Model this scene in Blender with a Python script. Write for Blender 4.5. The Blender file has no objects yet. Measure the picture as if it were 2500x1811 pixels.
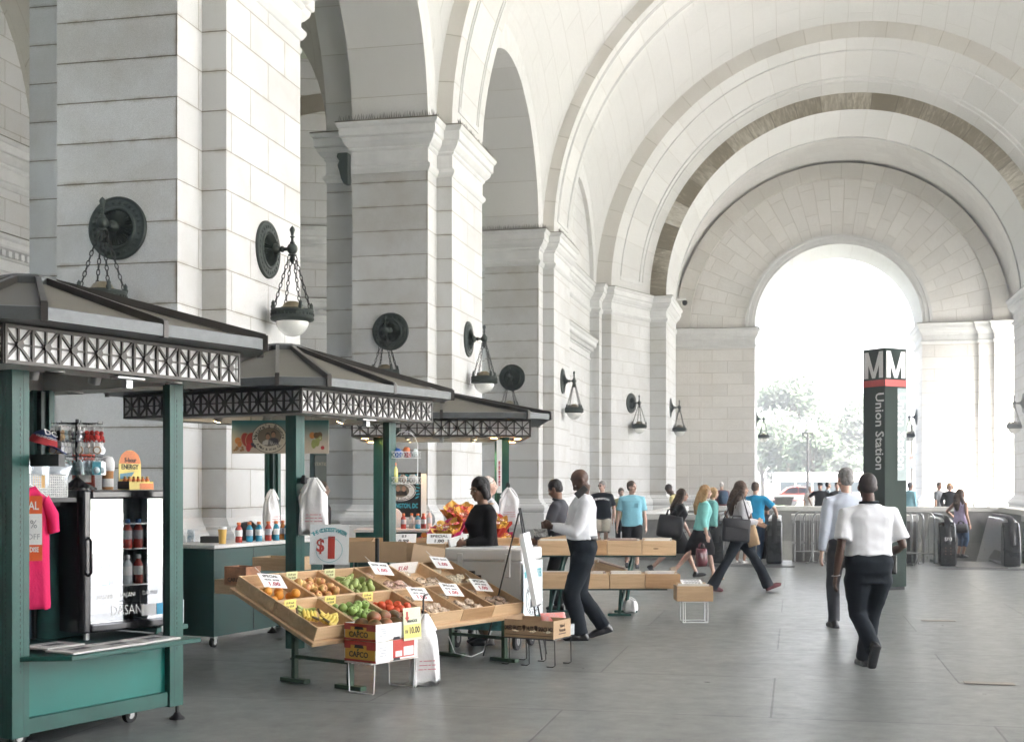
import bpy, bmesh, math, random
from mathutils import Vector, Matrix, noise
R = math.radians
PI = math.pi
rnd = random.Random(7)
scene = bpy.context.scene
COL = scene.collection
TMP = bpy.data.scenes.new('scratch')

# ---------------------------------------------------------------- camera model
FPX, CXP, HYP, EYE, PSI = 3150.0, 1250.0, 1182.0, 1.68, R(12.36)
cP, sP = math.cos(PSI), math.sin(PSI)

def c2w(lat, Z, z=0.0):
    """lateral / depth in front of the viewpoint -> world"""
    return Vector((lat * cP - Z * sP, lat * sP + Z * cP, z))

def at(px, Z, z=0.0):
    return c2w((px - CXP) / FPX * Z, Z, z)

def gp(px, py, z=0.0):
    Z = FPX * (EYE - z) / (py - HYP)
    return at(px, Z, z)

def hz(py, Z):
    return EYE + (HYP - py) * Z / FPX

def ang(theta):
    """world z rotation whose local +x points theta degrees right of the viewing direction"""
    return R(90 - theta) + PSI

# ---------------------------------------------------------------- mesh builder
class MB:
    def __init__(s):
        s.v = []; s.f = []; s.m = []; s.uv = {}

    def add(s, verts, faces, mat=0, M=None, uvs=None):
        o = len(s.v)
        for p in verts:
            p = Vector(p)
            s.v.append(M @ p if M is not None else p)
        for i, f in enumerate(faces):
            if uvs is not None:
                s.uv[len(s.f)] = uvs[i]
            s.f.append([k + o for k in f]); s.m.append(mat)
        return s

    def box(s, x0, x1, y0, y1, z0, z1, mat=0, M=None):
        v = [(x0, y0, z0), (x1, y0, z0), (x1, y1, z0), (x0, y1, z0), (x0, y0, z1), (x1, y0, z1), (x1, y1, z1), (x0, y1, z1)]
        f = [(0, 3, 2, 1), (4, 5, 6, 7), (0, 1, 5, 4), (1, 2, 6, 5), (2, 3, 7, 6), (3, 0, 4, 7)]
        return s.add(v, f, mat, M)

    def cbox(s, c, size, mat=0, M=None):
        return s.box(c[0] - size[0] / 2, c[0] + size[0] / 2, c[1] - size[1] / 2, c[1] + size[1] / 2, c[2] - size[2] / 2, c[2] + size[2] / 2, mat, M)

    def bar(s, a, b, w, h, mat=0, M=None, up=(0, 0, 1)):
        """rectangular bar from a to b, w across, h along 'up'"""
        a, b = Vector(a), Vector(b); d = (b - a); L = d.length; d.normalize()
        up = Vector(up)
        if abs(d.dot(up)) > .98: up = Vector((1, 0, 0))
        sx = d.cross(up).normalized(); sz = sx.cross(d).normalized()
        m = Matrix((sx, d, sz)).transposed().to_4x4(); m.translation = a
        return s.box(-w / 2, w / 2, 0, L, -h / 2, h / 2, mat, (M @ m) if M is not None else m)

    def loft(s, rings, mat=0, M=None, caps=True, closed=True, uvs=None):
        n = len(rings[0]); v = [p for r in rings for p in r]; f = []
        fu = []
        for i in range(len(rings) - 1):
            for j in range(n if closed else n - 1):
                k = (j + 1) % n
                f.append((i * n + j, i * n + k, (i + 1) * n + k, (i + 1) * n + j))
                if uvs: fu.append([uvs[i][j], uvs[i][j + 1], uvs[i + 1][j + 1], uvs[i + 1][j]])
        if caps and closed:
            f.append(tuple(reversed(range(n)))); f.append(tuple((len(rings) - 1) * n + j for j in range(n)))
            if uvs: fu.append([(0, 0)] * n); fu.append([(0, 0)] * n)
        return s.add(v, f, mat, M, fu if uvs else None)

    def tube(s, pts, r, n=8, mat=0, M=None, caps=True, closed=False):
        pts = [Vector(p) for p in pts]
        rs = r if isinstance(r, (list, tuple)) else [r] * len(pts)
        rings = []; prev = None
        N = len(pts)
        for i, p in enumerate(pts):
            if closed: d = pts[(i + 1) % N] - pts[i - 1]
            else: d = pts[min(i + 1, N - 1)] - pts[max(i - 1, 0)]
            d = d.normalized() if d.length > 1e-9 else Vector((0, 0, 1))
            if prev is None:
                a = Vector((0, 0, 1)) if abs(d.z) < .9 else Vector((1, 0, 0))
                x = d.cross(a).normalized()
            else:
                x = (prev - d * prev.dot(d)).normalized()
            prev = x; y = d.cross(x)
            rings.append([p + (x * math.cos(2 * PI * k / n) + y * math.sin(2 * PI * k / n)) * rs[i] for k in range(n)])
        if closed: rings.append(rings[0])
        return s.loft(rings, mat, M, caps=caps and not closed)

    def cyl(s, a, b, r0, r1=None, n=12, mat=0, M=None):
        return s.tube([a, b], [r0, r0 if r1 is None else r1], n, mat, M)

    def lathe(s, prof, n=20, mat=0, M=None, flute=None):
        rings = []
        for i, (r, z) in enumerate(prof):
            rings.append([(max(r, 1e-4) * math.cos(2 * PI * k / n), max(r, 1e-4) * math.sin(2 * PI * k / n), z + (flute[i] * (k % 2) if flute else 0)) for k in range(n)])
        return s.loft(rings, mat, M)

    def ell(s, c, rad, mat=0, M=None, nu=14, nv=9):
        c = Vector(c)
        v = [c + Vector((0, 0, -rad[2]))]
        for i in range(1, nv):
            t = -PI / 2 + PI * i / nv
            for j in range(nu):
                a = 2 * PI * j / nu
                v.append(c + Vector((rad[0] * math.cos(t) * math.cos(a), rad[1] * math.cos(t) * math.sin(a), rad[2] * math.sin(t))))
        v.append(c + Vector((0, 0, rad[2]))); L = len(v) - 1
        f = []
        for j in range(nu):
            k = (j + 1) % nu
            f.append((0, 1 + k, 1 + j)); f.append((L, L - nu + j, L - nu + k))
        for i in range(nv - 2):
            for j in range(nu):
                k = (j + 1) % nu
                f.append((1 + i * nu + j, 1 + i * nu + k, 1 + (i + 1) * nu + k, 1 + (i + 1) * nu + j))
        return s.add(v, f, mat, M)

    def prism(s, poly, z0, z1, mat=0, M=None):
        n = len(poly)
        return s.loft([[(p[0], p[1], z0) for p in poly], [(p[0], p[1], z1) for p in poly]], mat, M)

    def build(s, name, mats, parent=None, loc=None, rotz=0, smooth=None, bevel=0, autouv=False, bevseg=1):
        me = bpy.data.meshes.new(name)
        me.from_pydata([tuple(p) for p in s.v], [], s.f)
        if not isinstance(mats, (list, tuple)): mats = [mats]
        for m in mats: me.materials.append(m)
        me.polygons.foreach_set('material_index', s.m)
        if s.uv or autouv:
            uvl = me.uv_layers.new(name='UVMap')
            for p in me.polygons:
                u = s.uv.get(p.index)
                if u is None:
                    nrm = p.normal
                    for li in p.loop_indices:
                        c = me.vertices[me.loops[li].vertex_index].co
                        uvl.data[li].uv = (c.x, c.y) if abs(nrm.z) > .75 else (c.x + c.y, c.z)
                else:
                    for q, li in enumerate(p.loop_indices): uvl.data[li].uv = u[q]
        if bevel:
            bm = bmesh.new(); bm.from_mesh(me)
            es = [e for e in bm.edges if len(e.link_faces) == 2 and e.calc_face_angle(0) > R(30)]
            bmesh.ops.bevel(bm, geom=es, offset=bevel, segments=bevseg, affect='EDGES', profile=.5, clamp_overlap=True)
            bm.to_mesh(me); bm.free()
        if smooth is not None:
            for p in me.polygons: p.use_smooth = True
            if smooth < 180: me.set_sharp_from_angle(angle=R(smooth))
        me.validate()
        o = bpy.data.objects.new(name, me); COL.objects.link(o)
        if parent is not None: o.parent = parent
        if loc is not None: o.location = loc
        o.rotation_euler = (0, 0, rotz)
        return o

def T(x, y, z): return Matrix.Translation((x, y, z))
def RZ(a): return Matrix.Rotation(a, 4, 'Z')
def RX(a): return Matrix.Rotation(a, 4, 'X')
def RY(a): return Matrix.Rotation(a, 4, 'Y')

def tag(o, label=None, cat=None, group=None, kind=None):
    if label: o['label'] = label
    if cat: o['category'] = cat
    if group: o['group'] = group
    if kind: o['kind'] = kind
    return o

def thing(name, label, cat, loc=(0, 0, 0), rotz=0, group=None):
    o = bpy.data.objects.new(name, None); COL.objects.link(o)
    o.empty_display_size = .1
    o.location = loc; o.rotation_euler = (0, 0, rotz)
    return tag(o, label, cat, group)

def dup(o, parent=None, loc=None, rotz=None, label=None, scale=None):
    c = o.copy(); COL.objects.link(c)
    if parent is not None: c.parent = parent
    if loc is not None: c.location = loc
    if rotz is not None: c.rotation_euler = (0, 0, rotz)
    if scale is not None: c.scale = (scale,) * 3
    if label: c['label'] = label
    for ch in list(o.children):
        dup(ch, c)
    return c

def evalmesh(ob):
    """modifiers of ob applied, through a scratch scene"""
    TMP.collection.objects.link(ob)
    with bpy.context.temp_override(scene=TMP, view_layer=TMP.view_layers[0]):
        dg = bpy.context.evaluated_depsgraph_get(); dg.update()
    me = bpy.data.meshes.new_from_object(ob.evaluated_get(dg), depsgraph=dg)
    TMP.collection.objects.unlink(ob)
    return me

_tc = {}
def textmesh(txt, size, ext=.0008, fat=0.0, align='CENTER', sx=1.0):
    key = (txt, size, ext, fat, align, sx)
    if key in _tc: return _tc[key]
    cu = bpy.data.curves.new('t', 'FONT'); cu.body = txt; cu.size = size; cu.extrude = ext; cu.offset = fat
    cu.align_x = align; cu.align_y = 'CENTER'; cu.resolution_u = 2
    ob = bpy.data.objects.new('t', cu)
    me = evalmesh(ob); bpy.data.objects.remove(ob); bpy.data.curves.remove(cu)
    d = ([Vector((v.co.x * sx, v.co.y, v.co.z)) for v in me.vertices], [tuple(p.vertices) for p in me.polygons])
    bpy.data.meshes.remove(me)
    _tc[key] = d
    return d

def put_text(mb, txt, size, M, mat=0, fat=0.0, align='CENTER', sx=1.0, ext=.0008):
    """text in the local xy plane of M, reading along +x, facing +z"""
    v, f = textmesh(txt, size, ext, fat, align, sx)
    mb.add(v, f, mat, M)

def arc_text(mb, txt, size, radius, a_mid, M, mat=0, fat=0.0, up=True, spread=1.0, ry=None):
    """text along an arc; up=True reads clockwise over the top"""
    w = size * .62 * spread / radius
    n = len(txt)
    for i, ch in enumerate(txt):
        if ch == ' ': continue
        k = (i - (n - 1) / 2) * w
        a = a_mid - k if up else a_mid + k
        rr = radius; py = (ry or radius)
        m = T(rr * math.cos(a), py * math.sin(a), 0) @ RZ(a - PI / 2 if up else a + PI / 2)
        put_text(mb, ch, size, M @ m, mat, fat)

# facing frames: map text plane (x right, y up, z toward viewer) on a vertical plane whose outward normal is local -y
FRONT = Matrix(((1, 0, 0, 0), (0, 0, -1, 0), (0, 1, 0, 0), (0, 0, 0, 1)))

# same for outward normal local -x (text reads along local -y)
LEFTF = Matrix(((0, 0, -1, 0), (-1, 0, 0, 0), (0, 1, 0, 0), (0, 0, 0, 1)))
# ---------------------------------------------------------------- materials
_mats = {}
def nd(nt, t, **kw):
    n = nt.nodes.new(t)
    for k, v in kw.items():
        if k.startswith('i_'):
            key = k[2:]
            n.inputs[int(key) if key.isdigit() else key.replace('_', ' ')].default_value = v
        else: setattr(n, k, v)
    return n

def newmat(name):
    m = bpy.data.materials.new(name); m.use_nodes = True
    nt = m.node_tree
    return m, nt, nt.nodes['Principled BSDF']

def c4(c): return (c[0], c[1], c[2], 1)

def mat(name, col, rough=.55, metal=0., var=.12, vs=6., bump=0., bs=60., spec=.5, col2=None, emit=0., trans=0., alpha=1., coat=0., stretch=None, sub=0., detail=4):
    if name in _mats: return _mats[name]
    m, nt, b = newmat(name); L = nt.links.new
    tc = nd(nt, 'ShaderNodeTexCoord')
    mp = nd(nt, 'ShaderNodeMapping')
    if stretch: mp.inputs['Scale'].default_value = stretch
    L(tc.outputs['Object'], mp.inputs['Vector'])
    n1 = nd(nt, 'ShaderNodeTexNoise', i_Scale=vs, i_Detail=detail, i_Roughness=.6)
    L(mp.outputs[0], n1.inputs['Vector'])
    cr = nd(nt, 'ShaderNodeValToRGB')
    a = col if col2 is None else col
    lo = [max(0, c * (1 - var)) for c in col]; hi = [min(1, c * (1 + var)) for c in (col2 or col)]
    cr.color_ramp.elements[0].position = .3; cr.color_ramp.elements[1].position = .7
    cr.color_ramp.elements[0].color = c4(lo); cr.color_ramp.elements[1].color = c4(hi)
    L(n1.outputs['Fac'], cr.inputs['Fac']); L(cr.outputs[0], b.inputs['Base Color'])
    b.inputs['Roughness'].default_value = rough; b.inputs['Metallic'].default_value = metal
    b.inputs['Specular IOR Level'].default_value = spec
    if rough > .05 and var > 0:
        mr = nd(nt, 'ShaderNodeMapRange', i_3=max(.03, rough - .08), i_4=min(1, rough + .08))
        L(n1.outputs['Fac'], mr.inputs[0]); L(mr.outputs[0], b.inputs['Roughness'])
    if bump:
        n2 = nd(nt, 'ShaderNodeTexNoise', i_Scale=bs, i_Detail=3.)
        L(mp.outputs[0], n2.inputs['Vector'])
        bp = nd(nt, 'ShaderNodeBump', i_Strength=bump, i_Distance=.01)
        L(n2.outputs['Fac'], bp.inputs['Height']); L(bp.outputs[0], b.inputs['Normal'])
    if emit:
        b.inputs['Emission Color'].default_value = c4(col); b.inputs['Emission Strength'].default_value = emit
    if trans: b.inputs['Transmission Weight'].default_value = trans
    if alpha < 1: b.inputs['Alpha'].default_value = alpha
    if coat: b.inputs['Coat Weight'].default_value = coat; b.inputs['Coat Roughness'].default_value = .15
    if sub:
        b.inputs['Subsurface Weight'].default_value = sub; b.inputs['Subsurface Radius'].default_value = (.012, .005, .003)
    _mats[name] = m
    return m

def stone(name, base, row=.645, bw=1.5, mortar=.009, jc=(.30, .27, .22), stain=.25, vary=.085, off=.5, grit=.10):
    """ashlar masonry laid in UV metres: joints, block to block variation, weather bleeding from the joints"""
    if name in _mats: return _mats[name]
    m, nt, b = newmat(name); L = nt.links.new
    uv = nd(nt, 'ShaderNodeUVMap', uv_map='UVMap')
    tc = nd(nt, 'ShaderNodeTexCoord')
    def brick(ms, sm):
        k = nd(nt, 'ShaderNodeTexBrick', offset=off, i_Scale=1.)
        k.inputs['Mortar Size'].default_value = ms; k.inputs['Mortar Smooth'].default_value = sm
        k.inputs['Brick Width'].default_value = bw; k.inputs['Row Height'].default_value = row
        k.inputs['Color1'].default_value = c4([c * (1 - vary) for c in base])
        k.inputs['Color2'].default_value = c4([min(1, c * (1 + vary * .6)) for c in base])
        k.inputs['Mortar'].default_value = c4(jc)
        L(uv.outputs[0], k.inputs['Vector'])
        return k
    b1 = brick(mortar, .25); b2 = brick(.07, 1.)
    n1 = nd(nt, 'ShaderNodeTexNoise', i_Scale=.55, i_Detail=6., i_Roughness=.62)
    n2 = nd(nt, 'ShaderNodeTexNoise', i_Scale=55., i_Detail=3., i_Roughness=.7)
    n3 = nd(nt, 'ShaderNodeTexNoise', i_Scale=3.2, i_Detail=5., i_Roughness=.7)
    for n in (n1, n2, n3): L(tc.outputs['Object'], n.inputs['Vector'])
    # stain factor = joint halo * patchy noise
    mu = nd(nt, 'ShaderNodeMath', operation='MULTIPLY'); L(b2.outputs['Fac'], mu.inputs[0])
    r3 = nd(nt, 'ShaderNodeMapRange', i_1=.42, i_2=.75, i_3=0., i_4=stain * 1.6); L(n3.outputs['Fac'], r3.inputs[0]); L(r3.outputs[0], mu.inputs[1])
    r1 = nd(nt, 'ShaderNodeMapRange', i_1=.45, i_2=.8, i_3=0., i_4=stain); L(n1.outputs['Fac'], r1.inputs[0])
    ad = nd(nt, 'ShaderNodeMath', operation='ADD', use_clamp=True); L(mu.outputs[0], ad.inputs[0]); L(r1.outputs[0], ad.inputs[1])
    mx = nd(nt, 'ShaderNodeMix', data_type='RGBA', blend_type='MULTIPLY'); mx.inputs['B'].default_value = (.62, .56, .46, 1)
    L(ad.outputs[0], mx.inputs['Factor']); L(b1.outputs['Color'], mx.inputs['A'])
    r2 = nd(nt, 'ShaderNodeMapRange', i_1=.3, i_2=.7, i_3=1 - grit, i_4=1 + grit * .5); L(n2.outputs['Fac'], r2.inputs[0])
    mg = nd(nt, 'ShaderNodeMix', data_type='RGBA', blend_type='MULTIPLY', i_Factor=1.); L(mx.outputs['Result'], mg.inputs['A']); L(r2.outputs[0], mg.inputs['B'])
    L(mg.outputs['Result'], b.inputs['Base Color'])
    b.inputs['Roughness'].default_value = .75; b.inputs['Specular IOR Level'].default_value = .3
    bp = nd(nt, 'ShaderNodeBump', i_Strength=.5, i_Distance=.008); bp.invert = True
    L(b1.outputs['Fac'], bp.inputs['Height']); L(bp.outputs[0], b.inputs['Normal'])
    _mats[name] = m
    return m

def wood(name, c1, c2, scale=1., rough=.5, axis='X'):
    if name in _mats: return _mats[name]
    m, nt, b = newmat(name); L = nt.links.new
    tc = nd(nt, 'ShaderNodeTexCoord'); mp = nd(nt, 'ShaderNodeMapping')
    mp.inputs['Scale'].default_value = {'X': (1.5, 16, 16), 'Y': (16, 1.5, 16), 'Z': (16, 16, 1.5)}[axis]
    L(tc.outputs['Object'], mp.inputs[0])
    oi = nd(nt, 'ShaderNodeObjectInfo'); va = nd(nt, 'ShaderNodeVectorMath', operation='ADD')
    L(mp.outputs[0], va.inputs[0]); L(oi.outputs['Random'], va.inputs[1])
    n = nd(nt, 'ShaderNodeTexNoise', i_Scale=scale, i_Detail=5., i_Roughness=.6, i_Distortion=1.2); L(va.outputs[0], n.inputs['Vector'])
    cr = nd(nt, 'ShaderNodeValToRGB'); e = cr.color_ramp.elements
    e[0].position = .3; e[0].color = c4(c1); e[1].position = .68; e[1].color = c4(c2)
    L(n.outputs['Fac'], cr.inputs[0])
    hs = nd(nt, 'ShaderNodeHueSaturation'); mr = nd(nt, 'ShaderNodeMapRange', i_3=.8, i_4=1.12); L(oi.outputs['Random'], mr.inputs[0]); L(mr.outputs[0], hs.inputs['Value'])
    L(cr.outputs[0], hs.inputs['Color']); L(hs.outputs[0], b.inputs['Base Color'])
    b.inputs['Roughness'].default_value = rough
    bp = nd(nt, 'ShaderNodeBump', i_Strength=.12, i_Distance=.004); L(n.outputs['Fac'], bp.inputs['Height']); L(bp.outputs[0], b.inputs['Normal'])
    _mats[name] = m
    return m

STONE = stone('ashlar_granite', (.66, .662, .658), stain=.40, jc=(.30, .28, .24))
STONEP = stone('pier_granite', (.585, .588, .582), bw=60., stain=.75, mortar=.011, grit=.18, jc=(.20, .18, .14))
STONEW = stone('end_wall_ashlar', (.74, .72, .69), row=.72, bw=1.9, stain=.28, vary=.09)
STONEV = stone('vault_tile', (.655, .655, .645), row=1.1, bw=2.2, stain=.08, mortar=.007, vary=.03, jc=(.30, .28, .25))
STONEA = stone('arch_stone', (.66, .658, .645), row=1.25, bw=40., stain=.14, mortar=.008, jc=(.38, .35, .3))
STONEM = mat('moulded_stone', (.64, .642, .635), .75, var=.10, vs=2.2, bump=.15, bs=40, spec=.3)
STONED = mat('weathered_stone_top', (.13, .115, .085), .85, var=.3, vs=3.)
BRONZE = mat('bronze_patina', (.036, .046, .039), .5, .45, var=.4, vs=9, bump=.25, bs=50)
CHAIN = mat('dark_chain', (.03, .03, .026), .5, .6, var=.2)
BRASS = mat('tarnished_brass', (.22, .18, .11), .5, .5, var=.25)
OPAL = mat('opal_glass', (.72, .72, .68), .22, var=.10, vs=5, spec=.5, coat=.3)
GREEN = mat('green_painted_metal', (.008, .072, .057), .42, var=.22, vs=5, spec=.5, bump=.05, bs=25, detail=9)
TEAL = mat('teal_painted_panel', (.005, .135, .115), .36, var=.12, vs=2.5)
DKGREEN = mat('dark_green_panel', (.004, .032, .027), .4, var=.2, vs=3)
ROOFM = mat('bronze_roof_sheet', (.125, .114, .09), .55, .1, var=.14, vs=2.2, bump=.04, bs=14)
TRIM = mat('dark_bronze_trim', (.055, .05, .044), .42, .3, var=.16, vs=7)
GREYTRIM = mat('grey_roof_trim', (.11, .118, .12), .45, .3, var=.2, vs=9)
WHITEP = mat('white_panel', (.78, .78, .77), .5, var=.04, vs=5)
CEILW = mat('soffit_white', (.62, .61, .58), .6, var=.06)
BLACK = mat('black_plastic', (.012, .012, .013), .35, var=.2)
STEEL = mat('galvanised_steel', (.42, .43, .43), .38, .85, var=.15, vs=14)
WIREW = mat('white_wire', (.78, .79, .80), .35, var=.05)
WIREB = mat('black_wire', (.02, .02, .02), .4, var=.1)
PAPER = mat('white_card', (.80, .80, .79), .65, var=.04, vs=9)
INK = mat('black_ink', (.012, .012, .014), .6, var=.1)
REDINK = mat('red_ink', (.42, .015, .04), .6, var=.1)
YELLOWC = mat('yellow_card', (.80, .68, .20), .65, var=.05)
BAGW = mat('white_plastic_bag', (.80, .80, .80), .32, var=.04, vs=14, bump=.5, bs=18, sub=0)
PLY = wood('birch_wood', (.50, .33, .18), (.66, .47, .28), 1.0)
PLY2 = wood('oak_wood', (.42, .24, .11), (.56, .36, .19), 1.0)
CARD = mat('corrugated_cardboard', (.42, .29, .17), .8, var=.08, vs=5)
RUBBER = mat('black_rubber', (.015, .015, .015), .7, var=.2)
HAZE = .006
# ================================================================ the stone portico
XC, ZS, XW = 2.55, 11.25, -9.0
RT = XC - XW                       # transverse arch radius
BAYS = [(-9.6, -6.4), (5.3, 8.6), (19.44, 22.64), (33.53, 36.95), (48.57, 52.1)]
STAINA = None

def stained():
    m, nt, b = newmat('rain_stained_voussoir'); L = nt.links.new
    uv = nd(nt, 'ShaderNodeUVMap', uv_map='UVMap')
    k = nd(nt, 'ShaderNodeTexBrick', offset=0., i_Scale=1.)
    k.inputs['Brick Width'].default_value = 40; k.inputs['Row Height'].default_value = 1.22
    k.inputs['Mortar Size'].default_value = .018
    k.inputs['Color1'].default_value = (0, 0, 0, 1); k.inputs['Color2'].default_value = (1, 1, 1, 1); k.inputs['Mortar'].default_value = (.5, .5, .5, 1)
    L(uv.outputs[0], k.inputs['Vector'])
    mp = nd(nt, 'ShaderNodeMapping'); mp.inputs['Scale'].default_value = (.7, 3.0, 1); L(uv.outputs[0], mp.inputs[0])
    n1 = nd(nt, 'ShaderNodeTexNoise', i_Scale=2.6, i_Detail=9., i_Roughness=.78, i_Distortion=.5); L(mp.outputs[0], n1.inputs['Vector'])
    n2 = nd(nt, 'ShaderNodeTexNoise', i_Scale=.16, i_Detail=1.); L(uv.outputs[0], n2.inputs['Vector'])
    bw = nd(nt, 'ShaderNodeRGBToBW'); L(k.outputs['Color'], bw.inputs[0])
    a1 = nd(nt, 'ShaderNodeMath', operation='MULTIPLY_ADD'); a1.inputs[1].default_value = .24; L(bw.outputs[0], a1.inputs[0]); L(n1.outputs['Fac'], a1.inputs[2])
    a2 = nd(nt, 'ShaderNodeMath', operation='MULTIPLY_ADD'); a2.inputs[1].default_value = .58; L(n2.outputs['Fac'], a2.inputs[0]); L(a1.outputs[0], a2.inputs[2])
    cr = nd(nt, 'ShaderNodeValToRGB'); e = cr.color_ramp.elements
    e[0].position = .70; e[0].color = (.60, .58, .53, 1); e[1].position = 1.06 - .12; e[1].color = (.20, .175, .13, 1)
    x = e.new(.81); x.color = (.44, .41, .345, 1)
    L(a2.outputs[0], cr.inputs[0])
    mx = nd(nt, 'ShaderNodeMix', data_type='RGBA', blend_type='MULTIPLY'); mx.inputs['B'].default_value = (.3, .27, .22, 1)
    L(k.outputs['Fac'], mx.inputs['Factor']); L(cr.outputs[0], mx.inputs['A']); L(mx.outputs['Result'], b.inputs['Base Color'])
    b.inputs['Roughness'].default_value = .85
    return m
STAINA = stained()
BEIGE = stone('arch_edge_stone', (.68, .66, .62), row=1.25, bw=40., stain=.3, mortar=.01)

def sweep(mb, poly, prof, mat=0, mats=None, closed=True, top=True):
    """mitred moulding round a counter-clockwise plan"""
    n = len(poly); P = [Vector((p[0], p[1])) for p in poly]
    nor = []
    for i in range(n):
        d = (P[(i + 1) % n] - P[i]).normalized(); nor.append(Vector((d.y, -d.x)))
    mit = []
    for i in range(n):
        a, b = nor[i - 1], nor[i]
        if not closed and i == 0: mit.append(b); continue
        if not closed and i == n - 1: mit.append(a); continue
        s = a + b; mit.append(s / max(.25, s.dot(a)))
    rings = [[(P[i].x + mit[i].x * o, P[i].y + mit[i].y * o, z) for i in range(n)] for o, z in prof]
    for k in range(len(rings) - 1):
        r = [rings[k], rings[k + 1]]
        mb.loft(r, mats[k] if mats else mat, caps=False, closed=closed)
    if top and closed:
        mb.add(rings[-1], [tuple(range(n))], mats[-1] if mats else mat)

CORN = [(0, -1.32), (.03, -1.30), (.07, -1.24), (.09, -1.20), (.09, -1.14), (.04, -1.10), (.012, -1.07), (.012, -.74), (.04, -.72), (.07, -.68), (.07, -.64), (.12, -.60), (.20, -.50), (.22, -.43), (.22, -.40), (.26, -.38), (.28, -.35), (.28, -.15), (.32, -.12), (.36, -.05), (.36, -.015), (.36, .02), (.02, .05)]
CMAT = [0] * (len(CORN) - 3) + [1, 1]
BASEP = [(.26, 0), (.26, .58), (.24, .60), (.20, .61), (.24, .64), (.28, .72), (.28, .80), (.24, .89), (.18, .93), (.14, .94), (.14, .99), (.09, 1.01), (.05, 1.06), (0, 1.14)]

def shaft(mb, poly, z0, z1, m_front, m_side, closed=True):
    n = len(poly)
    for i in range(n if closed else n - 1):
        a, b = poly[i], poly[(i + 1) % n]
        side = abs(b[1] - a[1]) > abs(b[0] - a[0])
        mb.add([(a[0], a[1], z0), (b[0], b[1], z0), (b[0], b[1], z1), (a[0], a[1], z1)], [(0, 1, 2, 3)], m_side if side else m_front)

def mir(poly, c=None):
    c = XC if c is None else c
    return [(2 * c - x, y) for x, y in reversed(poly)]

def spikes(parent, runs, z):
    mb = MB(); rr = random.Random(3)
    for (a, b) in runs:
        a, b = Vector(a), Vector(b); L = (b - a).length
        k = 0.
        while k < L:
            p = a + (b - a) * (k / L)
            h = rr.uniform(.10, .17)
            q = p + Vector((rr.uniform(-.04, .04), rr.uniform(-.04, .04)))
            mb.tube([(p.x, p.y, z), (q.x, q.y, z + h)], [.012, .005], 3)
            k += rr.uniform(.045, .075)
    o = mb.build('bird_spikes', mat('spike_dark', (.05, .045, .035), .7), parent); o['kind'] = 'stuff'
    return o

def pier_poly(yb, ye, x=XW):
    return [(x - 3.56, yb), (x - 2.52, yb), (x - 2.52, yb - .85), (x - .43, yb - .85), (x - .43, yb), (x, yb), (x, ye), (x - .43, ye), (x - .43, ye + .85), (x - 2.52, ye + .85), (x - 2.52, ye), (x - 3.56, ye)]

def pier(poly, label, base, spk=None, group='stone piers of the portico', H=ZS):
    t = thing('stone_pier', label, 'pier', (base[0], base[1], 0), 0, group)
    off = [(p[0] - base[0], p[1] - base[1]) for p in poly]
    mb = MB(); shaft(mb, off, 1.12, H - 1.3, 0, 1)
    mb.build('shaft', [STONEP, STONE], t, autouv=True)
    mb = MB(); sweep(mb, off, [(o, z + H) for o, z in CORN], mats=CMAT)
    mb.build('cornice', [STONEM, STONED], t)
    mb = MB(); sweep(mb, off, BASEP); mb.build('base_moulding', STONEM, t)
    if spk: spikes(t, [((a[0] - base[0], a[1] - base[1]), (b[0] - base[0], b[1] - base[1])) for a, b in spk], H + .04)
    return t

def arcring(mb, cx, cz, r0, r1, y, n=72, mat=0, a0=0., a1=PI, flip=False, axis='Y', rowv=1.0):
    """flat ring face (voussoirs); axis Y: in plane y, axis X: in plane x=y with cx along Y"""
    rings = []; uvs = []
    for r in (r0, r1):
        ring = []; uu = []
        for i in range(n + 1):
            a = a0 + (a1 - a0) * i / n
            c, s = cx - r * math.cos(a), cz + r * math.sin(a)
            ring.append((c, y, s) if axis == 'Y' else (y, c, s)); uu.append((r, a * (r0 + r1) / 2 * rowv))
        rings.append(ring); uvs.append(uu)
    mb.loft(rings, mat, caps=False, closed=False, uvs=uvs)

def soffit(mb, cx, cz, r0, y0, r1, y1, n=72, mat=0, axis='Y', a0=0., a1=PI):
    rings = []; uvs = []
    for r, y in ((r0, y0), (r1, y1)):
        ring = []; uu = []
        for i in range(n + 1):
            a = a0 + (a1 - a0) * i / n
            c, s = cx - r * math.cos(a), cz + r * math.sin(a)
            ring.append((c, y, s) if axis == 'Y' else (y, c, s)); uu.append((y, a * r0))
        rings.append(ring); uvs.append(uu)
    mb.loft(rings, mat, caps=False, closed=False, uvs=uvs)

def arcmould(mb, cx, cz, r, y, w, h, n=72, a0=.05, a1=PI - .05, mat=0, axis='Y', r_of=None):
    """small square moulding following an arc"""
    pts = []
    rings = []
    for i in range(n + 1):
        a = a0 + (a1 - a0) * i / n
        q = []
        for dy, dr in ((-w / 2, .02), (-w / 2, -h), (w / 2, -h), (w / 2, .02)):
            c, s = cx - (r + dr) * math.cos(a), cz + (r + dr) * math.sin(a)
            q.append((c, y + dy, s) if axis == 'Y' else (y + dy, c, s))
        rings.append(q)
    mb.loft(rings, mat)

# ---- piers on the left
NAMES = ['nearest stone pier behind the first green kiosk with two bronze lamps', 'second stone pier, behind the fruit banner kiosk', 'third stone pier, behind the kiosk with bouquets']
for i, (yb, ye) in enumerate(BAYS[2:]):
    x = XW
    pier(pier_poly(yb, ye), NAMES[i], (x - 1.3, yb),
         spk=[((x - 2.8, yb - 1.1), (x - .2, yb - 1.1)), ((x - .2, yb - 1.1), (x - .2, yb - .25)), ((x + .25, yb - .25), (x + .25, ye + .2))])

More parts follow.
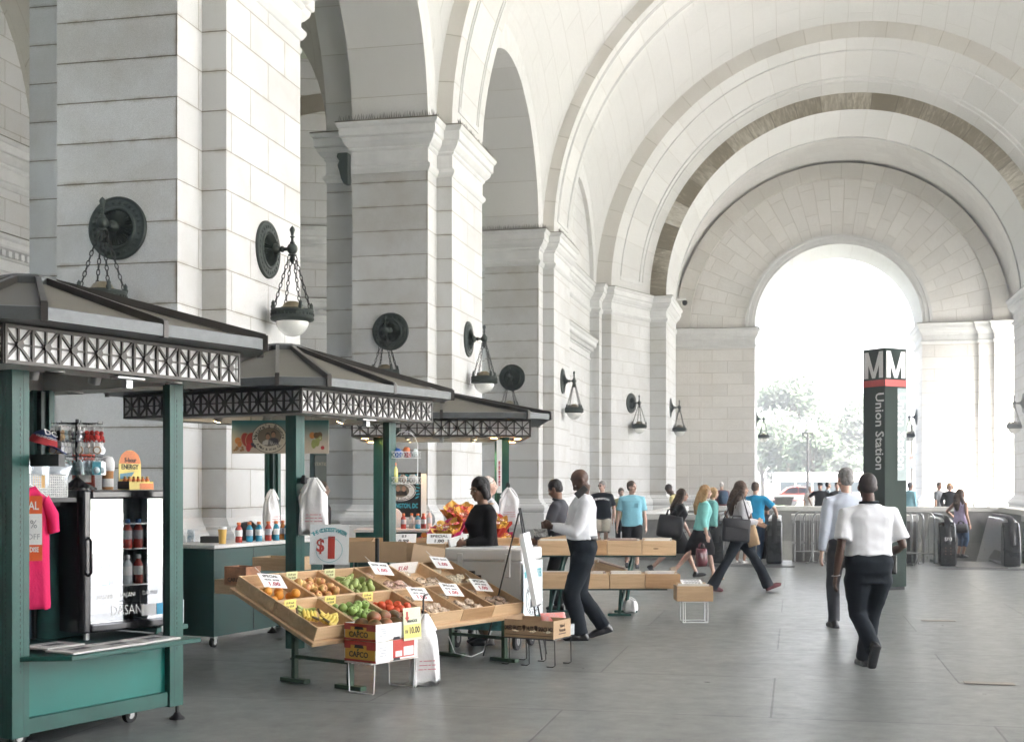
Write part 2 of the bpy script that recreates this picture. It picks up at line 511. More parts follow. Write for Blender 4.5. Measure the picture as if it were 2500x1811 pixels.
# ---- transverse arches
ALAB = ['broad transverse stone arch over the nearest pier', 'broad transverse stone arch springing from the second pier', 'broad transverse stone arch springing from the third pier']
for i, (yb, ye) in enumerate(BAYS[2:]):
    t = thing('transverse_arch', ALAB[i], 'arch', (XC, yb, ZS), 0, 'transverse arches of the vault')
    mb = MB(); d = ye - yb
    soffit(mb, 0, 0, RT, 0, RT, d)
    mb.build('soffit', STONEA, t, smooth=40)
    mb = MB(); arcring(mb, 0, 0, RT, RT + .46, 0); arcring(mb, 0, 0, RT, RT + .46, d)
    mb.build('arch_edge', BEIGE, t)
    mb = MB()
    for yy in (.62, .80, d - .62, d - .80): arcmould(mb, 0, 0, RT, yy, .06, .035, a0=.055, a1=PI - .055)
    for s in (-1, 1):
        zz = RT * math.sin(.055)
        mb.box(s * RT - s * .05, s * RT + .02 * s, .6, d - .6, zz - .05, zz + .12)
    mb.build('panel_moulding', STONEM, t)

# ---- arcade arches (left) with their archivolt, and the wall arches behind
SPN = ['nearest', 'second', 'third', 'last']
def arcade(i, y0, y1, label, blind=False):
    """y0 far end of one pier, y1 near end of the next"""
    a, b = y0 + .85, y1 - .85
    c = (a + b) / 2; r = (b - a) / 2; x = XW - .43
    t = thing('arcade_arch', label, 'arch', (x, c, ZS), 0, 'side arches between the piers')
    mb = MB(); soffit(mb, 0, 0, r, 0, r, -2.09, axis='X', mat=0)
    soffit(mb, 0, 0, r + .85, -2.09, r + .85, -3.13, axis='X', mat=0)
    mb.build('soffit', STONEA, t, smooth=40)
    mb = MB(); arcring(mb, 0, 0, r, r + .90, 0, axis='X'); arcring(mb, 0, 0, r, r + .85, -2.09, axis='X')
    mb.build('archivolt', STONEM, t)
    mb = MB()   # wall above the arch on the aisle side, up to the aisle vault
    arcring(mb, 0, 0, r + .85, r + 3.0, -3.13, axis='X'); mb.build('spandrel_wall', STONEV, t)
    return t
arcade(0, BAYS[1][1], BAYS[2][0], 'side arch left of the nearest pier, mostly out of view')
arcade(1, BAYS[2][1], BAYS[3][0], 'tall side arch between the nearest and the second pier')
arcade(2, BAYS[3][1], BAYS[4][0], 'tall side arch between the second and the third pier')

# ---- sail vaults
def sail(label, x0, x1, y0, y1, n=48, zs=ZS, name='vault', m=None):
    cx, cy, rx, ry = (x0 + x1) / 2, (y0 + y1) / 2, (x1 - x0) / 2, (y1 - y0) / 2
    rings = []; uvs = []
    for j in range(n + 1):
        t = -math.cos(PI * j / n)
        ring = []; uu = []
        for i in range(n + 1):
            s = -math.cos(PI * i / n)
            z = math.sqrt(max(0, rx * rx * (1 - s * s) + ry * ry * (1 - t * t)))
            ring.append((rx * s, ry * t, z)); uu.append((rx * PI * i / n, ry * (t + 1) * 1.15))
        rings.append(ring); uvs.append([(v, u) for u, v in uu])
    mb = MB(); mb.loft(rings, 0, caps=False, closed=False, uvs=uvs)
    o = mb.build(name, m or STONEV, None, (cx, cy, zs), smooth=180)
    return tag(o, label, 'vault', 'vaults over the portico')
HX = RT + .44
sail('domed stone vault behind the viewer', XC - HX, XC + HX, -24, BAYS[0][0])
sail('domed stone vault straight above the viewer', XC - HX, XC + HX, BAYS[0][1], BAYS[1][0])
for yb, ye in BAYS[:2]:
    mb = MB(); soffit(mb, XC, ZS, RT, yb, RT, ye); arcring(mb, XC, ZS, RT, RT + .46, yb); arcring(mb, XC, ZS, RT, RT + .46, ye)
    tag(mb.build('transverse_arch', STONEA), 'broad transverse arch ' + ('behind the viewer' if yb < 0 else 'just ahead of the viewer, above the frame'), 'arch', 'transverse arches of the vault')
sail('domed stone vault over the bay before the nearest pier, above the frame', XC - HX, XC + HX, BAYS[1][1], BAYS[2][0])
sail('domed stone vault over the bay between the nearest and second pier', XC - HX, XC + HX, BAYS[2][1], BAYS[3][0])
sail('domed stone vault between the second and third transverse arches', XC - HX, XC + HX, BAYS[3][1], BAYS[4][0])
sail('domed stone vault before the rain-stained far arch', XC - HX, XC + HX, BAYS[4][1], 62.2)
AX0, AX1 = -21.6, XW - 3.56
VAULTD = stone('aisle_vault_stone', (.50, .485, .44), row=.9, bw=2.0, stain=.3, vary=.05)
for k, (lab) in enumerate(['dim side vault left of the nearest pier', 'dim side vault seen between the nearest and second pier', 'dim side vault behind the third pier']):
    y0, y1 = BAYS[k + 1][1], BAYS[k + 2][0]
    sail(lab, AX0, AX1, y0, y1, 28, name='side_vault', m=VAULTD)
    yb, ye = BAYS[k + 2]
    if k == 0: continue
    mb = MB(); soffit(mb, 0, 0, 4.52, 0, 4.52, ye - yb, 40); arcring(mb, 0, 0, 4.52, 4.95, 0, 40)
    o = mb.build('side_arch', VAULTD, None, ((AX0 + AX1) / 2, yb, ZS))
    tag(o, ['cross arch of the side aisle behind the nearest pier', 'cross arch of the side aisle behind the second pier', 'cross arch of the side aisle behind the third pier'][k], 'arch', 'cross arches of the side aisle')

# ---- rear wall of the side aisle, with two cornices
LOWC = [(0, -.95), (.05, -.93), (.06, -.85), (.012, -.83), (.012, -.62), (.06, -.60), (.10, -.52), (.10, -.42), (.30, -.36), (.34, -.30), (.34, -.16), (.40, -.10), (.44, -.02), (.44, .02), (.02, .04)]
LMAT = [0] * (len(LOWC) - 3) + [1, 1]
def cornwall(name, label, path, h=17.5):
    """wall following an open path (plan), normal to its right-hand side"""
    t = thing(name, label, 'wall', (path[0][0], path[0][1], 0))
    off = [(p[0] - path[0][0], p[1] - path[0][1]) for p in path]
    mb = MB(); shaft(mb, off, 0, h, 0, 0, closed=False); mb.build('wall_face', STONE, t, autouv=True)
    for nm, z, pr, mt in (('upper_cornice', ZS, CORN, CMAT), ('lower_cornice', 8.57, LOWC, LMAT)):
        mb = MB(); sweep(mb, off, [(o, z + q) for o, q in pr], mats=mt, closed=False, top=False)
        mb.build(nm, [STONEM, STONED], t)
    mb = MB()
    for a, b in zip(off, off[1:]):
        a, b = Vector(a), Vector(b); d = (b - a); L = d.length; d /= L; nn = Vector((d.y, -d.x)); k = .1
        while k < L:
            c = a + d * k + nn * .14
            mb.cbox((0, 0, 0), (.16, .13, .17), 0, T(c.x, c.y, 8.57 - .47) @ RZ(math.atan2(d.y, d.x)))
            k += .30
    mb.build('dentil_course', STONEM, t)
    mb = MB(); sweep(mb, off, BASEP, closed=False, top=False); mb.build('base_moulding', STONEM, t)
    return t
cornwall('aisle_wall', 'long stone wall at the far left edge with two dark-topped cornices', [(AX0, -24), (AX0, 44)])
aw = cornwall('cross_wall', 'stone wall with dentil cornice seen between the nearest and second pier', [(AX0 + .3, 44), (XW - 3.0, 47.4)])
# semicircular band on the cross wall
mb = MB()
rings = []
for r, yy in ((3.95, 0), (3.95, -.16), (4.6, -.16), (4.6, 0)):
    rings.append([(-r * math.cos(PI * i / 40), yy, r * math.sin(PI * i / 40)) for i in range(41)])
mb.loft(rings, 0, caps=False, closed=False)
o = mb.build('arch_band', VAULTD, aw); o.location = (4.55, 1.75, ZS + .4); o.rotation_euler = (0, 0, math.atan2(3.4, 9.3))
# blind wall of the last bay
bw_ = cornwall('blind_wall', 'pale stone wall with two cornices between the third pier and the rain-stained arch', [(XW - .62, 52.9), (XW - .62, 61.3)], 17.2)
t = arcade(3, BAYS[4][1], 62.2, 'blind side arch over the pale wall past the third pier', True)

o = None
mb = MB(); mb.box(0, .5, 0, 30.5, 0, 26)
mb.box(0, 28, -1.5, -1, 0, 26)  # added walls out of view, cut the light from behind the viewer
tag(mb.build('light_cut_wall', STONE, None, (XW - 2.6, -24, 0), autouv=True), 'added plain stone wall left of and behind the viewer, unseen, cutting stray light', 'wall')
# ---- right-hand arcade, open to the forecourt (mirror of the left)
t = thing('open_arcade', 'open stone arcade along the right side facing the forecourt, beyond the frame', 'arcade', (2 * XC - XW, 5, 0))
def rel(poly): return [(x - (2 * XC - XW), y - 5) for x, y in poly]
for yb, ye in BAYS:
    mp = rel(mir(pier_poly(yb, ye)))
    mb = MB(); shaft(mb, mp, 1.1, ZS - 1.3, 0, 1); mb.build('shaft', [STONEP, STONE], t, autouv=True)
    mb = MB(); sweep(mb, mp, [(o, z + ZS) for o, z in CORN]); sweep(mb, mp, BASEP); mb.build('mouldings', STONEM, t)
for k in range(4):
    a, b = BAYS[k][1] + .85, BAYS[k + 1][0] - .85; r = (b - a) / 2
    mb = MB(); soffit(mb, (a + b) / 2 - 5, ZS, r, .43, r, 2.52, axis='X'); arcring(mb, (a + b) / 2 - 5, ZS, r, r + .9, .43, axis='X')
    mb.build('arch', STONEA, t, smooth=40)
mb = MB(); mb.box(1.2, 1.6, -29, -6, 0, 24.5); mb.build('light_block_wall', STONE, t, autouv=True)  # added solid wall, unseen: dims the light on the near pier faces
# attic wall over the open arcade (keeps the sky off the vaults from outside)
mb = MB()
for k in range(4):
    a, b = BAYS[k][1] + .85, BAYS[k + 1][0] - .85; r = (b - a) / 2; c = (a + b) / 2 - 5
    ring0 = [(2.6, c - r * math.cos(PI * i / 24), ZS + r * math.sin(PI * i / 24)) for i in range(25)]
    ring1 = [(2.6, p[1], 24.5) for p in ring0]
    mb.loft([ring0, ring1], 0, caps=False, closed=False)
for yb, ye in BAYS: mb.box(2.3, 2.6, yb - 5.9, ye - 4.1, ZS, 24.5)
mb.build('attic_wall', STONEM, t)

mb = MB(); mb.box(-23, 18.5, -30, 92.5, 26, 26.6)  # unseen slab added above the vaults to stop sun leaks
tag(mb.build('sun_block_slab', STONEM), 'added flat slab over the vaults, unseen, stopping sun leaks', 'roof')
# ---- the far end: splayed pier, stained arch, chamber, end wall
def endpoly(): return [(-14.0, 61.3), (-9.86, 61.3), (-9.86, 61.35), (-9.16, 61.35), (-9.16, 62.2), (-8.7, 62.2), (-7.23, 65.9), (-6.4, 65.9), (-6.4, 71.3), (-14.0, 71.3)]
pier(endpoly(), 'splayed stone pier left of the far archway, carrying the rain-stained arch', (-7.5, 64), group='splayed piers of the far arch')
pier(mir(endpoly(), XC - .17), 'splayed stone pier at the right edge carrying the rain-stained arch', (2 * XC + 7.5, 64), group='splayed piers of the far arch')
t = thing('stained_arch', 'great arch with brown rain-stained voussoirs before the far end', 'arch', (XC, 62.2, ZS))
re_, rs_, ro_ = XC + 6.4, XC + 7.23, XC + 8.7
mb = MB(); arcring(mb, 0, 0, ro_, ro_ + .9, 0, mat=0); mb.build('outer_edge', BEIGE, t)
mb = MB(); soffit(mb, 0, 0, ro_, 0, rs_, 3.7); mb.build('splayed_soffit', STONEA, t, smooth=40)
mb = MB()
for f in (.22, .70, .78):
    arcmould(mb, 0, 0, ro_ + (rs_ - ro_) * f, 3.7 * f, .07, .05, a0=.06, a1=PI - .06)
for s in (-1, 1):
    q = .55
    mb.bar((s * (ro_ - .3) , .8, q), (s * (rs_ + .36), 2.85, q), .10, .16)
mb.build('panel_moulding', STONEM, t)
mb = MB(); arcring(mb, 0, 0, re_, rs_, 3.7, 96); mb.build('stained_voussoirs', STAINA, t)
mb = MB(); soffit(mb, 0, 0, re_, 3.7, re_, 9.1); mb.build('inner_soffit', STONEA, t, smooth=40)
mb = MB(); arcring(mb, 0, 0, re_, re_ + .5, 9.1); arcmould(mb, 0, 0, re_, 8.9, .12, .07, a0=.02, a1=PI - .02); mb.build('inner_edge', STONEM, t)
# chamber vault (domical)
mb = MB(); rings = []; uvs = []
for j in range(17):
    f = j / 16; r = 9.25 + .75 * f + 1.15 * math.sin(PI * f)
    rings.append([(-r * math.cos(PI * i / 64), 9.1 + 10.5 * f, r * math.sin(PI * i / 64)) for i in range(65)])
    uvs.append([(PI * i / 64 * r, j * .72) for i in range(65)])
mb.loft(rings, 0, caps=False, closed=False, uvs=uvs)
o = mb.build('chamber_vault', stone('chamber_tile', (.76, .75, .73), row=.72, bw=1.3, stain=.14, mortar=.007, jc=(.45, .42, .38)), None, (XC, 62.2, ZS), smooth=180)
tag(o, 'white coursed dome between the stained arch and the end wall', 'vault')
mb = MB(); shaft(mb, [(0, 0), (0, 10.3)], 0, ZS, 0, 0, closed=False)
o = mb.build('chamber_wall', STONEW, None, (-7.45, 71.3, 0), autouv=True); tag(o, 'hidden side wall left of the far chamber', 'wall')

ew = thing('end_wall', 'beige ashlar end wall with the round archway open to the street', 'wall', (XC, 81.5, 0))
RO, ZI, DP = 4.98, 11.4, 5.2
lp = [(-12.2, -.45), (-9.05, -.45), (-9.05, -.2), (-8.2, -.2), (-8.2, 0), (-RO, 0), (-RO, DP), (-12.2, DP)]
RAD = stone('radial_ashlar', (.80, .785, .76), row=.78, bw=1.55, stain=.28, vary=.09)
for poly in (lp, [(-x, y) for x, y in reversed(lp)]):
    mb = MB(); shaft(mb, poly, .9, ZI - 1.22, 0, 0); mb.build('wall_panel', STONEW, ew, autouv=True)
    mb = MB(); sweep(mb, poly, [(o * .9, ZI + z * .95) for o, z in CORN], mats=CMAT); mb.build('impost_cornice', [STONEM, STONED], ew)
    mb = MB(); sweep(mb, poly, [(o * .9, z * .9) for o, z in BASEP]); mb.build('base_moulding', STONEM, ew)
mb = MB(); arcring(mb, 0, ZI, 5.45, 9.0, 0, 80, a0=0, a1=PI); mb.build('radial_wall', RAD, ew)
mb = MB()
rings = [[(-r * math.cos(PI * i / 80), yy, ZI + r * math.sin(PI * i / 80)) for i in range(81)] for r, yy in ((8.95, .02), (8.95, -.45), (9.85, -.45), (9.85, .02))]
uvs = [[(u, PI * i / 80 * 9.4) for i in range(81)] for u in (.1, .5, 1.4, 1.8)]
mb.loft(rings, 0, caps=False, closed=False, uvs=uvs); mb.build('hood_ring', BEIGE, ew)
mb = MB()
pr = ((RO, .6), (RO, -.10), (5.12, -.10), (5.14, -.16), (5.38, -.16), (5.40, -.22), (5.57, -.22), (5.59, .02))
rings = [[(-r * math.cos(PI * i / 80), yy, ZI + r * math.sin(PI * i / 80)) for i in range(81)] for r, yy in pr]
mb.loft(rings, 0, caps=False, closed=False); mb.build('archivolt', STONEM, ew)
mb = MB(); soffit(mb, 0, ZI, RO, .5, RO, DP); mb.build('archway_soffit', STONEA, ew, smooth=40)
mb = MB(); arcring(mb, 0, ZI, 9.8, 15, .02, 64); mb.build('upper_wall', STONEW, ew)

# small security camera dome on the splayed pier
p = at(1672, 70.5, hz(738, 70.5))
t = thing('security_camera', 'small white camera on the corner of the splayed pier cornice', 'camera', p)
mb = MB(); mb.box(-.5, .05, -.05, .05, .12, .22); mb.cyl((0, 0, .12), (0, 0, 0), .09, .12); mb.build('bracket', WHITEP, t)
mb = MB(); mb.ell((0, 0, -.02), (.15, .15, .16)); mb.build('dome', BLACK, t, smooth=60)

# ================================================================ bronze wall lamps
def make_lamp():
    t = thing('wall_lamp', 'x', 'lamp', (0, 0, 0), 0, 'bronze wall lamps on the piers')
    # local: wall at y=0, arm along +y
    W = Matrix(((1, 0, 0, 0), (0, 0, 1, 0), (0, -1, 0, 0), (0, 0, 0, 1)))   # lathe axis z -> +y
    mb = MB()
    prof = [(.50, 0), (.50, .03), (.485, .05), (.465, .05), (.45, .04), (.34, .055), (.325, .075), (.30, .075), (.285, .05), (.27, .05), (.14, .10), (.10, .13), (.085, .17), (0.001, .18)]
    fl = [0, 0, 0, 0, 0, 0, 0, 0, 0, .03, .045, .02, 0, 0]
    mb.lathe(prof, 72, 0, W, fl)
    for k in range(26):
        a = 2 * PI * k / 26
        mb.ell((.40 * math.cos(a), .052, .40 * math.sin(a)), (.035, .014, .03), nu=6, nv=4)
    mb.build('wall_disc', BRONZE, t, smooth=35)
    mb = MB()
    mb.lathe([(.10, .12), (.105, .16), (.09, .20), (.06, .22), (.035, .25), (.055, .27), (.055, .30), (.03, .32), (.03, .42)], 16, 0, W)
    mb.ell((0, .47, 0), (.095, .095, .10)); mb.lathe([(.04, .09), (.045, .11), (.025, .13), (.02, .18), (.045, .21), (.02, .23), (.03, .27), (.05, .33), (.03, .37), (.001, .40)], 10, 0, T(0, .47, 0))
    mb.lathe([(.05, -.13), (.075, -.12), (.075, -.10), (.05, -.09)], 14, 0, T(0, .47, 0)); mb.lathe([(.005, -.27), (.03, -.24), (.04, -.18), (.03, -.10)], 10, 0, T(0, .47, 0))
    mb.build('arm', BRONZE, t, smooth=45)
    link = MB()
    for q in range(4):
        a = PI / 4 + q * PI / 2
        p0 = Vector((.05 * math.cos(a), .47 + .05 * math.sin(a), -.12)); p1 = Vector((.335 * math.cos(a), .47 + .335 * math.sin(a), -1.02))
        mb = MB(); n = 11; d = (p1 - p0) / n; L = d.length
        zx = d.normalized(); xx = zx.cross(Vector((0, 0, 1))).normalized(); yx = zx.cross(xx)
        for k in range(n):
            c = p0 + d * (k + .5); w = xx if k % 2 else yx
            mb.tube([c + zx * (L * .62 * math.cos(2 * PI * j / 8)) + w * (.026 * math.sin(2 * PI * j / 8)) for j in range(8)], .0085, 5, closed=True)
        mb.build('chain', CHAIN, t, smooth=60)
    mb = MB()
    mb.lathe([(.20, -1.02), (.23, -1.06), (.33, -1.08), (.345, -1.06), (.365, -1.06), (.375, -1.09), (.355, -1.12), (.35, -1.17), (.37, -1.19), (.38, -1.22), (.36, -1.25), (.31, -1.27), (.27, -1.27), (.20, -1.10)], 32, 0, T(0, .47, 0))
    for q in range(4):
        a = PI / 4 + q * PI / 2
        mb.lathe([(.03, -1.08), (.045, -1.03), (.03, -.99), (.035, -.96), (.001, -.91)], 8, 0, T(.355 * math.cos(a), .47 + .355 * math.sin(a), 0))
    for q in range(32):
        a = 2 * PI * q / 32
        mb.cbox((0, 0, 0), (.035, .02, .04), 0, T(0, .47, -1.145) @ RZ(a) @ T(.36, 0, 0))
    mb.build('bowl_ring', BRONZE, t, smooth=40)
    mb = MB(); mb.lathe([(.21, -1.06), (.22, -1.03), (.17, -1.0), (.14, -.95), (.08, -.915), (.001, -.905)], 24, 0, T(0, .47, 0)); mb.build('cap', BRASS, t, smooth=50)
    mb = MB()
    pr = [(.285 * math.cos(PI / 2 * k / 10), -1.255 - .27 * math.sin(PI / 2 * k / 10)) for k in range(11)]
    mb.lathe(pr, 32, 0, T(0, .47, 0)); mb.build('glass_bowl', OPAL, t, smooth=60)
    return t

LMP = make_lamp()
LZ = 5.72
x0 = XW
def lampspots():
    out = []
    labs = [('big bronze lamp half hidden by the nearest kiosk roof', 'bronze lamp with white glass bowl on the right face of the nearest pier'),
            ('bronze lamp over the fruit kiosk roof on the front of the second pier', 'bronze lamp on the right face of the second pier'),
            ('dark disc lamp on the front of the third pier above the bouquet kiosk', 'bronze lamp on the right face of the third pier')]
    for i, (yb, ye) in enumerate(BAYS[2:]):
        out.append(((x0 - 1.45, yb - .85, LZ), PI, labs[i][0]))
        out.append(((x0, yb + 1.65 + .1 * i, LZ + .05), -PI / 2, labs[i][1]))
    d = math.atan2(3.7, 1.47)
    out.append(((-7.97, 64.05, LZ), d - PI, 'bronze lamp on the splayed face left of the far archway'))
    out.append(((-6.4, 68.2, LZ), -PI / 2, 'bronze lamp beside the beige end wall, left of the archway'))
    out.append(((XC * 2 + 6.06, 68.2, LZ), PI / 2, 'bronze lamp at the right edge of the photo'))
    out.append(((XC - RO, 85.0, LZ + .2), -PI / 2, 'pale lamp hanging inside the left jamb of the far archway'))
    out.append(((XC + RO, 85.0, LZ + .2), PI / 2, 'pale lamp inside the right jamb of the archway beside the pylon'))
    out.append(((x0 - 2.52, BAYS[3][0] + .9, LZ), PI / 2, 'bronze lamp on the hidden left face of the second pier'))
    return out
for i, (loc, rz, lab) in enumerate(lampspots()):
    o = LMP if i == 0 else dup(LMP)
    o.location = loc; o.rotation_euler = (0, 0, rz); o['label'] = lab
# bronze console beside the second pier capital
p = at(838, 33.4, hz(420, 33.4))
mb = MB(); mb.loft([[(x, -.25, 0), (x + .5, -.25, 0), (x + .5, .25, 0), (x, .25, 0)] if False else [(-w, -.22, z), (.3, -.22, z), (.3, .22, z), (-w, .22, z)] for w, z in ((-.1, -.45), (.05, -.25), (.12, .0), (.22, .2), (.12, .35), (.26, .5), (.2, .62))])
o = mb.build('bronze_console', BRONZE, None, p, bevel=.02); o.scale = (.55, .55, .75); tag(o, 'dark bronze console left of the second pier capital', 'bracket')
# ================================================================ green vending kiosks
LAMPON = mat('lit_lamp_face', (1., .72, .38), .4, var=0, emit=2.2)
SOCK = mat('grey_lamp_body', (.42, .42, .41), .45, .4, var=.1)
GLASSM = None

def lattice(mb, L, h, n, M):
    """openwork frieze panel length L, height h on local xz plane, facing -y"""
    mb.box(0, L, .011, .03, 0, h, 1, M)
    b = .017; w = L / n
    mb.box(0, L, -.010, .012, -.005, b, 0, M); mb.box(0, L, -.010, .012, h - b, h + .005, 0, M)
    for i in range(n + 1):
        x = min(max(i * w, b / 2), L - b / 2); mb.box(x - b / 2, x + b / 2, -.009, .0118, b, h - b, 0, M)
    for i in range(n):
        x = i * w; c = x + w / 2
        mb.box(c - .006, c + .006, -.004, .0115, b, h - b, 0, M); mb.box(x + b / 2, x + w - b / 2, -.003, .0113, h / 2 - .005, h / 2 + .005, 0, M)
        mb.bar((x + .005, .004, .012), (x + w - .005, .004, h - .012), .015, .014, 0, M, up=(0, 1, 0))
        mb.bar((x + .005, .0045, h - .012), (x + w - .005, .0045, .012), .015, .0142, 0, M, up=(0, 1, 0))
        mb.lathe([(.026, -.0095), (.026, .02)], 8, 0, M @ T(c, 0, h / 2) @ RX(PI / 2))

def kiosk(label, O, theta, s, zfb, capz, cells=11, lit=0, d=.28, ovr=.27, chf=.33, panel=None, lights=4):
    t = thing('market_kiosk', label, 'kiosk', O, ang(theta), 'green market kiosks')
    fh = .225
    # posts: two leaves forming an angle, with slotted rails
    for (cx, cy, sx, sy) in ((d, d, 1, 1), (s - d, d, -1, 1), (d, s - d, 1, -1), (s - d, s - d, -1, -1)):
        mb = MB()
        w = .13
        mb.box(min(0, sx * w), max(0, sx * w), min(0, sy * .05), max(0, sy * .05), .10, zfb, 0)
        mb.box(min(0, sx * .05), max(0, sx * .05), min(sy * .05, sy * w), max(sy * .05, sy * w), .10, zfb, 0)
        mb.box(min(sx * .045, sx * .1), max(sx * .045, sx * .1), min(sy * .045, sy * .1), max(sy * .045, sy * .1), .11, zfb - .01, 1)
        k = .5
        while k < zfb - .12:
            for q in (.0,):
                mb.box(sx * .062 - .003, sx * .062 + .003, -.0015 * sy if sy > 0 else -.002, .0015 if sy < 0 else .002, k, k + .022, 2)
                mb.box(-.0015 if sx > 0 else -.002, .002 if sx > 0 else .0015, sy * .062 - .003, sy * .062 + .003, k, k + .022, 2)
            k += .036
        mb.box(sx * .088 - .002, sx * .088 + .002, -.001, .001, .12, zfb, 2); mb.box(-.001, .001, sy * .088 - .002, sy * .088 + .002, .12, zfb, 2)
        p = mb.build('post', [GREEN, DKGREEN, BLACK], t, (cx, cy, 0), bevel=.004)
        mb = MB(); mb.cyl((sx * .03, sy * .03, .03), (sx * .03, sy * .03, .12), .012, n=8); mb.lathe([(.055, 0), (.055, .012), (.03, .03), (.018, .05)], 14, 0, T(sx * .03, sy * .03, 0))
        mb.build('levelling_foot', BLACK, p, smooth=40)
    # frieze on the four sides
    for k in range(4):
        M = T(s / 2, s / 2, zfb) @ RZ(k * PI / 2) @ T(-s / 2, -s / 2, 0)
        mb = MB(); lattice(mb, s, fh, cells, M)
        mb.build('lattice_frieze', [TRIM, WHITEP], t)
    # soffit ring and ceiling box
    mb = MB(); i0 = .30
    for k in range(4):
        M = T(s / 2, s / 2, 0) @ RZ(k * PI / 2) @ T(-s / 2, -s / 2, 0)
        mb.add([(.0, .0, zfb - .008), (s, 0, zfb - .008), (s - i0, i0, zfb - .008), (i0, i0, zfb - .008)], [(3, 2, 1, 0)], 0, M)
        mb.add([(i0, i0, zfb - .008), (s - i0, i0, zfb - .008), (s - i0, i0, zfb + .16), (i0, i0, zfb + .16)], [(3, 2, 1, 0)], 0, M)
    mb.box(.1, s - .1, .1, s - .1, zfb + .16, zfb + .18, 0)
    mb.build('soffit', CEILW, t)
    mb = MB()
    for a, b in (((.6, .62, 0), (s - .6, .62, 0)), ((.6, s - .62, 0), (s - .6, s - .62, 0))):
        mb.bar((a[0], a[1], zfb + .12), (b[0], b[1], zfb + .12), .04, .05)
    mb.build('lamp_rail', SOCK, t)
    # roof: square with cut corners, raised seams, cap
    e0, e1 = -ovr, s + ovr; ze = zfb + fh + .012; c = chf
    oct_ = [(e0 + c, e0), (e1 - c, e0), (e1, e0 + c), (e1, e1 - c), (e1 - c, e1), (e0 + c, e1), (e0, e1 - c), (e0, e0 + c)]
    ctr = Vector((s / 2, s / 2)); cr_ = .19
    top = [(ctr.x + cr_ * math.cos(R(-112.5 + 45 * k)), ctr.y + cr_ * math.sin(R(-112.5 + 45 * k))) for k in range(8)]
    mb = MB()
    mb.loft([[(x, y, ze + .055) for x, y in oct_], [(x, y, capz - .05) for x, y in top]], 0)
    mb.build('roof_sheet', ROOFM, t)
    mb = MB()
    inn = [(ctr.x + (x - ctr.x) * .8, ctr.y + (y - ctr.y) * .8) for x, y in oct_]
    out = [(ctr.x + (x - ctr.x) * 1.012, ctr.y + (y - ctr.y) * 1.012) for x, y in oct_]
    mb.loft([[(x, y, ze) for x, y in inn], [(x, y, ze) for x, y in out], [(x, y, ze + .075) for x, y in out], [(x, y, ze + .085) for x, y in [(ctr.x + (a - ctr.x) * .985, ctr.y + (b - ctr.y) * .985) for a, b in oct_]]], 0, caps=False)
    mb.build('eave_trim', GREYTRIM, t)
    mb = MB()
    mids = [((oct_[2 * k][0] + oct_[2 * k + 1][0]) / 2, (oct_[2 * k][1] + oct_[2 * k + 1][1]) / 2) for k in range(4)]
    tm = [((top[2 * k][0] + top[2 * k + 1][0]) / 2, (top[2 * k][1] + top[2 * k + 1][1]) / 2) for k in range(4)]
    for a, b in list(zip(out, top)) + list(zip(mids, tm)):
        A = Vector((a[0], a[1], ze + .085)); B = Vector((b[0], b[1], capz - .03)); mb.bar(A, B, .036, .05)
        mb.box(-.02, .02, -.02, .02, ze - .01, ze + .10, 0, T(a[0], a[1], 0) @ RZ(math.atan2(a[1] - ctr.y, a[0] - ctr.x)))
    mb.build('roof_seams', TRIM, t)
    mb = MB(); mb.loft([[(ctr.x + (x - ctr.x) * q, ctr.y + (y - ctr.y) * q, z) for x, y in top] for q, z in ((1.12, capz - .075), (1.12, capz - .005), (1.0, capz + .012))], 0)
    mb.build('roof_cap', GREYTRIM, t, bevel=.006)
    # recessed lights and spot lamps
    k = 0
    for (x, y) in ((.15, .5), (.15, s - .5), (s - .15, .5), (s - .15, s - .5), (.5, .15), (s - .5, .15)):
        mb = MB(); mb.lathe([(.06, zfb - .02), (.06, zfb - .009), (.03, zfb - .009)], 16, 0, T(x, y, 0)); mb.lathe([(.045, zfb - .022), (.001, zfb - .022)], 14, 1, T(x, y, 0))
        mb.build('recessed_light', [SOCK, LAMPON if lit == 1 else CEILW], t)
    for (x, y, dx, dy) in ((.75, .62, 0, 1), (s - .75, .62, 0, 1), (.75, s - .62, 0, 1), (s - .75, s - .62, 0, 1)):
        mb = MB(); a = Vector((x, y, zfb + .10)); b = a + Vector((dx * .05, dy * .05, -.11))
        mb.cyl(a, b, .035, .045, 12, 0); mb.cyl(a + Vector((0, 0, .03)), a, .012, n=6, mat=0)
        n_ = (b - a).normalized(); mb.cyl(b, b + n_ * .004, .038, .038, 12, 1)
        mb.build('spot_lamp', [SOCK, LAMPON if lit else WHITEP], t, smooth=50)
    mb = MB(); mb.box(s * .5 - .12, s * .5 + .12, .02, .10, zfb - .03, zfb - .012); mb.box(s * .5 - .03, s * .5 + .03, .04, .09, zfb - .09, zfb - .03); mb.build('latch_bracket', STEEL, t, bevel=.004)
    return t

def caster(parent, x, y, r=.055):
    mb = MB()
    mb.lathe([(r, -.018), (r, .018)], 18, 0, T(x, y, r) @ RX(PI / 2)); mb.lathe([(r * .5, -.021), (r * .5, .021)], 12, 1, T(x, y, r) @ RX(PI / 2))
    mb.box(x - .025, x + .025, y - .028, y + .028, r * 1.7, r * 2.2, 1); mb.box(x - .02, x + .02, y - .028, y - .023, r * .8, r * 1.8, 1)
    mb.build('caster', [RUBBER, STEEL], parent, smooth=40)

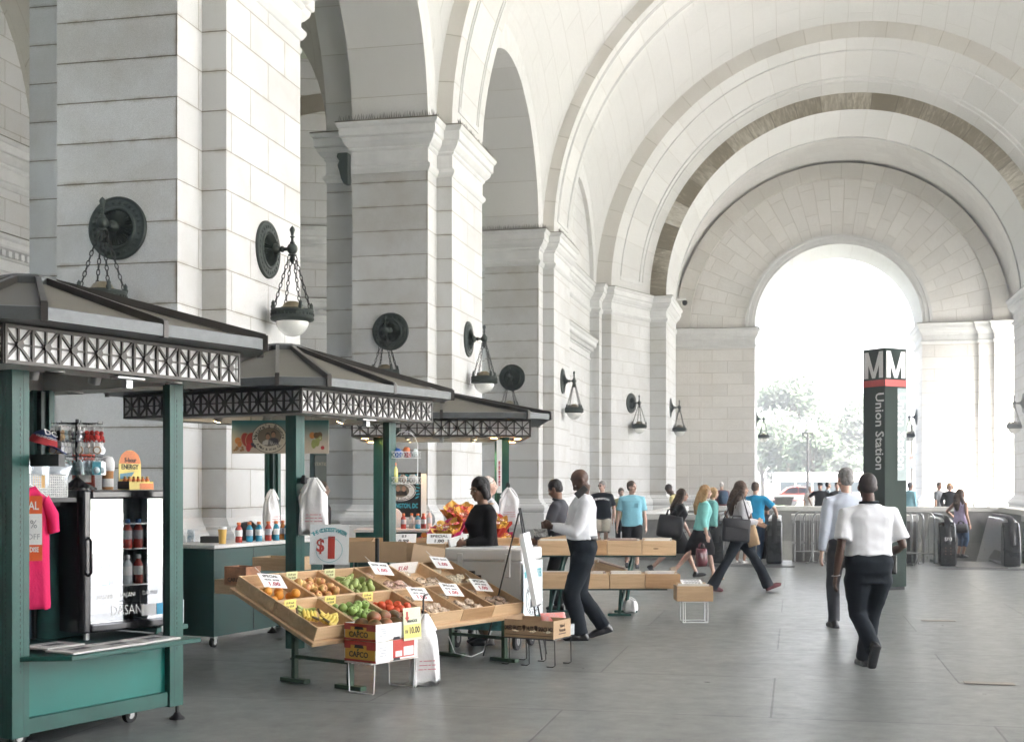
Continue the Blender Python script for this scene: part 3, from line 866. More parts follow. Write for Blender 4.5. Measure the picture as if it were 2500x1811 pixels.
# ---- first kiosk (souvenirs), at the left edge
K1O, K1T, K1S = (c2w(-2.994, 7.61)), 30.0, 2.03
K1 = kiosk('souvenir kiosk with green posts and bronze roof at the left edge', K1O, K1T, K1S, 2.40, 3.11, 10, lights=2)
s = K1S
mb = MB(); mb.box(.33, s - .33, .33, .36, .13, .585); mb.box(.33, .36, .36, s - .33, .13, .585); mb.box(s - .36, s - .33, .36, s - .33, .13, .585); mb.box(.36, s - .36, s - .36, s - .33, .13, .585)
mb.build('base_panel', TEAL, K1)
mb = MB(); mb.box(.30, s - .42, .29, .325, .11, .21); mb.box(.29, .325, .33, s - .3, .11, .21); mb.build('base_rail', GREEN, K1, bevel=.004)
mb = MB(); mb.box(.34, s - .34, .34, s - .34, .56, .60); mb.build('counter', DKGREEN, K1)
mb = MB(); mb.add([(.52, .02, .575), (s - .37, .02, .575), (s - .37, .33, .575), (.30, .33, .575), (.52, .02, .605), (s - .37, .02, .605), (s - .37, .33, .605), (.30, .33, .605)], [(3, 2, 1, 0), (4, 5, 6, 7), (0, 1, 5, 4), (1, 2, 6, 5), (2, 3, 7, 6), (3, 0, 4, 7)])
mb.build('fold_down_shelf', GREEN, K1, bevel=.004)
mb = MB(); mb.box(s - .27, s + .05, .55, 1.0, .60, .635); mb.bar((s - .27, .75, .45), (s - .02, .75, .6), .02, .02); mb.build('side_shelf', GREEN, K1, bevel=.004)
for x, y in ((.5, .5), (1.45, .5), (.5, 1.5), (1.45, 1.5)): caster(K1, x, y)
mb = MB(); mb.bar((.44, .28, 1.83), (.44, .02, 1.83), .05, .075); mb.build('hanging_arm', BLACK, K1)

def k1p(x, y, z): return K1.matrix_basis @ Vector((x, y, z))
K1.matrix_basis = T(*K1O) @ RZ(ang(K1T))
KA = ang(K1T)

# ---- second kiosk (fruit)
K2O, K2T, K2S = c2w(-.1635 * 12.0, 12.0), 29.0, 2.26
K2 = kiosk('fruit kiosk with green posts hung with a painted fruit banner', K2O, K2T, K2S, 2.35, 3.13, 11, lit=2)
K2.matrix_basis = T(*K2O) @ RZ(ang(K2T))
def k2p(x, y, z): return K2.matrix_basis @ Vector((x, y, z))
KB = ang(K2T)
# ---- third kiosk (flowers)
K3O, K3T, K3S = c2w((859 - 1250) / 3150 * 17.7, 17.75), 90.0, 2.46
# local x runs along the near side, so turn it 86 degrees right of the view
K3T = 87.0
K3O = c2w((859 - 1250) / 3150 * 17.75, 17.75)
K3 = kiosk('flower kiosk with lit lamps under its lattice frieze, farthest of the three', K3O, K3T, K3S, 2.345, 3.03, 11, lit=1)
K3.matrix_basis = T(*K3O) @ RZ(ang(K3T))
def k3p(x, y, z): return K3.matrix_basis @ Vector((x, y, z))
KC = ang(K3T)

# counters standing inside the second and third kiosk
def counter(name, label, loc, rotz, L, W, h, parentless=True, seams=2):
    t = thing(name, label, 'counter', loc, rotz, 'green counters with white tops')
    mb = MB(); mb.box(0, L, 0, W, .12, h - .045)
    mb.build('cabinet', mat('cabinet_green', (.005, .05, .042), .42, var=.2, vs=4), t, bevel=.004)
    mb = MB()
    for k in range(1, seams + 1): mb.box(L * k / (seams + 1) - .003, L * k / (seams + 1) + .003, -.004, .01, .14, h - .06)
    mb.box(0, L, -.003, .01, h * .52, h * .52 + .006)
    mb.build('panel_seams', BLACK, t)
    mb = MB(); mb.box(-.03, L + .03, -.03, W + .03, h - .04, h); mb.build('worktop', mat('speckled_worktop', (.66, .65, .63), .45, var=.12, vs=60), t, bevel=.006)
    for x, y in ((.1, .08), (L - .1, .08), (.1, W - .08), (L - .1, W - .08)): caster(t, x, y, .052)
    return t
C2 = counter('counter', 'dark green counter with white top beneath the fruit banner', c2w(-3.05, 13.2), ang(24), 2.05, .62, 1.06)
C2.matrix_basis = T(*c2w(-3.05, 13.2)) @ RZ(ang(24))
C3 = counter('counter', 'green counter with bottles beside the black poster in the flower kiosk', at(868, 18.6), ang(88), 1.22, .6, 1.03, seams=1)
C3.matrix_basis = T(*at(868, 18.6)) @ RZ(ang(88))
def c2p(x, y, z): return C2.matrix_basis @ Vector((x, y, z))
def c3p(x, y, z): return C3.matrix_basis @ Vector((x, y, z))

# lit cones under the flower kiosk
for px in (1028, 1187):
    ld = bpy.data.lights.new('spot', 'SPOT'); ld.energy = 5; ld.color = (1, .72, .42); ld.spot_size = R(95); ld.spot_blend = .6; ld.shadow_soft_size = .03
    lo = bpy.data.objects.new('kiosk_spot_light', ld); COL.objects.link(lo); p = at(px, 19.6, 2.35); lo.location = p
    lo.rotation_euler = (R(28), 0, PSI)
# ================================================================ goods and stalls
def place(o, M): o.matrix_basis = M; return o
def frame(px, Z, z, turn=0): return T(*at(px, Z, z)) @ RZ(PSI + R(turn))
def card(name, label, M, w, h, m, texts=(), cat='sign', group=None, th=.004, extra=None, stick=None):
    """flat printed board; local x right, z up, face toward -y; origin at its lower middle"""
    t = thing(name, label, cat, group=group); place(t, M)
    mb = MB(); mb.box(-w / 2, w / 2, 0, th, 0, h); mb.build('board', m, t)
    ms = []; mb = MB()
    for tx, size, x, z, mm, fat, sx in texts:
        if mm not in ms: ms.append(mm)
        put_text(mb, tx, size, T(x, -.0015, z) @ FRONT, ms.index(mm), fat=fat, sx=sx)
    if texts: mb.build('lettering', ms, t)
    if extra: extra(t)
    if stick:
        mb = MB(); mb.cyl(stick[0], stick[1], .004, n=6); mb.build('stick', PAPER, t)
    return t

# ---------------------------------------------------------------- fruit stand
F0, FT = c2w(-1.583, 10.28), ang(36.9)
FS = T(*F0) @ RZ(FT)
TILT = math.atan2(.38, .95)
SL = FS @ T(0, 0, .43) @ RX(TILT)
st = thing('fruit_stand', 'long sloping wooden fruit stand on green legs', 'stand'); place(st, FS)
mb = MB(); mb.box(-.03, 2.81, -.03, 1.04, -.035, .0, 0, T(0, 0, .43) @ RX(TILT)); mb.build('sloping_board', PLY, st, bevel=.004)
for x, y in ((.4, .63), (.4, -.02), (2.49, .63), (2.49, -.02)):
    zt = .40 + .4 * y + (.0)
    mb = MB(); mb.box(x - .025, x + .025, y - .02, y + .02, .03, zt); mb.box(x - .035, x + .035, y - .15, y + .15, 0, .035); mb.build('leg', mat('olive_green_leg', (.035, .085, .045), .5, var=.15), st, bevel=.003)
for x in (.4, 2.49):
    mb = MB(); mb.bar((x, -.02, .22), (x, .63, .22), .03, .03); mb.build('crossbar', mat('olive_green_leg', (.035, .085, .045)), st)
TW, TD, TH = .463, .505, .118
def trough(w, d, h, th=.013):
    mb = MB()
    mb.box(0, w, 0, d, 0, .010); mb.box(0, w, 0, th, .0102, h); mb.box(0, w, d - th, d, .0102, h)
    mb.box(0, th, th + .0002, d - th - .0002, .0102, h); mb.box(w - th, w, th + .0002, d - th - .0002, .0102, h)
    return mb
tray0 = None
CONT = [['bananas', 'green apples', 'red tomatoes', 'wrapped nuts, third from the right', 'wrapped nuts, second from the right', 'dark wrapped snacks at the right end'],
        ['oranges at the left end', 'red and yellow apples', 'green pears', 'wrapped nuts under the NUTS MORE card', 'wrapped snacks with a $1.60 card', 'light nuts at the right end']]
TM = {}
for r in range(2):
    for i in range(6):
        if tray0 is None:
            tray0 = trough(TW - .004, TD - .004, TH).build('wooden_tray', PLY, None, bevel=.0025); o = tray0
        else:
            o = tray0.copy(); COL.objects.link(o)
        if (r, i) in ((1, 4), (0, 1), (1, 2), (0, 4)):
            o.data = o.data.copy(); o.data.materials[0] = PLY if (r, i) != (0, 4) else PLY2
        M = SL @ T(i * TW + .002, .0 + r * TD, .002 + (.0)); o.matrix_basis = M; TM[r, i] = M
        tag(o, ('front' if r == 0 else 'back') + ' row wooden tray holding ' + CONT[r][i], 'tray', 'wooden trays on the fruit stand')

# fruit
def fruit_mesh(kind):
    mb = MB()
    if kind == 'apple': mb.lathe([(.001, -.028), (.014, -.034), (.030, -.027), (.039, 0), (.036, .022), (.022, .034), (.010, .031), (.001, .024)], 16)
    if kind == 'pear': mb.lathe([(.001, -.036), (.022, -.034), (.034, -.014), (.033, .006), (.022, .03), (.016, .046), (.009, .056), (.001, .058)], 14)
    if kind == 'orange': mb.ell((0, 0, 0), (.041, .041, .039))
    if kind == 'tomato': mb.lathe([(.001, -.024), (.02, -.027), (.036, -.014), (.038, .004), (.026, .024), (.012, .026), (.001, .021)], 14)
    if kind == 'mango':
        mb.ell((0, 0, 0), (.062, .05, .047))
    return mb
def stem(z): mb = MB(); mb.tube([(0, 0, z - .012), (.002, 0, z + .006), (.006, 0, z + .014)], .0022, 5); return mb
APR = mat('apple_red_yellow', (.50, .10, .05), .3, var=.15, vs=14, col2=(.66, .50, .17), stretch=(1, 1, .3))
APG = mat('apple_green', (.26, .38, .10), .3, var=.12, vs=20)
PEAR = mat('pear_green', (.30, .37, .11), .4, var=.15, vs=20)
ORA = mat('orange_peel', (.72, .30, .03), .42, var=.08, vs=9, bump=.3, bs=220)
TOM = mat('tomato_red', (.62, .09, .03), .22, var=.2, vs=9)
BAN = mat('banana_skin', (.70, .55, .12), .45, var=.1, vs=9)
BANG = mat('banana_green', (.36, .42, .10), .45, var=.2, vs=9)
MANG = mat('mango_skin', (.075, .12, .03), .4, var=.25, vs=7, col2=(.33, .09, .045))
STEMM = mat('fruit_stem', (.10, .07, .03), .8)
protos = {}
def fruit(kind, label, m, M, group, z=0):
    key = (kind, m.name)
    if key not in protos:
        o = fruit_mesh(kind).build(kind, m, None, smooth=180)
        if kind in ('apple', 'pear'): stem({'apple': .024, 'pear': .056}[kind]).build('stem', STEMM, o)
        protos[key] = o
    else: o = dup(protos[key])
    o.matrix_basis = M; tag(o, label, {'orange': 'orange', 'mango': 'mango'}.get(kind, kind), group)
    return o
def heap(tm, kind, m, n, label, group, rad, seed, x0=.06, x1=.40, y0=.12, y1=.40):
    rr = random.Random(seed); pts = []
    tries = 0
    while len(pts) < n and tries < 4000:
        tries += 1
        z = rad if len(pts) < n * .68 else rad * 2.35
        p = Vector((rr.uniform(x0, x1), rr.uniform(y0, y1) if z == rad else rr.uniform(y0, y0 + (y1 - y0) * .7), z + .012))
        if all((p - q).length > rad * 1.82 for q in pts): pts.append(p)
    for p in pts:
        fruit(kind, label, m, tm @ T(*p) @ Matrix.Rotation(rr.uniform(0, 6.28), 4, Vector((rr.uniform(-.5, .5), rr.uniform(-.5, .5), 1)).normalized()) @ Matrix.Rotation(rr.uniform(-.7, .7), 4, 'X'), group)
heap(TM[1, 0], 'orange', ORA, 7, 'orange in the back left tray of the fruit stand', 'oranges in the back left tray', .041, 1, y1=.32)
heap(TM[1, 1], 'apple', APR, 22, 'red and yellow apple in the back row tray', 'red and yellow apples', .038, 2, y1=.42)
heap(TM[1, 2], 'pear', PEAR, 24, 'green pear in the back row tray', 'green pears', .034, 3, y1=.42)
heap(TM[0, 1], 'apple', APG, 22, 'green apple in the front row tray', 'green apples', .038, 4, y1=.42)
heap(TM[0, 2], 'tomato', TOM, 19, 'red tomato in the front row tray', 'red tomatoes', .037, 5, y1=.40)
def banana_hand(label, M, m, n, seed):
    t = thing('banana_bunch', label, 'bananas', group='banana bunches'); place(t, M); rr = random.Random(seed)
    for k in range(n):
        a0 = (k - n / 2) * .16; pts = []; rs = []
        for j in range(9):
            a = -1.0 + 2.0 * j / 8; r = .095
            pts.append(Vector((r * math.sin(a), (k - n / 2) * .031 + .012 * abs(a), r * (1 - math.cos(a)) + .018 + .004 * (k % 2)))); rs.append(.0175 * (1 - .82 * max(0, abs(a) - .72) / .28) if abs(a) > .72 else .0175)
        mb = MB(); mb.tube(pts, rs, 8); mb.build('banana', m, t, smooth=70)
    mb = MB(); mb.tube([(-.078, -n * .015, .055), (-.095, 0, .075)], [.012, .008], 6); mb.build('stem', STEMM, t)
    return t
banana_hand('yellow banana bunch lying at the front of its tray', TM[0, 0] @ T(.27, .16, .05) @ RZ(.3), BAN, 4, 1)
banana_hand('yellow banana bunch behind the front bunch', TM[0, 0] @ T(.15, .25, .05) @ RZ(1.0), BAN, 4, 2)
banana_hand('greenish banana bunch standing at the back of the tray', TM[0, 0] @ T(.20, .36, .06) @ RZ(-.5) @ RX(.7), BANG, 3, 3)
banana_hand('yellow bananas at the right side of the tray', TM[0, 0] @ T(.35, .24, .05) @ RZ(-.6), BAN, 3, 4)
# wrapped nut bags
NUTM = [mat('nut_bag_%d' % i, c, .18, var=.45, vs=45, coat=.7, bump=.7, bs=40, col2=c2_) for i, (c, c2_) in enumerate((((.34, .20, .11), (.62, .50, .38)), ((.30, .12, .07), (.60, .42, .34)), ((.12, .06, .04), (.40, .28, .2)), ((.48, .36, .2), (.7, .62, .48))))]
def nutbag(label, M, m, seed, group):
    rr = random.Random(seed); mb = MB(); mb.ell((0, 0, .018), (.065, .048, .022), nu=18, nv=10)
    for i, v in enumerate(mb.v):
        n = noise.noise(v * 38 + Vector((seed * 7, 0, 0))); mb.v[i] = v + Vector((v.x * .25 * n, v.y * .25 * n, .012 * n))
    mb.add([(-.075, -.03, .02), (-.06, -.012, .024), (-.06, .012, .024), (-.08, .032, .018)], [(0, 1, 2, 3)])
    o = mb.build('nut_bag', m, None, smooth=180); place(o, M); return tag(o, label, 'snack bag', group)
for (r, i), mi, lab in (((1, 3), 1, 'clear bag of reddish nuts in the back row under the NUTS MORE card'), ((1, 4), 0, 'clear bag of nuts in the back row beside the $1.60 card'), ((1, 5), 3, 'clear bag of light nuts at the back right end'), ((0, 3), 0, 'clear bag of nuts in the front row next to the tomatoes'), ((0, 4), 0, 'clear bag of nuts in the front row, second tray from the right'), ((0, 5), 2, 'clear bag of dark snacks in the front right tray')):
    rr = random.Random(r * 10 + i)
    for k in range(7):
        x = .085 + (k % 3) * .145 + rr.uniform(-.015, .015); y = .13 + (k // 3) * .11 + rr.uniform(-.01, .01)
        nutbag(lab, TM[r, i] @ T(x, y, .035 + (.03 if k == 6 else 0)) @ RZ(rr.uniform(-.8, .8)), NUTM[mi], r * 70 + i * 9 + k, 'wrapped bags ' + lab[-20:])
# price cards
def special(label, M, lines=('SPECIAL', 'NUTS · MORE', '1.00')):
    tx = []
    z = .205
    if len(lines) == 3: tx = [(lines[0], .050, 0, .175, INK, .0012, 1.15), (lines[1], .030, 0, .118, INK, .0008, 1.1), (lines[2], .078, .0, .055, REDINK, .002, 1.25)]
    else: tx = [(lines[0], .036, 0, .165, INK, .001, 1.1), (lines[1], .078, 0, .075, REDINK, .002, 1.25)]
    return card('price_card', label, M, .31, .215, PAPER, tx, 'price card', 'white price cards on the trays', stick=((-.05, .006, .1), (-.12, .02, .33)))
def tsign(r, i, x=.23, y=.30, z=.10, lean=-1.02, rz=.0): return TM[r, i] @ T(x - .03, y + .03, z + .005) @ RZ(rz) @ RX(lean - .2) @ RY(.16) @ Matrix.Scale(.76, 4)
special('white SPECIAL NUTS MORE card over the oranges at the far left', tsign(1, 0, .22, .20, .115))
special('white NUTS MORE 1.00 card at the middle of the back row', tsign(1, 3, .22, .25, .125), ('NUTS · MORE', '1.00'))
special('white 1.00 card at the right end of the back row', tsign(1, 5, .2, .28, .125), ('NUTS · EACH', '1.00'))
special('white SPECIAL card next to the tomatoes in the front row', tsign(0, 3, .17, .20, .125), ('SPECIAL', 'NUTS · EACH', '1.00'))
special('white SPECIAL card in the second tray from the right, front row', tsign(0, 4, .18, .22, .125), ('SPECIAL', 'NUTS · EACH', '1.00'))
special('white SPECIAL card over the dark snacks at the front right end', tsign(0, 5, .2, .25, .125), ('SPECIAL', 'NUTS · EACH', '1.00'))
PALEY = mat('pale_green_card', (.62, .64, .36), .65, var=.05)
YTX = [('$1.00 each', .036, 0, .085, mat('olive_ink', (.10, .10, .03), .6), .0008, .85), ('6 for $5.00', .036, 0, .040, mat('olive_ink', (.1, .1, .03)), .0008, .85)]
for (r, i), m, lab in (((1, 1), PALEY, 'pale price card over the red and yellow apples'), ((1, 2), PALEY, 'pale price card over the pears'), ((0, 0), YELLOWC, 'yellow price card over the bananas'), ((0, 1), YELLOWC, 'yellow price card over the green apples'), ((0, 2), YELLOWC, 'yellow price card over the tomatoes')):
    card('price_card', lab, TM[r, i] @ T(.13, .46, .05) @ RX(-.30) @ Matrix.Scale(.66, 4), .20, .125, m, YTX, 'price card', 'small yellow price cards')
card('price_card', 'white $1.60 card fixed inside the back row tray', TM[1, 4] @ T(.2, TD - .03, .02), .40, .12, PAPER, [('$1.60', .062, 0, .06, REDINK, .001, 1)], 'price card')

# ---------------------------------------------------------------- mango boxes on the white wire rack
def wire_rack(label, M, L, W, H, m, bars=9, name='wire_rack', group=None):
    t = thing(name, label, 'rack', group=group); place(t, M); r = .0055
    for x in (0.04, L - .04):
        mb = MB(); mb.tube([(x, 0, H), (x, .01, .012), (x + .0, .02, r), (x, W - .02, r), (x, W - .01, .012), (x, W, H)], r, 6); mb.build('leg', m, t, smooth=60)
    mb = MB(); mb.tube([(0, 0, H), (L, 0, H), (L, W, H), (0, W, H)], r, 6, closed=True)
    for k in range(1, bars): mb.tube([(L * k / bars, 0, H - .004), (L * k / bars, W, H - .004)], .003, 5)
    for k in range(1, 4): mb.tube([(0, W * k / 4, H - .009), (L, W * k / 4, H - .009)], .003, 5)
    mb.build('shelf_grid', m, t, smooth=60)
    return t
MR = T(*at(843, 10.42)) @ RZ(FT) @ T(0, -.286, 0)
wire_rack('white wire rack on the floor carrying the mango boxes', MR, .56, .29, .25, WIREW)
REDB = mat('carton_red', (.46, .05, .035), .6, var=.08); YELB = mat('carton_yellow', (.70, .42, .06), .6, var=.08)
def fruitbox(label, M, h, L=.50, W=.345):
    t = thing('fruit_carton', label, 'carton', group='printed mango cartons'); place(t, M); th = .008
    mb = MB(); mb.box(0, L, 0, W, 0, .006, 2)
    mb.box(0, L, 0, th, .006, h, 1); mb.box(0, L, W - th, W, .006, h, 1); mb.box(0, th, th, W - th, .006, h, 0); mb.box(L - th, L, th, W - th, .006, h, 0)
    mb.build('box', [YELB, PAPER, CARD], t)
    # end panel facing left (local x=0): red shoulders, hand slot, brand
    EF = T(0, W, 0) @ LEFTF
    mb = MB()
    mb.add([(0, h * .62, .0015), (.07, h * .62, .0015), (.07, h + .0, .0015), (0, h + .0, .0015)], [(0, 1, 2, 3)], 0, EF)
    mb.add([(W - .10, h * .60, .0015), (W, h * .60, .0015), (W, h, .0015), (W - .10, h, .0015)], [(0, 1, 2, 3)], 0, EF)
    mb.add([(.07, h * .80, .0014), (W - .1, h * .80, .0014), (W - .1, h, .0014), (.07, h, .0014)], [(0, 1, 2, 3)], 0, EF)
    mb.add([(0, .0, .0015), (W, 0, .0015), (W, .018, .0015), (0, .018, .0015)], [(0, 1, 2, 3)], 0, EF)
    mb.add([(.11, h * .66, .002), (W - .13, h * .66, .002), (W - .14, h * .82, .002), (.12, h * .82, .002)], [(0, 1, 2, 3)], 1, EF)
    put_text(mb, 'CAPCO', .062, EF @ T(W * .46, h * .34, .003), 1, fat=.0018)
    mb.ell((0, 0, 0), (.014, .008, .001), 2, EF @ T(W * .44, h * .58, .003) @ RZ(.8), 8, 4)
    mb.build('print', [REDB, INK, mat('leaf_print', (.05, .2, .04), .6)], t)
    # long side facing the viewer (local y=0): white label with red frame
    mb = MB()
    mb.add([(0, 0, .0015), (.16, 0, .0015), (.16, h, .0015), (0, h, .0015)], [(0, 1, 2, 3)], 1, FRONT)
    mb.add([(.20, .02, .0016), (L - .04, .02, .0016), (L - .04, h, .0016), (.2, h, .0016)], [(0, 1, 2, 3)], 0 if h > .15 else 1, FRONT)
    mb.add([(.23, .03, .002), (.31, .03, .002), (.31, h * .45, .002), (.23, h * .45, .002)], [(0, 1, 2, 3)], 1, FRONT)
    mb.add([(.33, .03, .002), (.45, .03, .002), (.45, h * .62, .002), (.33, h * .62, .002)], [(0, 1, 2, 3)], 1, FRONT)
    mb.add([(.20, .0, .0022), (.29, .0, .0022), (.28, .022, .0022), (.21, .022, .0022)], [(0, 1, 2, 3)], 2, FRONT)
    for k in range(4): mb.add([(.04, h * (.3 + k * .13), .003), (.12, h * (.3 + k * .13), .003), (.12, h * (.3 + k * .13) + .006, .003), (.04, h * (.3 + k * .13) + .006, .003)], [(0, 1, 2, 3)], 3, FRONT)
    mb.build('side_label', [REDB, PAPER, INK, mat('grey_print', (.35, .36, .4), .6)], t)
    return t
MB1 = MR @ T(.02, -.03, .258)
fruitbox('lower printed carton on the wire rack under the mangoes', MB1, .165)
MB2 = MR @ T(.03, -.02, .426) 
fruitbox('upper printed carton full of mangoes', MB2, .135)
rr = random.Random(12)
for k, (x, y, z) in enumerate(((.08, .09, .12), (.08, .22, .12), (.20, .08, .12), (.20, .22, .12), (.33, .09, .12), (.33, .23, .12), (.44, .1, .11), (.43, .24, .12), (.14, .15, .175), (.27, .16, .175), (.40, .17, .165))):
    o = fruit('mango', 'green and red mango in the upper carton', MANG, MB2 @ T(x, y, z) @ RZ(rr.uniform(0, 3)) @ RY(rr.uniform(-.4, .4)), 'mangoes in the carton')
    o.scale = (1.12,) * 3
mg = card('price_card', 'pale green and yellow MANGOS 10.00 card standing in the carton', MB2 @ T(.42, -.022, -.02) @ RX(-.04), .215, .265, mat('mango_card', (.66, .70, .50), .6, var=.05), [('MANGOS', .032, 0, .155, INK, .0008, .9), ('10/', .040, -.075, .072, INK, .001, .8), ('10.00', .076, .022, .078, INK, .0022, .8)], 'price card')
mb = MB(); mb.box(-.105, .105, -.0012, -.0004, .018, .128); mb.build('yellow_panel', YELLOWC, mg)
mb = MB(); P = [(-.075, .235), (-.05, .235), (-.05, .19), (-.035, .19), (-.0625, .15), (-.09, .19), (-.075, .19)]; mb.add([(x, -.0012, z) for x, z in P], [tuple(range(7))], 0); mb.build('arrow', REDB, mg)

# ---------------------------------------------------------------- plastic bags
def bag(label, M, w, h, seed=0, text=True, fl=1.0, bundle=False):
    t = thing('plastic_bag', label, 'plastic bag', group='white plastic bags'); place(t, M)
    rr = random.Random(seed)
    prof = ((0, .10, .016), (.05, .16, .02), (.10, .30, .03), (.20, .58, .04), (.30, .80, .045), (.36, .87, .05), (.60, .93, .05), (.82, .98, .045), (.96, 1.0, .05), (1.0, .98, .035))
    n = 26; rings = []
    for f, ww, dd in prof:
        ring = []
        for k in range(n):
            a = 2 * PI * k / n
            x = math.cos(a); y = math.sin(a)
            x = math.copysign(abs(x) ** .6, x); y = math.copysign(abs(y) ** .8, y)
            p = Vector((x * ww * w / 2, y * dd * fl, -f * h))
            q = noise.noise(Vector((p.x * 9 + seed, p.z * 3.5, y * 2))) ; q2 = noise.noise(Vector((p.x * 22, p.z * 6 + seed, y * 3)))
            pl = math.sin(p.x * 70 / w * .25 + q * 4) * .010
            p += Vector((q * .030 * min(1, f * 4), (q * .038 + q2 * .022 + pl) * min(1, f * 4), (q2 * .05 + q * .04 if f > .9 else 0)))
            ring.append(p)
        rings.append(ring)
    mb = MB(); mb.loft(rings, 0)
    mb.build('sack', BAGW, t, smooth=75)
    mb = MB()
    for s in (-1, 1):
        mb.tube([(s * w * .36, 0, -.25 * h), (s * w * .2, .005, -.1 * h), (s * .015, 0, .0)], [.022, .018, .012], 7)
    mb.build('handle', BAGW, t, smooth=75)
    if text:
        mb = MB(); red = mat('faded_red_print', (.62, .25, .28), .5, var=.1)
        for k in range(12): mb.cbox((-.22 * w + (k % 4) * w * .15, -.068 * fl, -h * (.66 + .06 * (k // 4))), (w * (.08 + .04 * (k % 3)), .002, h * .014), 0)
        mb.build('print', red, t)
    return t
# bag hanging from the fruit stand front
HKM = SL @ T(2.0, -.03, .10)
HP = at(1036, 10.95, .62)
t = thing('bag_hook', 'black hook on the front edge of the fruit stand', 'hook', HP); mb = MB(); mb.tube([(0, .1, .12), (0, .0, .12), (0, -.03, .08), (0, -.03, -.01), (0, -.05, -.03), (0, -.06, 0)], .008, 6); mb.build('wire', WIREB, t, smooth=60)
bag('white plastic bag hanging from the front of the fruit stand to the floor', T(*at(1036, 10.78, .60)) @ RZ(PSI + .35), .25, .58, 4, fl=1.3)
# bags on the kiosk posts
def hook(label, M, L=.16):
    t = thing('hook_arm', label, 'hook', group='black hooks on kiosk posts'); place(t, M); mb = MB(); mb.box(-.03, .03, -L, 0, -.03, .03); mb.box(-.02, .02, -L - .012, -L, -.035, .05); mb.build('arm', BLACK, t, bevel=.006)
hook('black hook holding the bag bundle on the fruit kiosk near post', frame(748, 12.55, hz(1172, 12.4)))
bag('bundle of white plastic bags on the near post of the fruit kiosk', frame(768, 12.32, hz(1166, 12.3)), .27, .53, 1)
o = bag('second white bag of the bundle, just behind the first on the near post', frame(762, 12.42, hz(1166, 12.3), 8), .26, .55, 7, text=False)
bag('thin white plastic bag on the back post of the fruit kiosk', frame(664, 14.35, hz(1194, 14.35), 55), .24, .46, 2)
hook('black hook on the right post of the flower kiosk', frame(1240, 17.75, hz(1186, 17.7)))
bag('white plastic bag on the right post of the flower kiosk', frame(1243, 17.5, hz(1190, 17.5)), .29, .5, 3)

# ---------------------------------------------------------------- first kiosk: cooler and souvenirs
fr = thing('drinks_fridge', 'black countertop drinks cooler with a bright glass door', 'fridge'); place(fr, K1.matrix_basis @ T(1.127, .60, .60) @ RZ(-.14))
FB = mat('fridge_black', (.013, .012, .015), .22, var=.3, vs=1.5, coat=.4)
mb = MB(); W_, D_, H_ = .755, .55, 1.04
mb.box(0, .03, .07, D_, .05, H_); mb.box(W_ - .03, W_, .07, D_, .05, H_); mb.box(.0301, W_ - .0301, D_ - .03, D_, .05, H_); mb.box(.0301, W_ - .0301, .07, D_ - .0301, .05, .12); mb.box(.0301, W_ - .0301, .07, D_ - .0301, H_ - .06, H_)
mb.build('cabinet', FB, fr, bevel=.006)
mb = MB(); mb.box(.03, W_ - .03, D_ - .034, D_ - .031, .12, H_ - .06); mb.box(.031, .034, .08, D_ - .035, .12, H_ - .06); mb.box(W_ - .034, W_ - .031, .08, D_ - .035, .12, H_ - .06); mb.build('liner', mat('fridge_liner', (.70, .74, .76), .4), fr)
mb = MB(); fw = .062
mb.box(0, fw, .0, .065, .05, H_); mb.box(W_ - fw, W_, 0, .065, .05, H_); mb.box(fw + .0002, W_ - fw - .0002, 0, .065, .05, .05 + fw); mb.box(fw + .0002, W_ - fw - .0002, 0, .065, H_ - fw, H_)
mb.build('door', FB, fr, bevel=.014, bevseg=2)
m, nt, b = newmat('reflecting_door_glass'); nt.nodes.remove(b)
g = nd(nt, 'ShaderNodeBsdfGlossy', i_Roughness=.015); g.inputs['Color'].default_value = (.95, .97, 1, 1); tr = nd(nt, 'ShaderNodeBsdfTransparent'); mx = nd(nt, 'ShaderNodeMixShader', i_0=.33)
nt.links.new(tr.outputs[0], mx.inputs[1]); nt.links.new(g.outputs[0], mx.inputs[2]); nt.links.new(mx.outputs[0], nt.nodes['Material Output'].inputs[0])
DGLASS = m
mb = MB(); mb.add([(fw, .03, .05 + fw), (W_ - fw, .03, .05 + fw), (W_ - fw, .03, H_ - fw), (fw, .03, H_ - fw)], [(0, 1, 2, 3)]); mb.build('glass', DGLASS, fr)
mb = MB(); mb.tube([(.035, -.005, .45), (.035, -.035, .47), (.035, -.035, .69), (.035, -.005, .71)], .011, 7); mb.build('handle', BLACK, fr, smooth=60)
mb = MB()
for z in (.36, .62, .80): mb.box(.036, W_ - .036, .09, D_ - .04, z - .008, z)
mb.build('shelf', STEEL, fr)
for x in (.06, W_ - .06):
    for y in (.06, D_ - .06): MB().cyl((x, y, 0), (x, y, .05), .022, n=10).build('foot', STEEL, fr)
mb = MB(); put_text(mb, 'DASANI', .10, T(W_ * .50, .0285, .185) @ FRONT, 0, fat=-.001, sx=.8)
mb.build('lettering', PAPER, fr)
for k in range(3):
    mb = MB(); put_text(mb, 'DASANI', .045, T(W_ * (.25 + .25 * k), .0285, .29 + .004 * k) @ FRONT, 0, sx=.8); mb.build('lettering', PAPER, fr)
mb = MB(); mb.box(W_ - .26, W_ - .135, .0265, .0285, .135, .215, 0); mb.box(W_ - .13, W_ - .075, .0265, .0285, .135, .215, 1); mb.build('sticker', [PAPER, mat('sticker_blue', (.03, .28, .45), .5)], fr)
BOT = {}
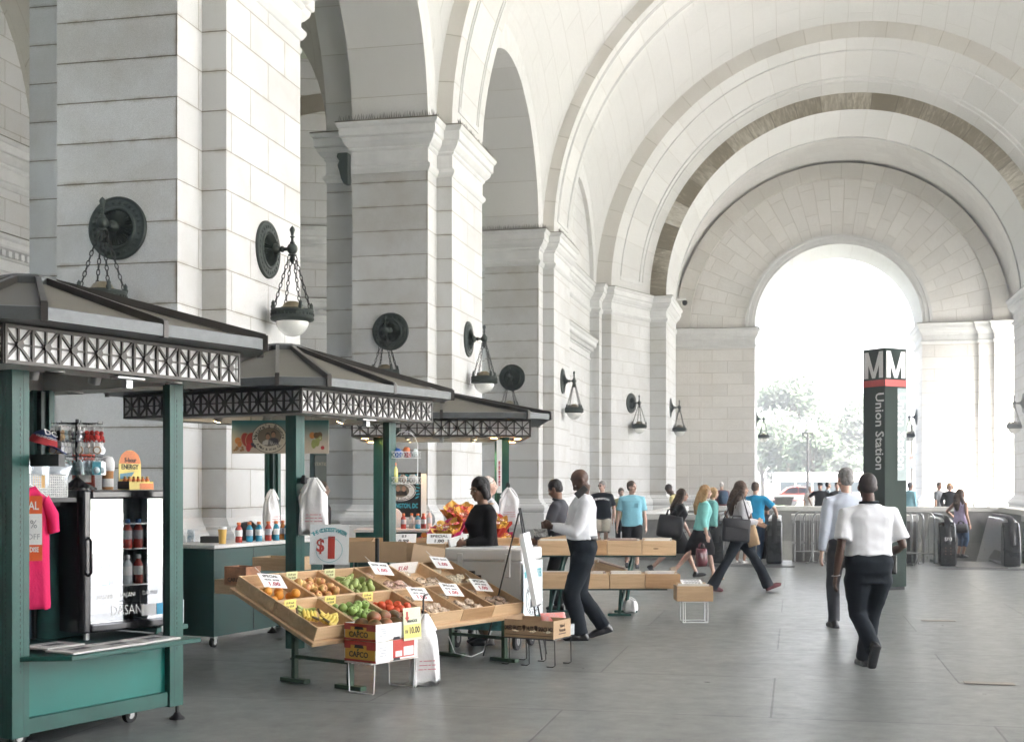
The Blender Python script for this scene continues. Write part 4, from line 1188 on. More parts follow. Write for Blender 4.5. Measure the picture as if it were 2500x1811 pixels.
def bottle(label, M, liq, cap, h=.20, r=.034, labm=PAPER, group='bottles', name='drink_bottle'):
    key = (liq.name, cap.name, h, labm.name)
    if key not in BOT:
        t = thing(name, 'x', 'bottle', group=group)
        mb = MB(); mb.lathe([(r * .9, 0), (r, .008), (r, h * .22), (r * .92, h * .26), (r, h * .30), (r, h * .62), (r * .96, h * .68), (r * .55, h * .80), (r * .42, h * .84), (r * .42, h * .88)], 16); mb.build('body', liq, t, smooth=50)
        mb = MB(); mb.lathe([(r * 1.01, h * .30), (r * 1.015, h * .31), (r * 1.015, h * .60), (r * 1.01, h * .61)], 16); mb.build('wrap', labm, t, smooth=50)
        mb = MB(); mb.lathe([(r * .56, h * .86), (r * .58, h * .87), (r * .58, h * .985), (r * .4, h)], 14); mb.build('cap', cap, t, smooth=40)
        BOT[key] = t
    else: t = dup(BOT[key])
    place(t, M); tag(t, label, 'bottle', group); return t
def liquid(n, c): return mat('drink_' + n, c, .12, var=.06, vs=9, coat=.5)
LR, LB, LG, LY, LO, LP_, LC = liquid('red', (.50, .05, .03)), liquid('blue', (.02, .28, .45)), liquid('grey_clear', (.55, .58, .60)), liquid('yellow', (.66, .62, .16)), liquid('orange', (.62, .20, .03)), liquid('pink', (.72, .48, .42)), liquid('pale', (.6, .66, .7))
OCAP = mat('orange_cap', (.75, .20, .05), .4, var=.04); WCAP = mat('white_cap', (.75, .75, .75), .4, var=.04); BCAP = mat('blue_cap', (.03, .15, .4), .4)
LABG = mat('grey_label', (.45, .46, .50), .5, var=.2, vs=20)
fm = fr.matrix_basis
k = 0
for row, (zz, cols) in enumerate(((.36, (LC, LC, LB, LC, LC, LR, LC)), (.62, (LB, LB, LB, LG, LR, LR, LP_)), (.80, ()))):
    for j, c in enumerate(cols):
        bottle('drink bottle on the ' + ('lower' if row == 0 else 'upper') + ' shelf inside the cooler', fm @ T(.10 + j * .092, .16, zz), c, WCAP if row == 0 else BCAP, .21, .034, PAPER if row == 0 else LABG, 'bottles inside the cooler')
def fz(px, py, zl=1.645):   # point on the cooler top seen at px,py
    return gp(px, py, zl)
FTOP = 1.642
# keychain rack
kr = thing('keychain_rack', 'black spinning rack crowded with silvery key rings on the cooler', 'rack'); KP = K1.matrix_basis @ T(1.30, .86, FTOP); place(kr, KP)
mb = MB(); mb.lathe([(.135, 0), (.135, .012), (.11, .022), (.05, .055), (.018, .085), (.014, .09)], 20); mb.build('base', mat('chrome_black', (.03, .03, .03), .2, .6), kr, smooth=40)
mb = MB(); mb.cyl((0, 0, .08), (0, 0, .50), .013); mb.build('pole', BLACK, kr, smooth=40)
TI = (.47, .36, .235)
for z in TI:
    mb = MB()
    for q in range(8):
        a = 2 * PI * q / 8 + .2; L = .175
        mb.tube([(0, 0, z), (L * math.cos(a), L * math.sin(a), z), (L * math.cos(a), L * math.sin(a), z + .015)], .0028, 4)
    mb.tube([(.09 * math.cos(2 * PI * j / 12), .09 * math.sin(2 * PI * j / 12), z) for j in range(12)], .003, 4, closed=True)
    mb.build('hook_arms', BLACK, kr)
KCM = [mat('charm_%d' % i, c, .3, me, var=.3, vs=60) for i, (c, me) in enumerate((((.55, .56, .58), .8), ((.02, .02, .02), .0), ((.45, .30, .16), 0), ((.62, .05, .04), 0), ((.55, .65, .68), .0), ((.45, .40, .50), 0), ((.10, .35, .42), 0), ((.62, .60, .56), .2)))]
kcp = {}
rr = random.Random(5)
for ti, z in enumerate(TI):
    for q in range(8):
        a = 2 * PI * q / 8 + .2
        for rr_ in (.085, .125, .165):
            ci = (1 if q in (3,) else 2 if q == 4 else 3 if (q in (6, 7) and ti == 0) else 0) if ti == 0 else (rr.choice((0, 0, 7, 2)) if ti == 1 else rr.choice((6, 4, 0, 4)))
            if rr.random() < .25: ci = rr.choice((0, 4, 5, 7))
            if (ci, ti) not in kcp:
                mb = MB(); mb.tube([(0, .011 * math.sin(2 * PI * j / 10), -.012 + .011 * math.cos(2 * PI * j / 10)) for j in range(10)], .0016, 4, closed=True, mat=1)
                mb.box(-.012, .012, -.001, .001, -.05, -.02, 2)
                if ti == 0: mb.ell((0, 0, -.052), (.013, .013, .013), 0, nu=9, nv=6); mb.ell((0, 0, -.078), (.017, .014, .018), 0, nu=9, nv=6); mb.ell((.014, 0, -.094), (.007, .007, .009), 0, nu=6, nv=4); mb.ell((-.014, 0, -.094), (.007, .007, .009), 0, nu=6, nv=4)
                elif ti == 1: mb.lathe([(.021, -.002), (.023, 0), (.021, .003)], 14, 0, T(0, 0, -.062) @ RX(PI / 2)); mb.lathe([(.016, -.003), (.016, .0035)], 12, 2, T(0, 0, -.062) @ RX(PI / 2))
                else: mb.box(-.022, .022, -.006, .006, -.10, -.03, 0); mb.ell((0, -.004, -.075), (.019, .014, .019), 2, nu=9, nv=6)
                o = mb.build('keychain', [KCM[ci], STEEL, PAPER if ti != 2 else KCM[4]], None, smooth=50); kcp[ci, ti] = o
            else: o = kcp[ci, ti].copy(); COL.objects.link(o)
            o.matrix_basis = KP @ T(rr_ * math.cos(a), rr_ * math.sin(a), z) @ RZ(a + rr.uniform(-.6, .6)) @ RX(rr.uniform(-.12, .12)) @ Matrix.Scale(1.3, 4)
            tag(o, ['figure key ring on the top tier of the rack', 'round key ring on the middle tier of the rack', 'carded trinket on the bottom tier of the rack'][ti], 'key ring', ['key rings on the top tier', 'key rings on the middle tier', 'trinkets on the bottom tier'][ti])
# perforated basket with snack bags, cap on top
PERF = mat('perforated_metal', (.36, .37, .36), .4, .6, var=.25, vs=60)
def meshbasket(label, M, L, W, H, m):
    t = thing('mesh_basket', label, 'basket', group='perforated baskets'); place(t, M); mb = MB()
    n = int(L / .016); k = int(H / .016)
    for (a, b, nn) in (((0, 0), (L, 0), n), ((L, 0), (L, W), int(W / .016)), ((L, W), (0, W), n), ((0, W), (0, 0), int(W / .016))):
        a, b = Vector(a), Vector(b)
        for i in range(nn):
            p = a + (b - a) * i / nn; mb.box(p.x - .0025, p.x + .0025, p.y - .0025, p.y + .0025, 0, H)
        for j in range(k):
            d = (b - a); mb.bar((a.x, a.y, j * H / k + .008), (b.x, b.y, j * H / k + .008), .004, .005)
    mb.build('perforated_sides', m, t)
    mb = MB(); mb.box(0, L, 0, W, -.003, 0); mb.build('bottom', m, t)
    mb = MB(); mb.tube([(0, 0, H), (L, 0, H), (L, W, H), (0, W, H)], .006, 6, closed=True); mb.build('rim', m, t)
    return t
BK = K1.matrix_basis @ T(.62, .62, FTOP - .04)
sh = thing('display_shelf', 'dark shelf left of the cooler carrying the perforated basket', 'shelf'); place(sh, K1.matrix_basis @ T(.5, .5, .6)); mb = MB(); mb.box(0, .6, .14, .58, .96, .99); mb.box(.02, .06, .5, .56, 0, .96); mb.box(.54, .58, .5, .56, 0, .96); mb.box(.02, .58, .54, .56, .1, .96); mb.build('rack', BLACK, sh)
meshbasket('perforated metal basket of snack bags beside the key ring rack', K1.matrix_basis @ T(.62, .66, 1.595), .42, .26, .15, PERF)
def snack(label, M, w, h, m, group=None, m2=None, top=None):
    t = thing('snack_bag', label, 'snack bag', group=group); place(t, M)
    mb = MB(); n = 14; rings = []
    for f in (0, .04, .10, .3, .6, .85, .95, 1):
        d = .002 if f in (0, 1) else .012 if f in (.04, .95) else .045 * math.sin(PI * f) ** .5
        ring = []
        for k in range(n):
            a = 2 * PI * k / n; p = Vector((math.copysign(abs(math.cos(a)) ** .5, math.cos(a)) * w / 2, math.sin(a) * d, f * h)); q = noise.noise(p * 22 + Vector((w * 99, 0, h * 50)))
            ring.append(p + Vector((q * .006, q * .012, 0)))
        rings.append(ring)
    mb.loft(rings); mb.build('pouch', m, t, smooth=70)
    if m2: mb = MB(); mb.add([(-w * .34, -.049, h * .22), (w * .3, -.049, h * .2), (w * .3, -.046, h * .56), (-w * .34, -.046, h * .56)], [(0, 1, 2, 3)]); mb.build('label_panel', m2, t)
    return t
FOIL = mat('silver_snack_foil', (.55, .60, .64), .25, .4, var=.35, vs=11); TANL = mat('tan_label', (.66, .42, .16), .5)
snack('left silvery snack bag standing in the perforated basket', K1.matrix_basis @ T(.70, .74, 1.61) @ RZ(-.5) @ RX(.1), .17, .235, FOIL, 'silvery snack bags', TANL)
snack('middle silvery snack bag with a tan label in the perforated basket', K1.matrix_basis @ T(.82, .72, 1.61) @ RZ(-.55) @ RX(.05), .18, .24, FOIL, 'silvery snack bags', TANL)
snack('right silvery snack bag leaning in the perforated basket', K1.matrix_basis @ T(.96, .74, 1.61) @ RZ(-.6) @ RY(.25), .18, .23, FOIL, 'silvery snack bags')
snack('red topped snack bag standing behind the key ring rack', K1.matrix_basis @ T(1.50, 1.02, FTOP) @ RZ(-.6), .16, .26, mat('red_snack_foil', (.60, .10, .05), .35, var=.2, vs=7), None, PAPER)
t = thing('candy_jar', 'orange filled jar with a rounded white lid beside the energy shots', 'jar'); place(t, K1.matrix_basis @ T(1.545, .82, FTOP)); mb = MB(); mb.lathe([(.036, 0), (.040, .01), (.040, .13), (.042, .135)], 16); mb.build('body', mat('jar_orange', (.50, .25, .10), .3, var=.2), t, smooth=40); mb = MB(); mb.lathe([(.044, .135), (.048, .15), (.048, .20), (.035, .235), (.001, .245)], 16); mb.build('lid', PAPER, t, smooth=50); mb = MB(); mb.lathe([(.0405, .02), (.0405, .08)], 16); mb.build('wrap', PAPER, t)
# baseball cap
t = thing('baseball_cap', 'red white and blue baseball cap on top of the snack bags', 'cap'); place(t, frame(104, 8.95, hz(1085, 8.95), 18) @ RY(R(16)))
mb = MB(); prof = []
NAVY, CAPR = mat('navy_cloth', (.02, .045, .16), .8, bump=.3, bs=300), mat('cap_red', (.38, .03, .035), .8, bump=.3, bs=300)
for i in range(7):
    a = PI / 2 * i / 6; prof.append((.098 * math.cos(a), .105 * math.sin(a)))
mb.lathe(prof, 24); 
for i, f in enumerate(mb.f):
    c = sum((mb.v[k] for k in f), Vector()) / len(f)
    mb.m[i] = 1 if c.z < .055 else 0
mb.build('crown', [NAVY, CAPR], t, smooth=70)
mb = MB(); rg = []
for zz in (0, .006):
    ring = []
    for k in range(15):
        a = -1.15 + 2.3 * k / 14; ring.append((.155 * math.cos(a) + .02, .115 * math.sin(a), zz - .045 * math.cos(a) + .02))
    ring += [(.09 * math.cos(-a), .098 * math.sin(-a), zz) for a in [-1.15 + 2.3 * k / 14 for k in range(15)]]
    rg.append(ring)
mb.loft(rg); mb.build('peak', [NAVY], t, smooth=50)
mb = MB()
for k in range(15):
    a = -1.2 + 2.0 * k / 14 - .9
    put_text(mb, 'WASHINGTON D.C.'[k], .026, RZ(a) @ T(.089, 0, .052) @ RY(PI / 2 - .45) @ RZ(PI / 2), 0)
put_text(mb, 'DC', .07, RZ(-1.0) @ T(.062, 0, .088) @ RY(PI / 2 - .85) @ RZ(PI / 2), 0, fat=.002)
mb.build('lettering', PAPER, t)
# energy shot display
t = thing('energy_shot_display', 'small card display of energy shots with a rounded header on the cooler', 'display box'); EM = K1.matrix_basis @ T(1.60, .66, FTOP); place(t, EM)
EY, EO = mat('energy_yellow', (.75, .60, .16), .5), mat('energy_orange', (.70, .20, .05), .5)
mb = MB(); mb.box(0, .235, 0, .12, 0, .004, 0); mb.box(0, .235, 0, .003, .004, .055, 0); mb.box(.1, .235, -.0012, 0, .002, .045, 1); mb.box(0, .003, .003, .12, .004, .06, 2); mb.box(.232, .235, .003, .12, .004, .06, 0); mb.build('tray', [EY, EO, BLACK], t)
mb = MB(); P = [(.01, .06), (.225, .06), (.225, .18)] + [(.1175 + .1075 * math.cos(a), .18 + .11 * math.sin(a)) for a in [PI * k / 12 for k in range(1, 12)]] + [(.01, .18)]
mb.loft([[(x, .117, z) for x, z in P], [(x, .121, z) for x, z in P]]); mb.build('header', EY, t)
mb = MB(); mb.add([(.012, .1165, .19), (.223, .1165, .19), (.2, .1165, .255), (.15, .1165, .285), (.08, .1165, .285), (.03, .1165, .25)], [(0, 1, 2, 3, 4, 5)], 1); put_text(mb, '5-hour', .046, T(.12, .1155, .215) @ FRONT, 0, fat=.001, sx=.9); put_text(mb, 'ENERGY', .052, T(.115, .1155, .165) @ FRONT, 0, fat=.001, sx=.85); mb.add([(.02, .1162, .075), (.12, .1162, .085), (.16, .1162, .13), (.02, .1162, .115)], [(0, 1, 2, 3)], 2)
mb.build('print', [INK, EO, mat('energy_blue', (.1, .25, .33), .5)], t)
for k in range(10): bottle('small energy shot bottle in the card display', EM @ T(.03 + (k % 5) * .043, .03 + (k // 5) * .045, .005), EO, mat('gold_cap', (.5, .38, .15), .3, .6), .092, .0175, EY, 'energy shots', 'energy_shot')
# t-shirt on its hanger, with the sale card
ts = thing('hanging_shirt', 'bright pink T-shirt on a hanger at the near post', 't-shirt'); place(ts, frame(74, 8.5, 1.72, 24) @ Matrix.Diagonal((.58, .75, 1, 1)))
PINK = mat('pink_cotton', (.68, .012, .11), .85, var=.12, vs=3, bump=.35, bs=26)
mb = MB(); rings = []
for z, w, d in ((-.06, .05, .03), (-.09, .12, .045), (-.14, .20, .05), (-.22, .225, .055), (-.34, .20, .06), (-.55, .205, .065), (-.75, .215, .07), (-.83, .22, .07), (-.86, .215, .06)):
    ring = []
    for k in range(28):
        a = 2 * PI * k / 28; x = math.copysign(abs(math.cos(a)) ** .7, math.cos(a)) * w; y = math.sin(a) * d
        q = noise.noise(Vector((x * 12, z * 2.2, y * 10))); ring.append((x + q * .012, y + q * .03, z + .02 * q))
    rings.append(ring)
mb.loft(rings)
for s in (-1, 1): mb.tube([(s * .15, 0, -.15), (s * .24, -.01, -.26), (s * .255, -.01, -.36)], [.06, .07, .062], 12)
mb.build('shirt', PINK, ts, smooth=70)
mb = MB(); mb.tube([(-.2, 0, -.13), (-.1, 0, -.08), (0, 0, -.04), (0, 0, .02), (.012, 0, .05), (.03, 0, .06), (.035, 0, .08), (.015, 0, .10), (-.01, 0, .09)], .004, 6); mb.tube([(0, 0, -.04), (.1, 0, -.08), (.2, 0, -.13)], .004, 6); mb.build('hanger', WIREW, ts, smooth=60)
card('sale_card', 'orange and white SPECIAL OFF MERCHANDISE card pinned to the pink shirt', frame(56, 8.33, 1.185, 14), .235, .42, mat('sale_orange', (.72, .12, .03), .5, var=.04), [('SPECIAL', .075, .0, .355, PAPER, .0015, .72), ('%', .075, .065, .235, mat('sale_grey', (.3, .3, .33), .5), 0, .9), ('OFF', .05, .065, .155, mat('sale_grey', (.3, .3, .33)), 0, .9), ('MERCHANDISE', .045, .0, .072, PAPER, .001, .64)], 'sign',
     extra=lambda t: (MB().box(-.1165, .1165, -.0009, -.0002, .105, .305).build('white_panel', PAPER, t)))
# more shirts hanging in the dark behind the pink one
for k, (c, lab) in enumerate((((.012, .03, .05), 'dark navy shirts hanging behind the pink T-shirt'), ((.006, .05, .045), 'dark green shirts hanging beside the cooler'))):
    mb = MB(); rings = []
    for z in (0, -.1, -.3, -.6, -.95):
        ring = []
        for j in range(26):
            a = 2 * PI * j / 26; x = math.cos(a) * .22; y = math.sin(a) * (.09 if z < -.05 else .03); q = noise.noise(Vector((x * 14, z * 1.5 + k * 5, y * 8))); ring.append((x + q * .02, y + q * .05, z))
        rings.append(ring)
    mb.loft(rings); o = mb.build('hanging_shirt', mat('dark_shirt_%d' % k, c, .85, var=.4, vs=7), None, smooth=70); place(o, frame(118 + 36 * k, 9.2, 1.52, 60)); tag(o, lab, 'shirt')
# newspapers
NEWS = mat('newsprint', (.62, .62, .60), .8, var=.06, vs=40)
def paper(label, M, L, W, hh):
    t = thing('newspaper', label, 'newspaper', group='newspapers on the shelf'); place(t, M); mb = MB()
    for k in range(5): mb.box(rnd.uniform(0, .012), L - rnd.uniform(0, .012), rnd.uniform(0, .01), W, k * hh / 5, (k + .85) * hh / 5)
    mb.build('sheets', NEWS, t)
    mb = MB()
    for k in range(3):
        x = .03 + k * L * .31
        for j in range(7): mb.add([(x, W * (.06 + j * .085), hh + .001), (x + L * .26, W * (.06 + j * .085), hh + .001), (x + L * .26, W * (.06 + j * .085) + .006, hh + .001), (x, W * (.06 + j * .085) + .006, hh + .001)], [(0, 1, 2, 3)], 0)
    mb.add([(L * .3, W * .35, hh + .0015), (L * .72, W * .35, hh + .0015), (L * .72, W * .66, hh + .0015), (L * .3, W * .66, hh + .0015)], [(0, 1, 2, 3)], 1)
    mb.box(.04, L - .04, W * .80, W * .90, hh + .0005, hh + .0012, 0)
    mb.build('print', [mat('news_ink', (.22, .22, .23), .8), mat('news_photo', (.10, .10, .11), .8, var=.8, vs=25)], t)
for x, y, rz, lab in ((.56, .05, .02, 'left folded newspaper on the fold-down shelf'), (.86, .06, -.04, 'middle folded newspaper on the fold-down shelf'), (1.20, .07, .03, 'right folded newspaper on the fold-down shelf'), (.62, .36, .05, 'folded newspaper under the cooler edge on the counter')):
    paper(lab, K1.matrix_basis @ T(x, y, .607) @ RZ(rz), .33, .26, .014)
meshbasket('white perforated tray on the side shelf of the first kiosk', K1.matrix_basis @ T(K1S - .22, .60, .64), .27, .38, .17, mat('white_perforated', (.62, .64, .66), .4, .2, var=.15, vs=50))

# ---------------------------------------------------------------- fruit kiosk: counter goods, banner, baskets
for k, (px, c, lab) in enumerate(((583, LR, 'red sports drink bottle at the left of the counter row'), (609, LB, 'first blue sports drink bottle on the white counter'), (632, LB, 'second blue sports drink bottle on the white counter'), (655, LR, 'red sports drink bottle in the middle of the counter row'), (674, LB, 'blue sports drink bottle right of the middle red one'), (690, LO, 'orange sports drink bottle set back on the counter'), (702, LB, 'blue sports drink bottle near the post'), (716, LP_, 'pale pink drink bottle next to the post'))):
    u = (px - 522) / (740 - 522)
    bottle(lab, T(*at(px, 13.45 + u * 1.25 + (.12 if k == 5 else 0), 1.06)), c, OCAP, .215, .037, LABG if k % 2 else PAPER, 'sports drinks on the white counter')
t = thing('coffee_cup', 'yellow paper coffee cup with white lid on the white counter', 'cup', at(543, 13.5, 1.06)); mb = MB(); mb.lathe([(.034, 0), (.046, .15), (.046, .155)], 18); mb.build('cup', mat('cup_yellow', (.66, .42, .10), .5), t, smooth=40); mb = MB(); mb.lathe([(.049, .15), (.049, .162), (.043, .165), (.043, .178), (.001, .178)], 18); mb.build('lid', PAPER, t, smooth=30)
t = thing('juice_carton', 'small blue and white juice carton at the left end of the counter', 'carton', at(466, 13.9, 1.06), .3); mb = MB(); mb.box(-.035, .035, -.03, .03, 0, .10); mb.loft([[(-.035, -.03, .10), (.035, -.03, .10), (.035, .03, .10), (-.035, .03, .10)], [(-.035, -.003, .135), (.035, -.003, .135), (.035, .003, .135), (-.035, .003, .135)]]); mb.build('box', mat('carton_print', (.15, .42, .60), .5, var=.5, vs=22, col2=(.8, .8, .8)), t)
t = thing('cash_tin', 'low black tin on the white counter behind the coffee cup', 'box', at(518, 13.75, 1.06), PSI); mb = MB(); mb.box(-.11, .11, -.08, .08, 0, .07); mb.build('tin', mat('tin_dark', (.06, .065, .065), .4, .3), t, bevel=.005)
t = thing('black_bag', 'crumpled black bag at the back post of the fruit kiosk', 'bag', at(606, 14.3, 1.06)); mb = MB(); mb.ell((0, 0, .09), (.12, .1, .12)); mb.v = [v + v.normalized() * .03 * noise.noise(v * 14) for v in mb.v]; mb.build('sack', BLACK, t, smooth=50)
# banner
BN = T(*at(566, 13.6, hz(1107, 13.6))) @ RZ(PSI - R(3))
bt = thing('fruit_banner', 'painted banner with fruit around an oval portrait of two people', 'banner'); place(bt, BN)
BW_, BH_ = 1.03, .35
m, nt, b = newmat('banner_print'); tcn = nd(nt, 'ShaderNodeTexCoord'); sp = nd(nt, 'ShaderNodeSeparateXYZ'); cr = nd(nt, 'ShaderNodeValToRGB')
nt.links.new(tcn.outputs['Generated'], sp.inputs[0]); nt.links.new(sp.outputs['Z'], cr.inputs[0]); nt.links.new(cr.outputs[0], b.inputs['Base Color'])
e = cr.color_ramp.elements; e[0].position = .3; e[0].color = (.62, .56, .48, 1); e[1].position = .95; e[1].color = (.05, .25, .30, 1)
mb = MB(); mb.box(0, BW_, 0, .012, 0, BH_); mb.build('board', m, bt)
def disc(mb, x, z, rx, rz, y, mm, n=26, a=0):
    mb.add([(x + rx * math.cos(2 * PI * k / n) * math.cos(a) - rz * math.sin(2 * PI * k / n) * math.sin(a), y, z + rx * math.cos(2 * PI * k / n) * math.sin(a) + rz * math.sin(2 * PI * k / n) * math.cos(a)) for k in range(n)], [tuple(range(n))], mm)
fm_ = [mat('print_%s' % n, c, .5, var=.08, vs=30) for n, c in (('melon_rim', (.55, .40, .25)), ('melon', (.45, .06, .05)), ('orange', (.62, .25, .06)), ('nut', (.36, .20, .08)), ('berry', (.04, .03, .07)), ('strawberry', (.55, .06, .08)), ('cream', (.66, .63, .55)), ('kiwi', (.16, .09, .04)), ('pear', (.36, .42, .14)), ('photo', (.20, .17, .13)), ('skin', (.42, .24, .16)), ('stripe', (.03, .03, .05)), ('shirt', (.62, .62, .60)))]
mb = MB(); D = disc
D(mb, .150, .145, .055, .08, -.001, 0, a=.3); D(mb, .153, .145, .048, .073, -.0016, 1, a=.3); D(mb, .205, .14, .062, .085, -.0022, 0, a=-.1); D(mb, .207, .14, .055, .078, -.0028, 1, a=-.1)
D(mb, .065, .135, .032, .036, -.001, 2); D(mb, .083, .10, .026, .036, -.0018, 0); D(mb, .083, .10, .022, .031, -.0024, 2)
rr = random.Random(2)
for cx in (.045, .115):
    for k in range(9): D(mb, cx + rr.uniform(-.02, .02), .05 + rr.uniform(-.018, .018), .012, .010, -.001 - k * .0002, 3, 10)
D(mb, .178, .062, .026, .042, -.0034, 5)
for k in range(13): D(mb, .222 + rr.uniform(-.025, .03), .085 + rr.uniform(-.022, .018), .013, .012, -.0036 - k * .0001, 4, 10)
D(mb, .90, .19, .030, .032, -.001, 7); D(mb, .935, .195, .028, .030, -.0014, 7); D(mb, .94, .158, .02, .026, -.0018, 8); D(mb, .94, .158, .008, .01, -.0022, 6)
D(mb, .872, .10, .026, .048, -.0012, 8); D(mb, .908, .12, .026, .046, -.001, 8); D(mb, .965, .06, .02, .02, -.001, 5); D(mb, .855, .19, .03, .035, -.0006, 2)
mb.build('fruit_print', fm_, bt)
mb = MB(); ox, oz = .40, .165
D(mb, ox, oz, .185, .160, -.0040, 1, 40); D(mb, ox, oz, .180, .155, -.0045, 0, 40); D(mb, ox, oz + .01, .125, .097, -.0050, 1, 40); D(mb, ox, oz + .01, .121, .093, -.0055, 2, 40)
mb.build('oval_frame', [fm_[6], INK, fm_[9]], bt)
mb = MB()   # two smiling people in the oval, generic
for hx, hz_, m1 in ((.385, .175, 2), (.445, .195, 1)):
    P = [(hx - .06, oz - .075), (hx + .055, oz - .075), (hx + .05, hz_ - .045), (hx + .02, hz_ - .03), (hx - .02, hz_ - .03), (hx - .055, hz_ - .05)]
    mb.add([(x, -.0060, z) for x, z in P], [tuple(range(6))], m1)
    D(mb, hx, hz_ + .012, .026, .034, -.0064, 3, 16); D(mb, hx, hz_, .022, .030, -.0068, 0, 16)
for k in range(4): mb.add([(.405 + k * .022, -.0066, .125 - k * .004), (.413 + k * .022, -.0066, .123 - k * .004), (.432 + k * .02, -.0066, .09), (.424 + k * .02, -.0066, .09)], [(3, 2, 1, 0)], 2)
mb.build('oval_picture', [fm_[10], fm_[11], fm_[12], BLACK], bt)
mb = MB(); arc_text(mb, "Nature's Bounty", .056, .148, PI / 2, T(ox, -.0056, oz) @ FRONT, 0, ry=.125, spread=.95, fat=.001); arc_text(mb, 'A Max & Alex Co.', .036, .148, -PI / 2, T(ox, -.0056, oz) @ FRONT, 0, up=False, ry=.123, spread=.85, fat=.0006)
mb.build('lettering', INK, bt)
mb = MB(); mb.bar((.2, .02, .34), (.2, .02, .5), .012, .012); mb.bar((.85, .02, .34), (.85, .02, .5), .012, .012); mb.build('hanger', STEEL, bt)
# $1 board
TEALI = mat('teal_ink', (.05, .36, .42), .6); 
card('price_board', 'white board reading The Coldest Water $1 leaning on the near post', frame(803, 12.0, hz(1377, 12.0), -6) @ RX(R(-5)), .37, .37, mat('board_white', (.74, .78, .80), .5, var=.04), [('$', .17, -.085, .17, REDB, .004, .9), ('1', .27, .02, .145, REDB, .012, 1.3)], 'sign',
     extra=lambda t: (lambda mb: (arc_text(mb, 'THE COLDEST WATER', .052, .30, PI / 2, T(0, -.002, .02) @ FRONT, 0, spread=.62, fat=.001), mb.tube([(.125 * math.cos(2 * PI * k / 30) + .0, -.0015, .135 + .115 * math.sin(2 * PI * k / 30)) for k in range(30)], .0022, 4, closed=True), mb.build('arched_lettering', TEALI, t)))(MB()))
# two tier wire basket on the right post
wb = thing('hanging_basket', 'two tier white wire basket hanging on the right post of the fruit kiosk', 'basket'); WBM = frame(988, 13.9, hz(1180, 13.9), 14); place(wb, WBM)
hook('black hook holding the wire basket', frame(975, 14.1, hz(1056, 14.0)))
for zz in (.0, .275):
    mb = MB(); L, W = .33, .14
    for z in (zz, zz + .065): mb.tube([(-L / 2, -W / 2, z), (L / 2, -W / 2, z), (L / 2, W / 2, z), (-L / 2, W / 2, z)], .005, 6, closed=True)
    for k in range(9): 
        x = -L / 2 + L * (k + .5) / 9
        mb.tube([(x + .012 * math.cos(2 * PI * j / 8), -W / 2, zz + .033 + .022 * math.sin(2 * PI * j / 8)) for j in range(8)], .0028, 4, closed=True)
    for k in range(8): mb.tube([(-L / 2 + L * k / 7, -W / 2, zz), (-L / 2 + L * k / 7, W / 2, zz)], .003, 4)
    mb.build('tier', WIREW, wb)
mb = MB(); mb.tube([(-.14, 0, 0), (-.14, 0, .42), (-.11, 0, .50), (-.05, 0, .555), (0, 0, .56), (.05, 0, .555), (.11, 0, .50), (.14, 0, .42), (.14, 0, 0)], .006, 6); mb.build('hoop', WIREW, wb, smooth=60)
BLUEF = mat('blue_sweet_wrap', (.03, .12, .42), .25, var=.3, vs=30)
for k, (x, z, r, m, lab) in enumerate(((-.08, .325, .055, BLUEF, 'round blue sweet bag in the upper tier'), (.03, .31, .04, mat('red_wrap', (.5, .05, .05), .3, var=.3, vs=30), 'red sweet packet in the upper tier'), (.02, .36, .038, OCAP, 'orange capped packet in the upper tier'), (.10, .33, .045, mat('mint_wrap', (.55, .62, .60), .3, var=.4, vs=25), 'pale green packet in the upper tier'), (-.02, .05, .045, mat('maroon_wrap', (.25, .04, .04), .3, var=.6, vs=30, col2=(.6, .5, .4)), 'wrapped snack cup in the lower tier'), (.09, .05, .05, mat('clear_wrap', (.6, .6, .58), .2, var=.3, vs=30), 'clear wrapped snack in the lower tier'))):
    mb = MB(); mb.ell((0, 0, 0), (r, r * .8, r)); mb.v = [v * (1 + .22 * noise.noise(v * 40 + Vector((k, 0, 0)))) for v in mb.v]; o = mb.build('sweet_packet', m, None, smooth=60); place(o, WBM @ T(x, 0, z)); tag(o, lab + ' of the wire basket', 'packet')
bottle('yellow drink bottle with orange cap in the lower tier of the wire basket', WBM @ T(-.11, 0, .01), LY, OCAP, .215, .037, LY, 'drinks in the wire basket')

# boxes behind the stand on the left
def crate(label, M, L, W, H, m=PLY, group=None, cat='crate', name='wooden_crate'):
    o = trough(L, W, H).build(name, m, None, bevel=.002); place(o, M); return tag(o, label, cat, group)
crate('wooden tray behind the left end of the fruit stand', frame(523, 11.9, hz(1448, 11.9), -30), .55, .3, .13)
cbx = crate('red and brown carton standing in the wooden tray at the far left', frame(540, 11.75, hz(1428, 11.75), -30) @ T(0, .04, 0), .26, .2, .17, mat('red_brown_carton', (.36, .17, .09), .7, var=.5, vs=9), None, 'carton', 'carton')
mb = MB(); put_text(mb, 'CARCO', .05, T(.13, -.003, .05) @ FRONT, 0, fat=.001); mb.build('lettering', INK, cbx)
crate('empty light wooden tray between the fruit stand and the counter', frame(616, 12.6, hz(1392, 12.6), -20), .46, .34, .13)

# ---------------------------------------------------------------- ice chest, easel, snack carton
CW = c2w(.095, 13.0)
ch = thing('ice_chest', 'big white ice chest on a wheeled teal platform behind the fruit stand', 'cooler'); place(ch, T(*CW) @ RZ(ang(20)))
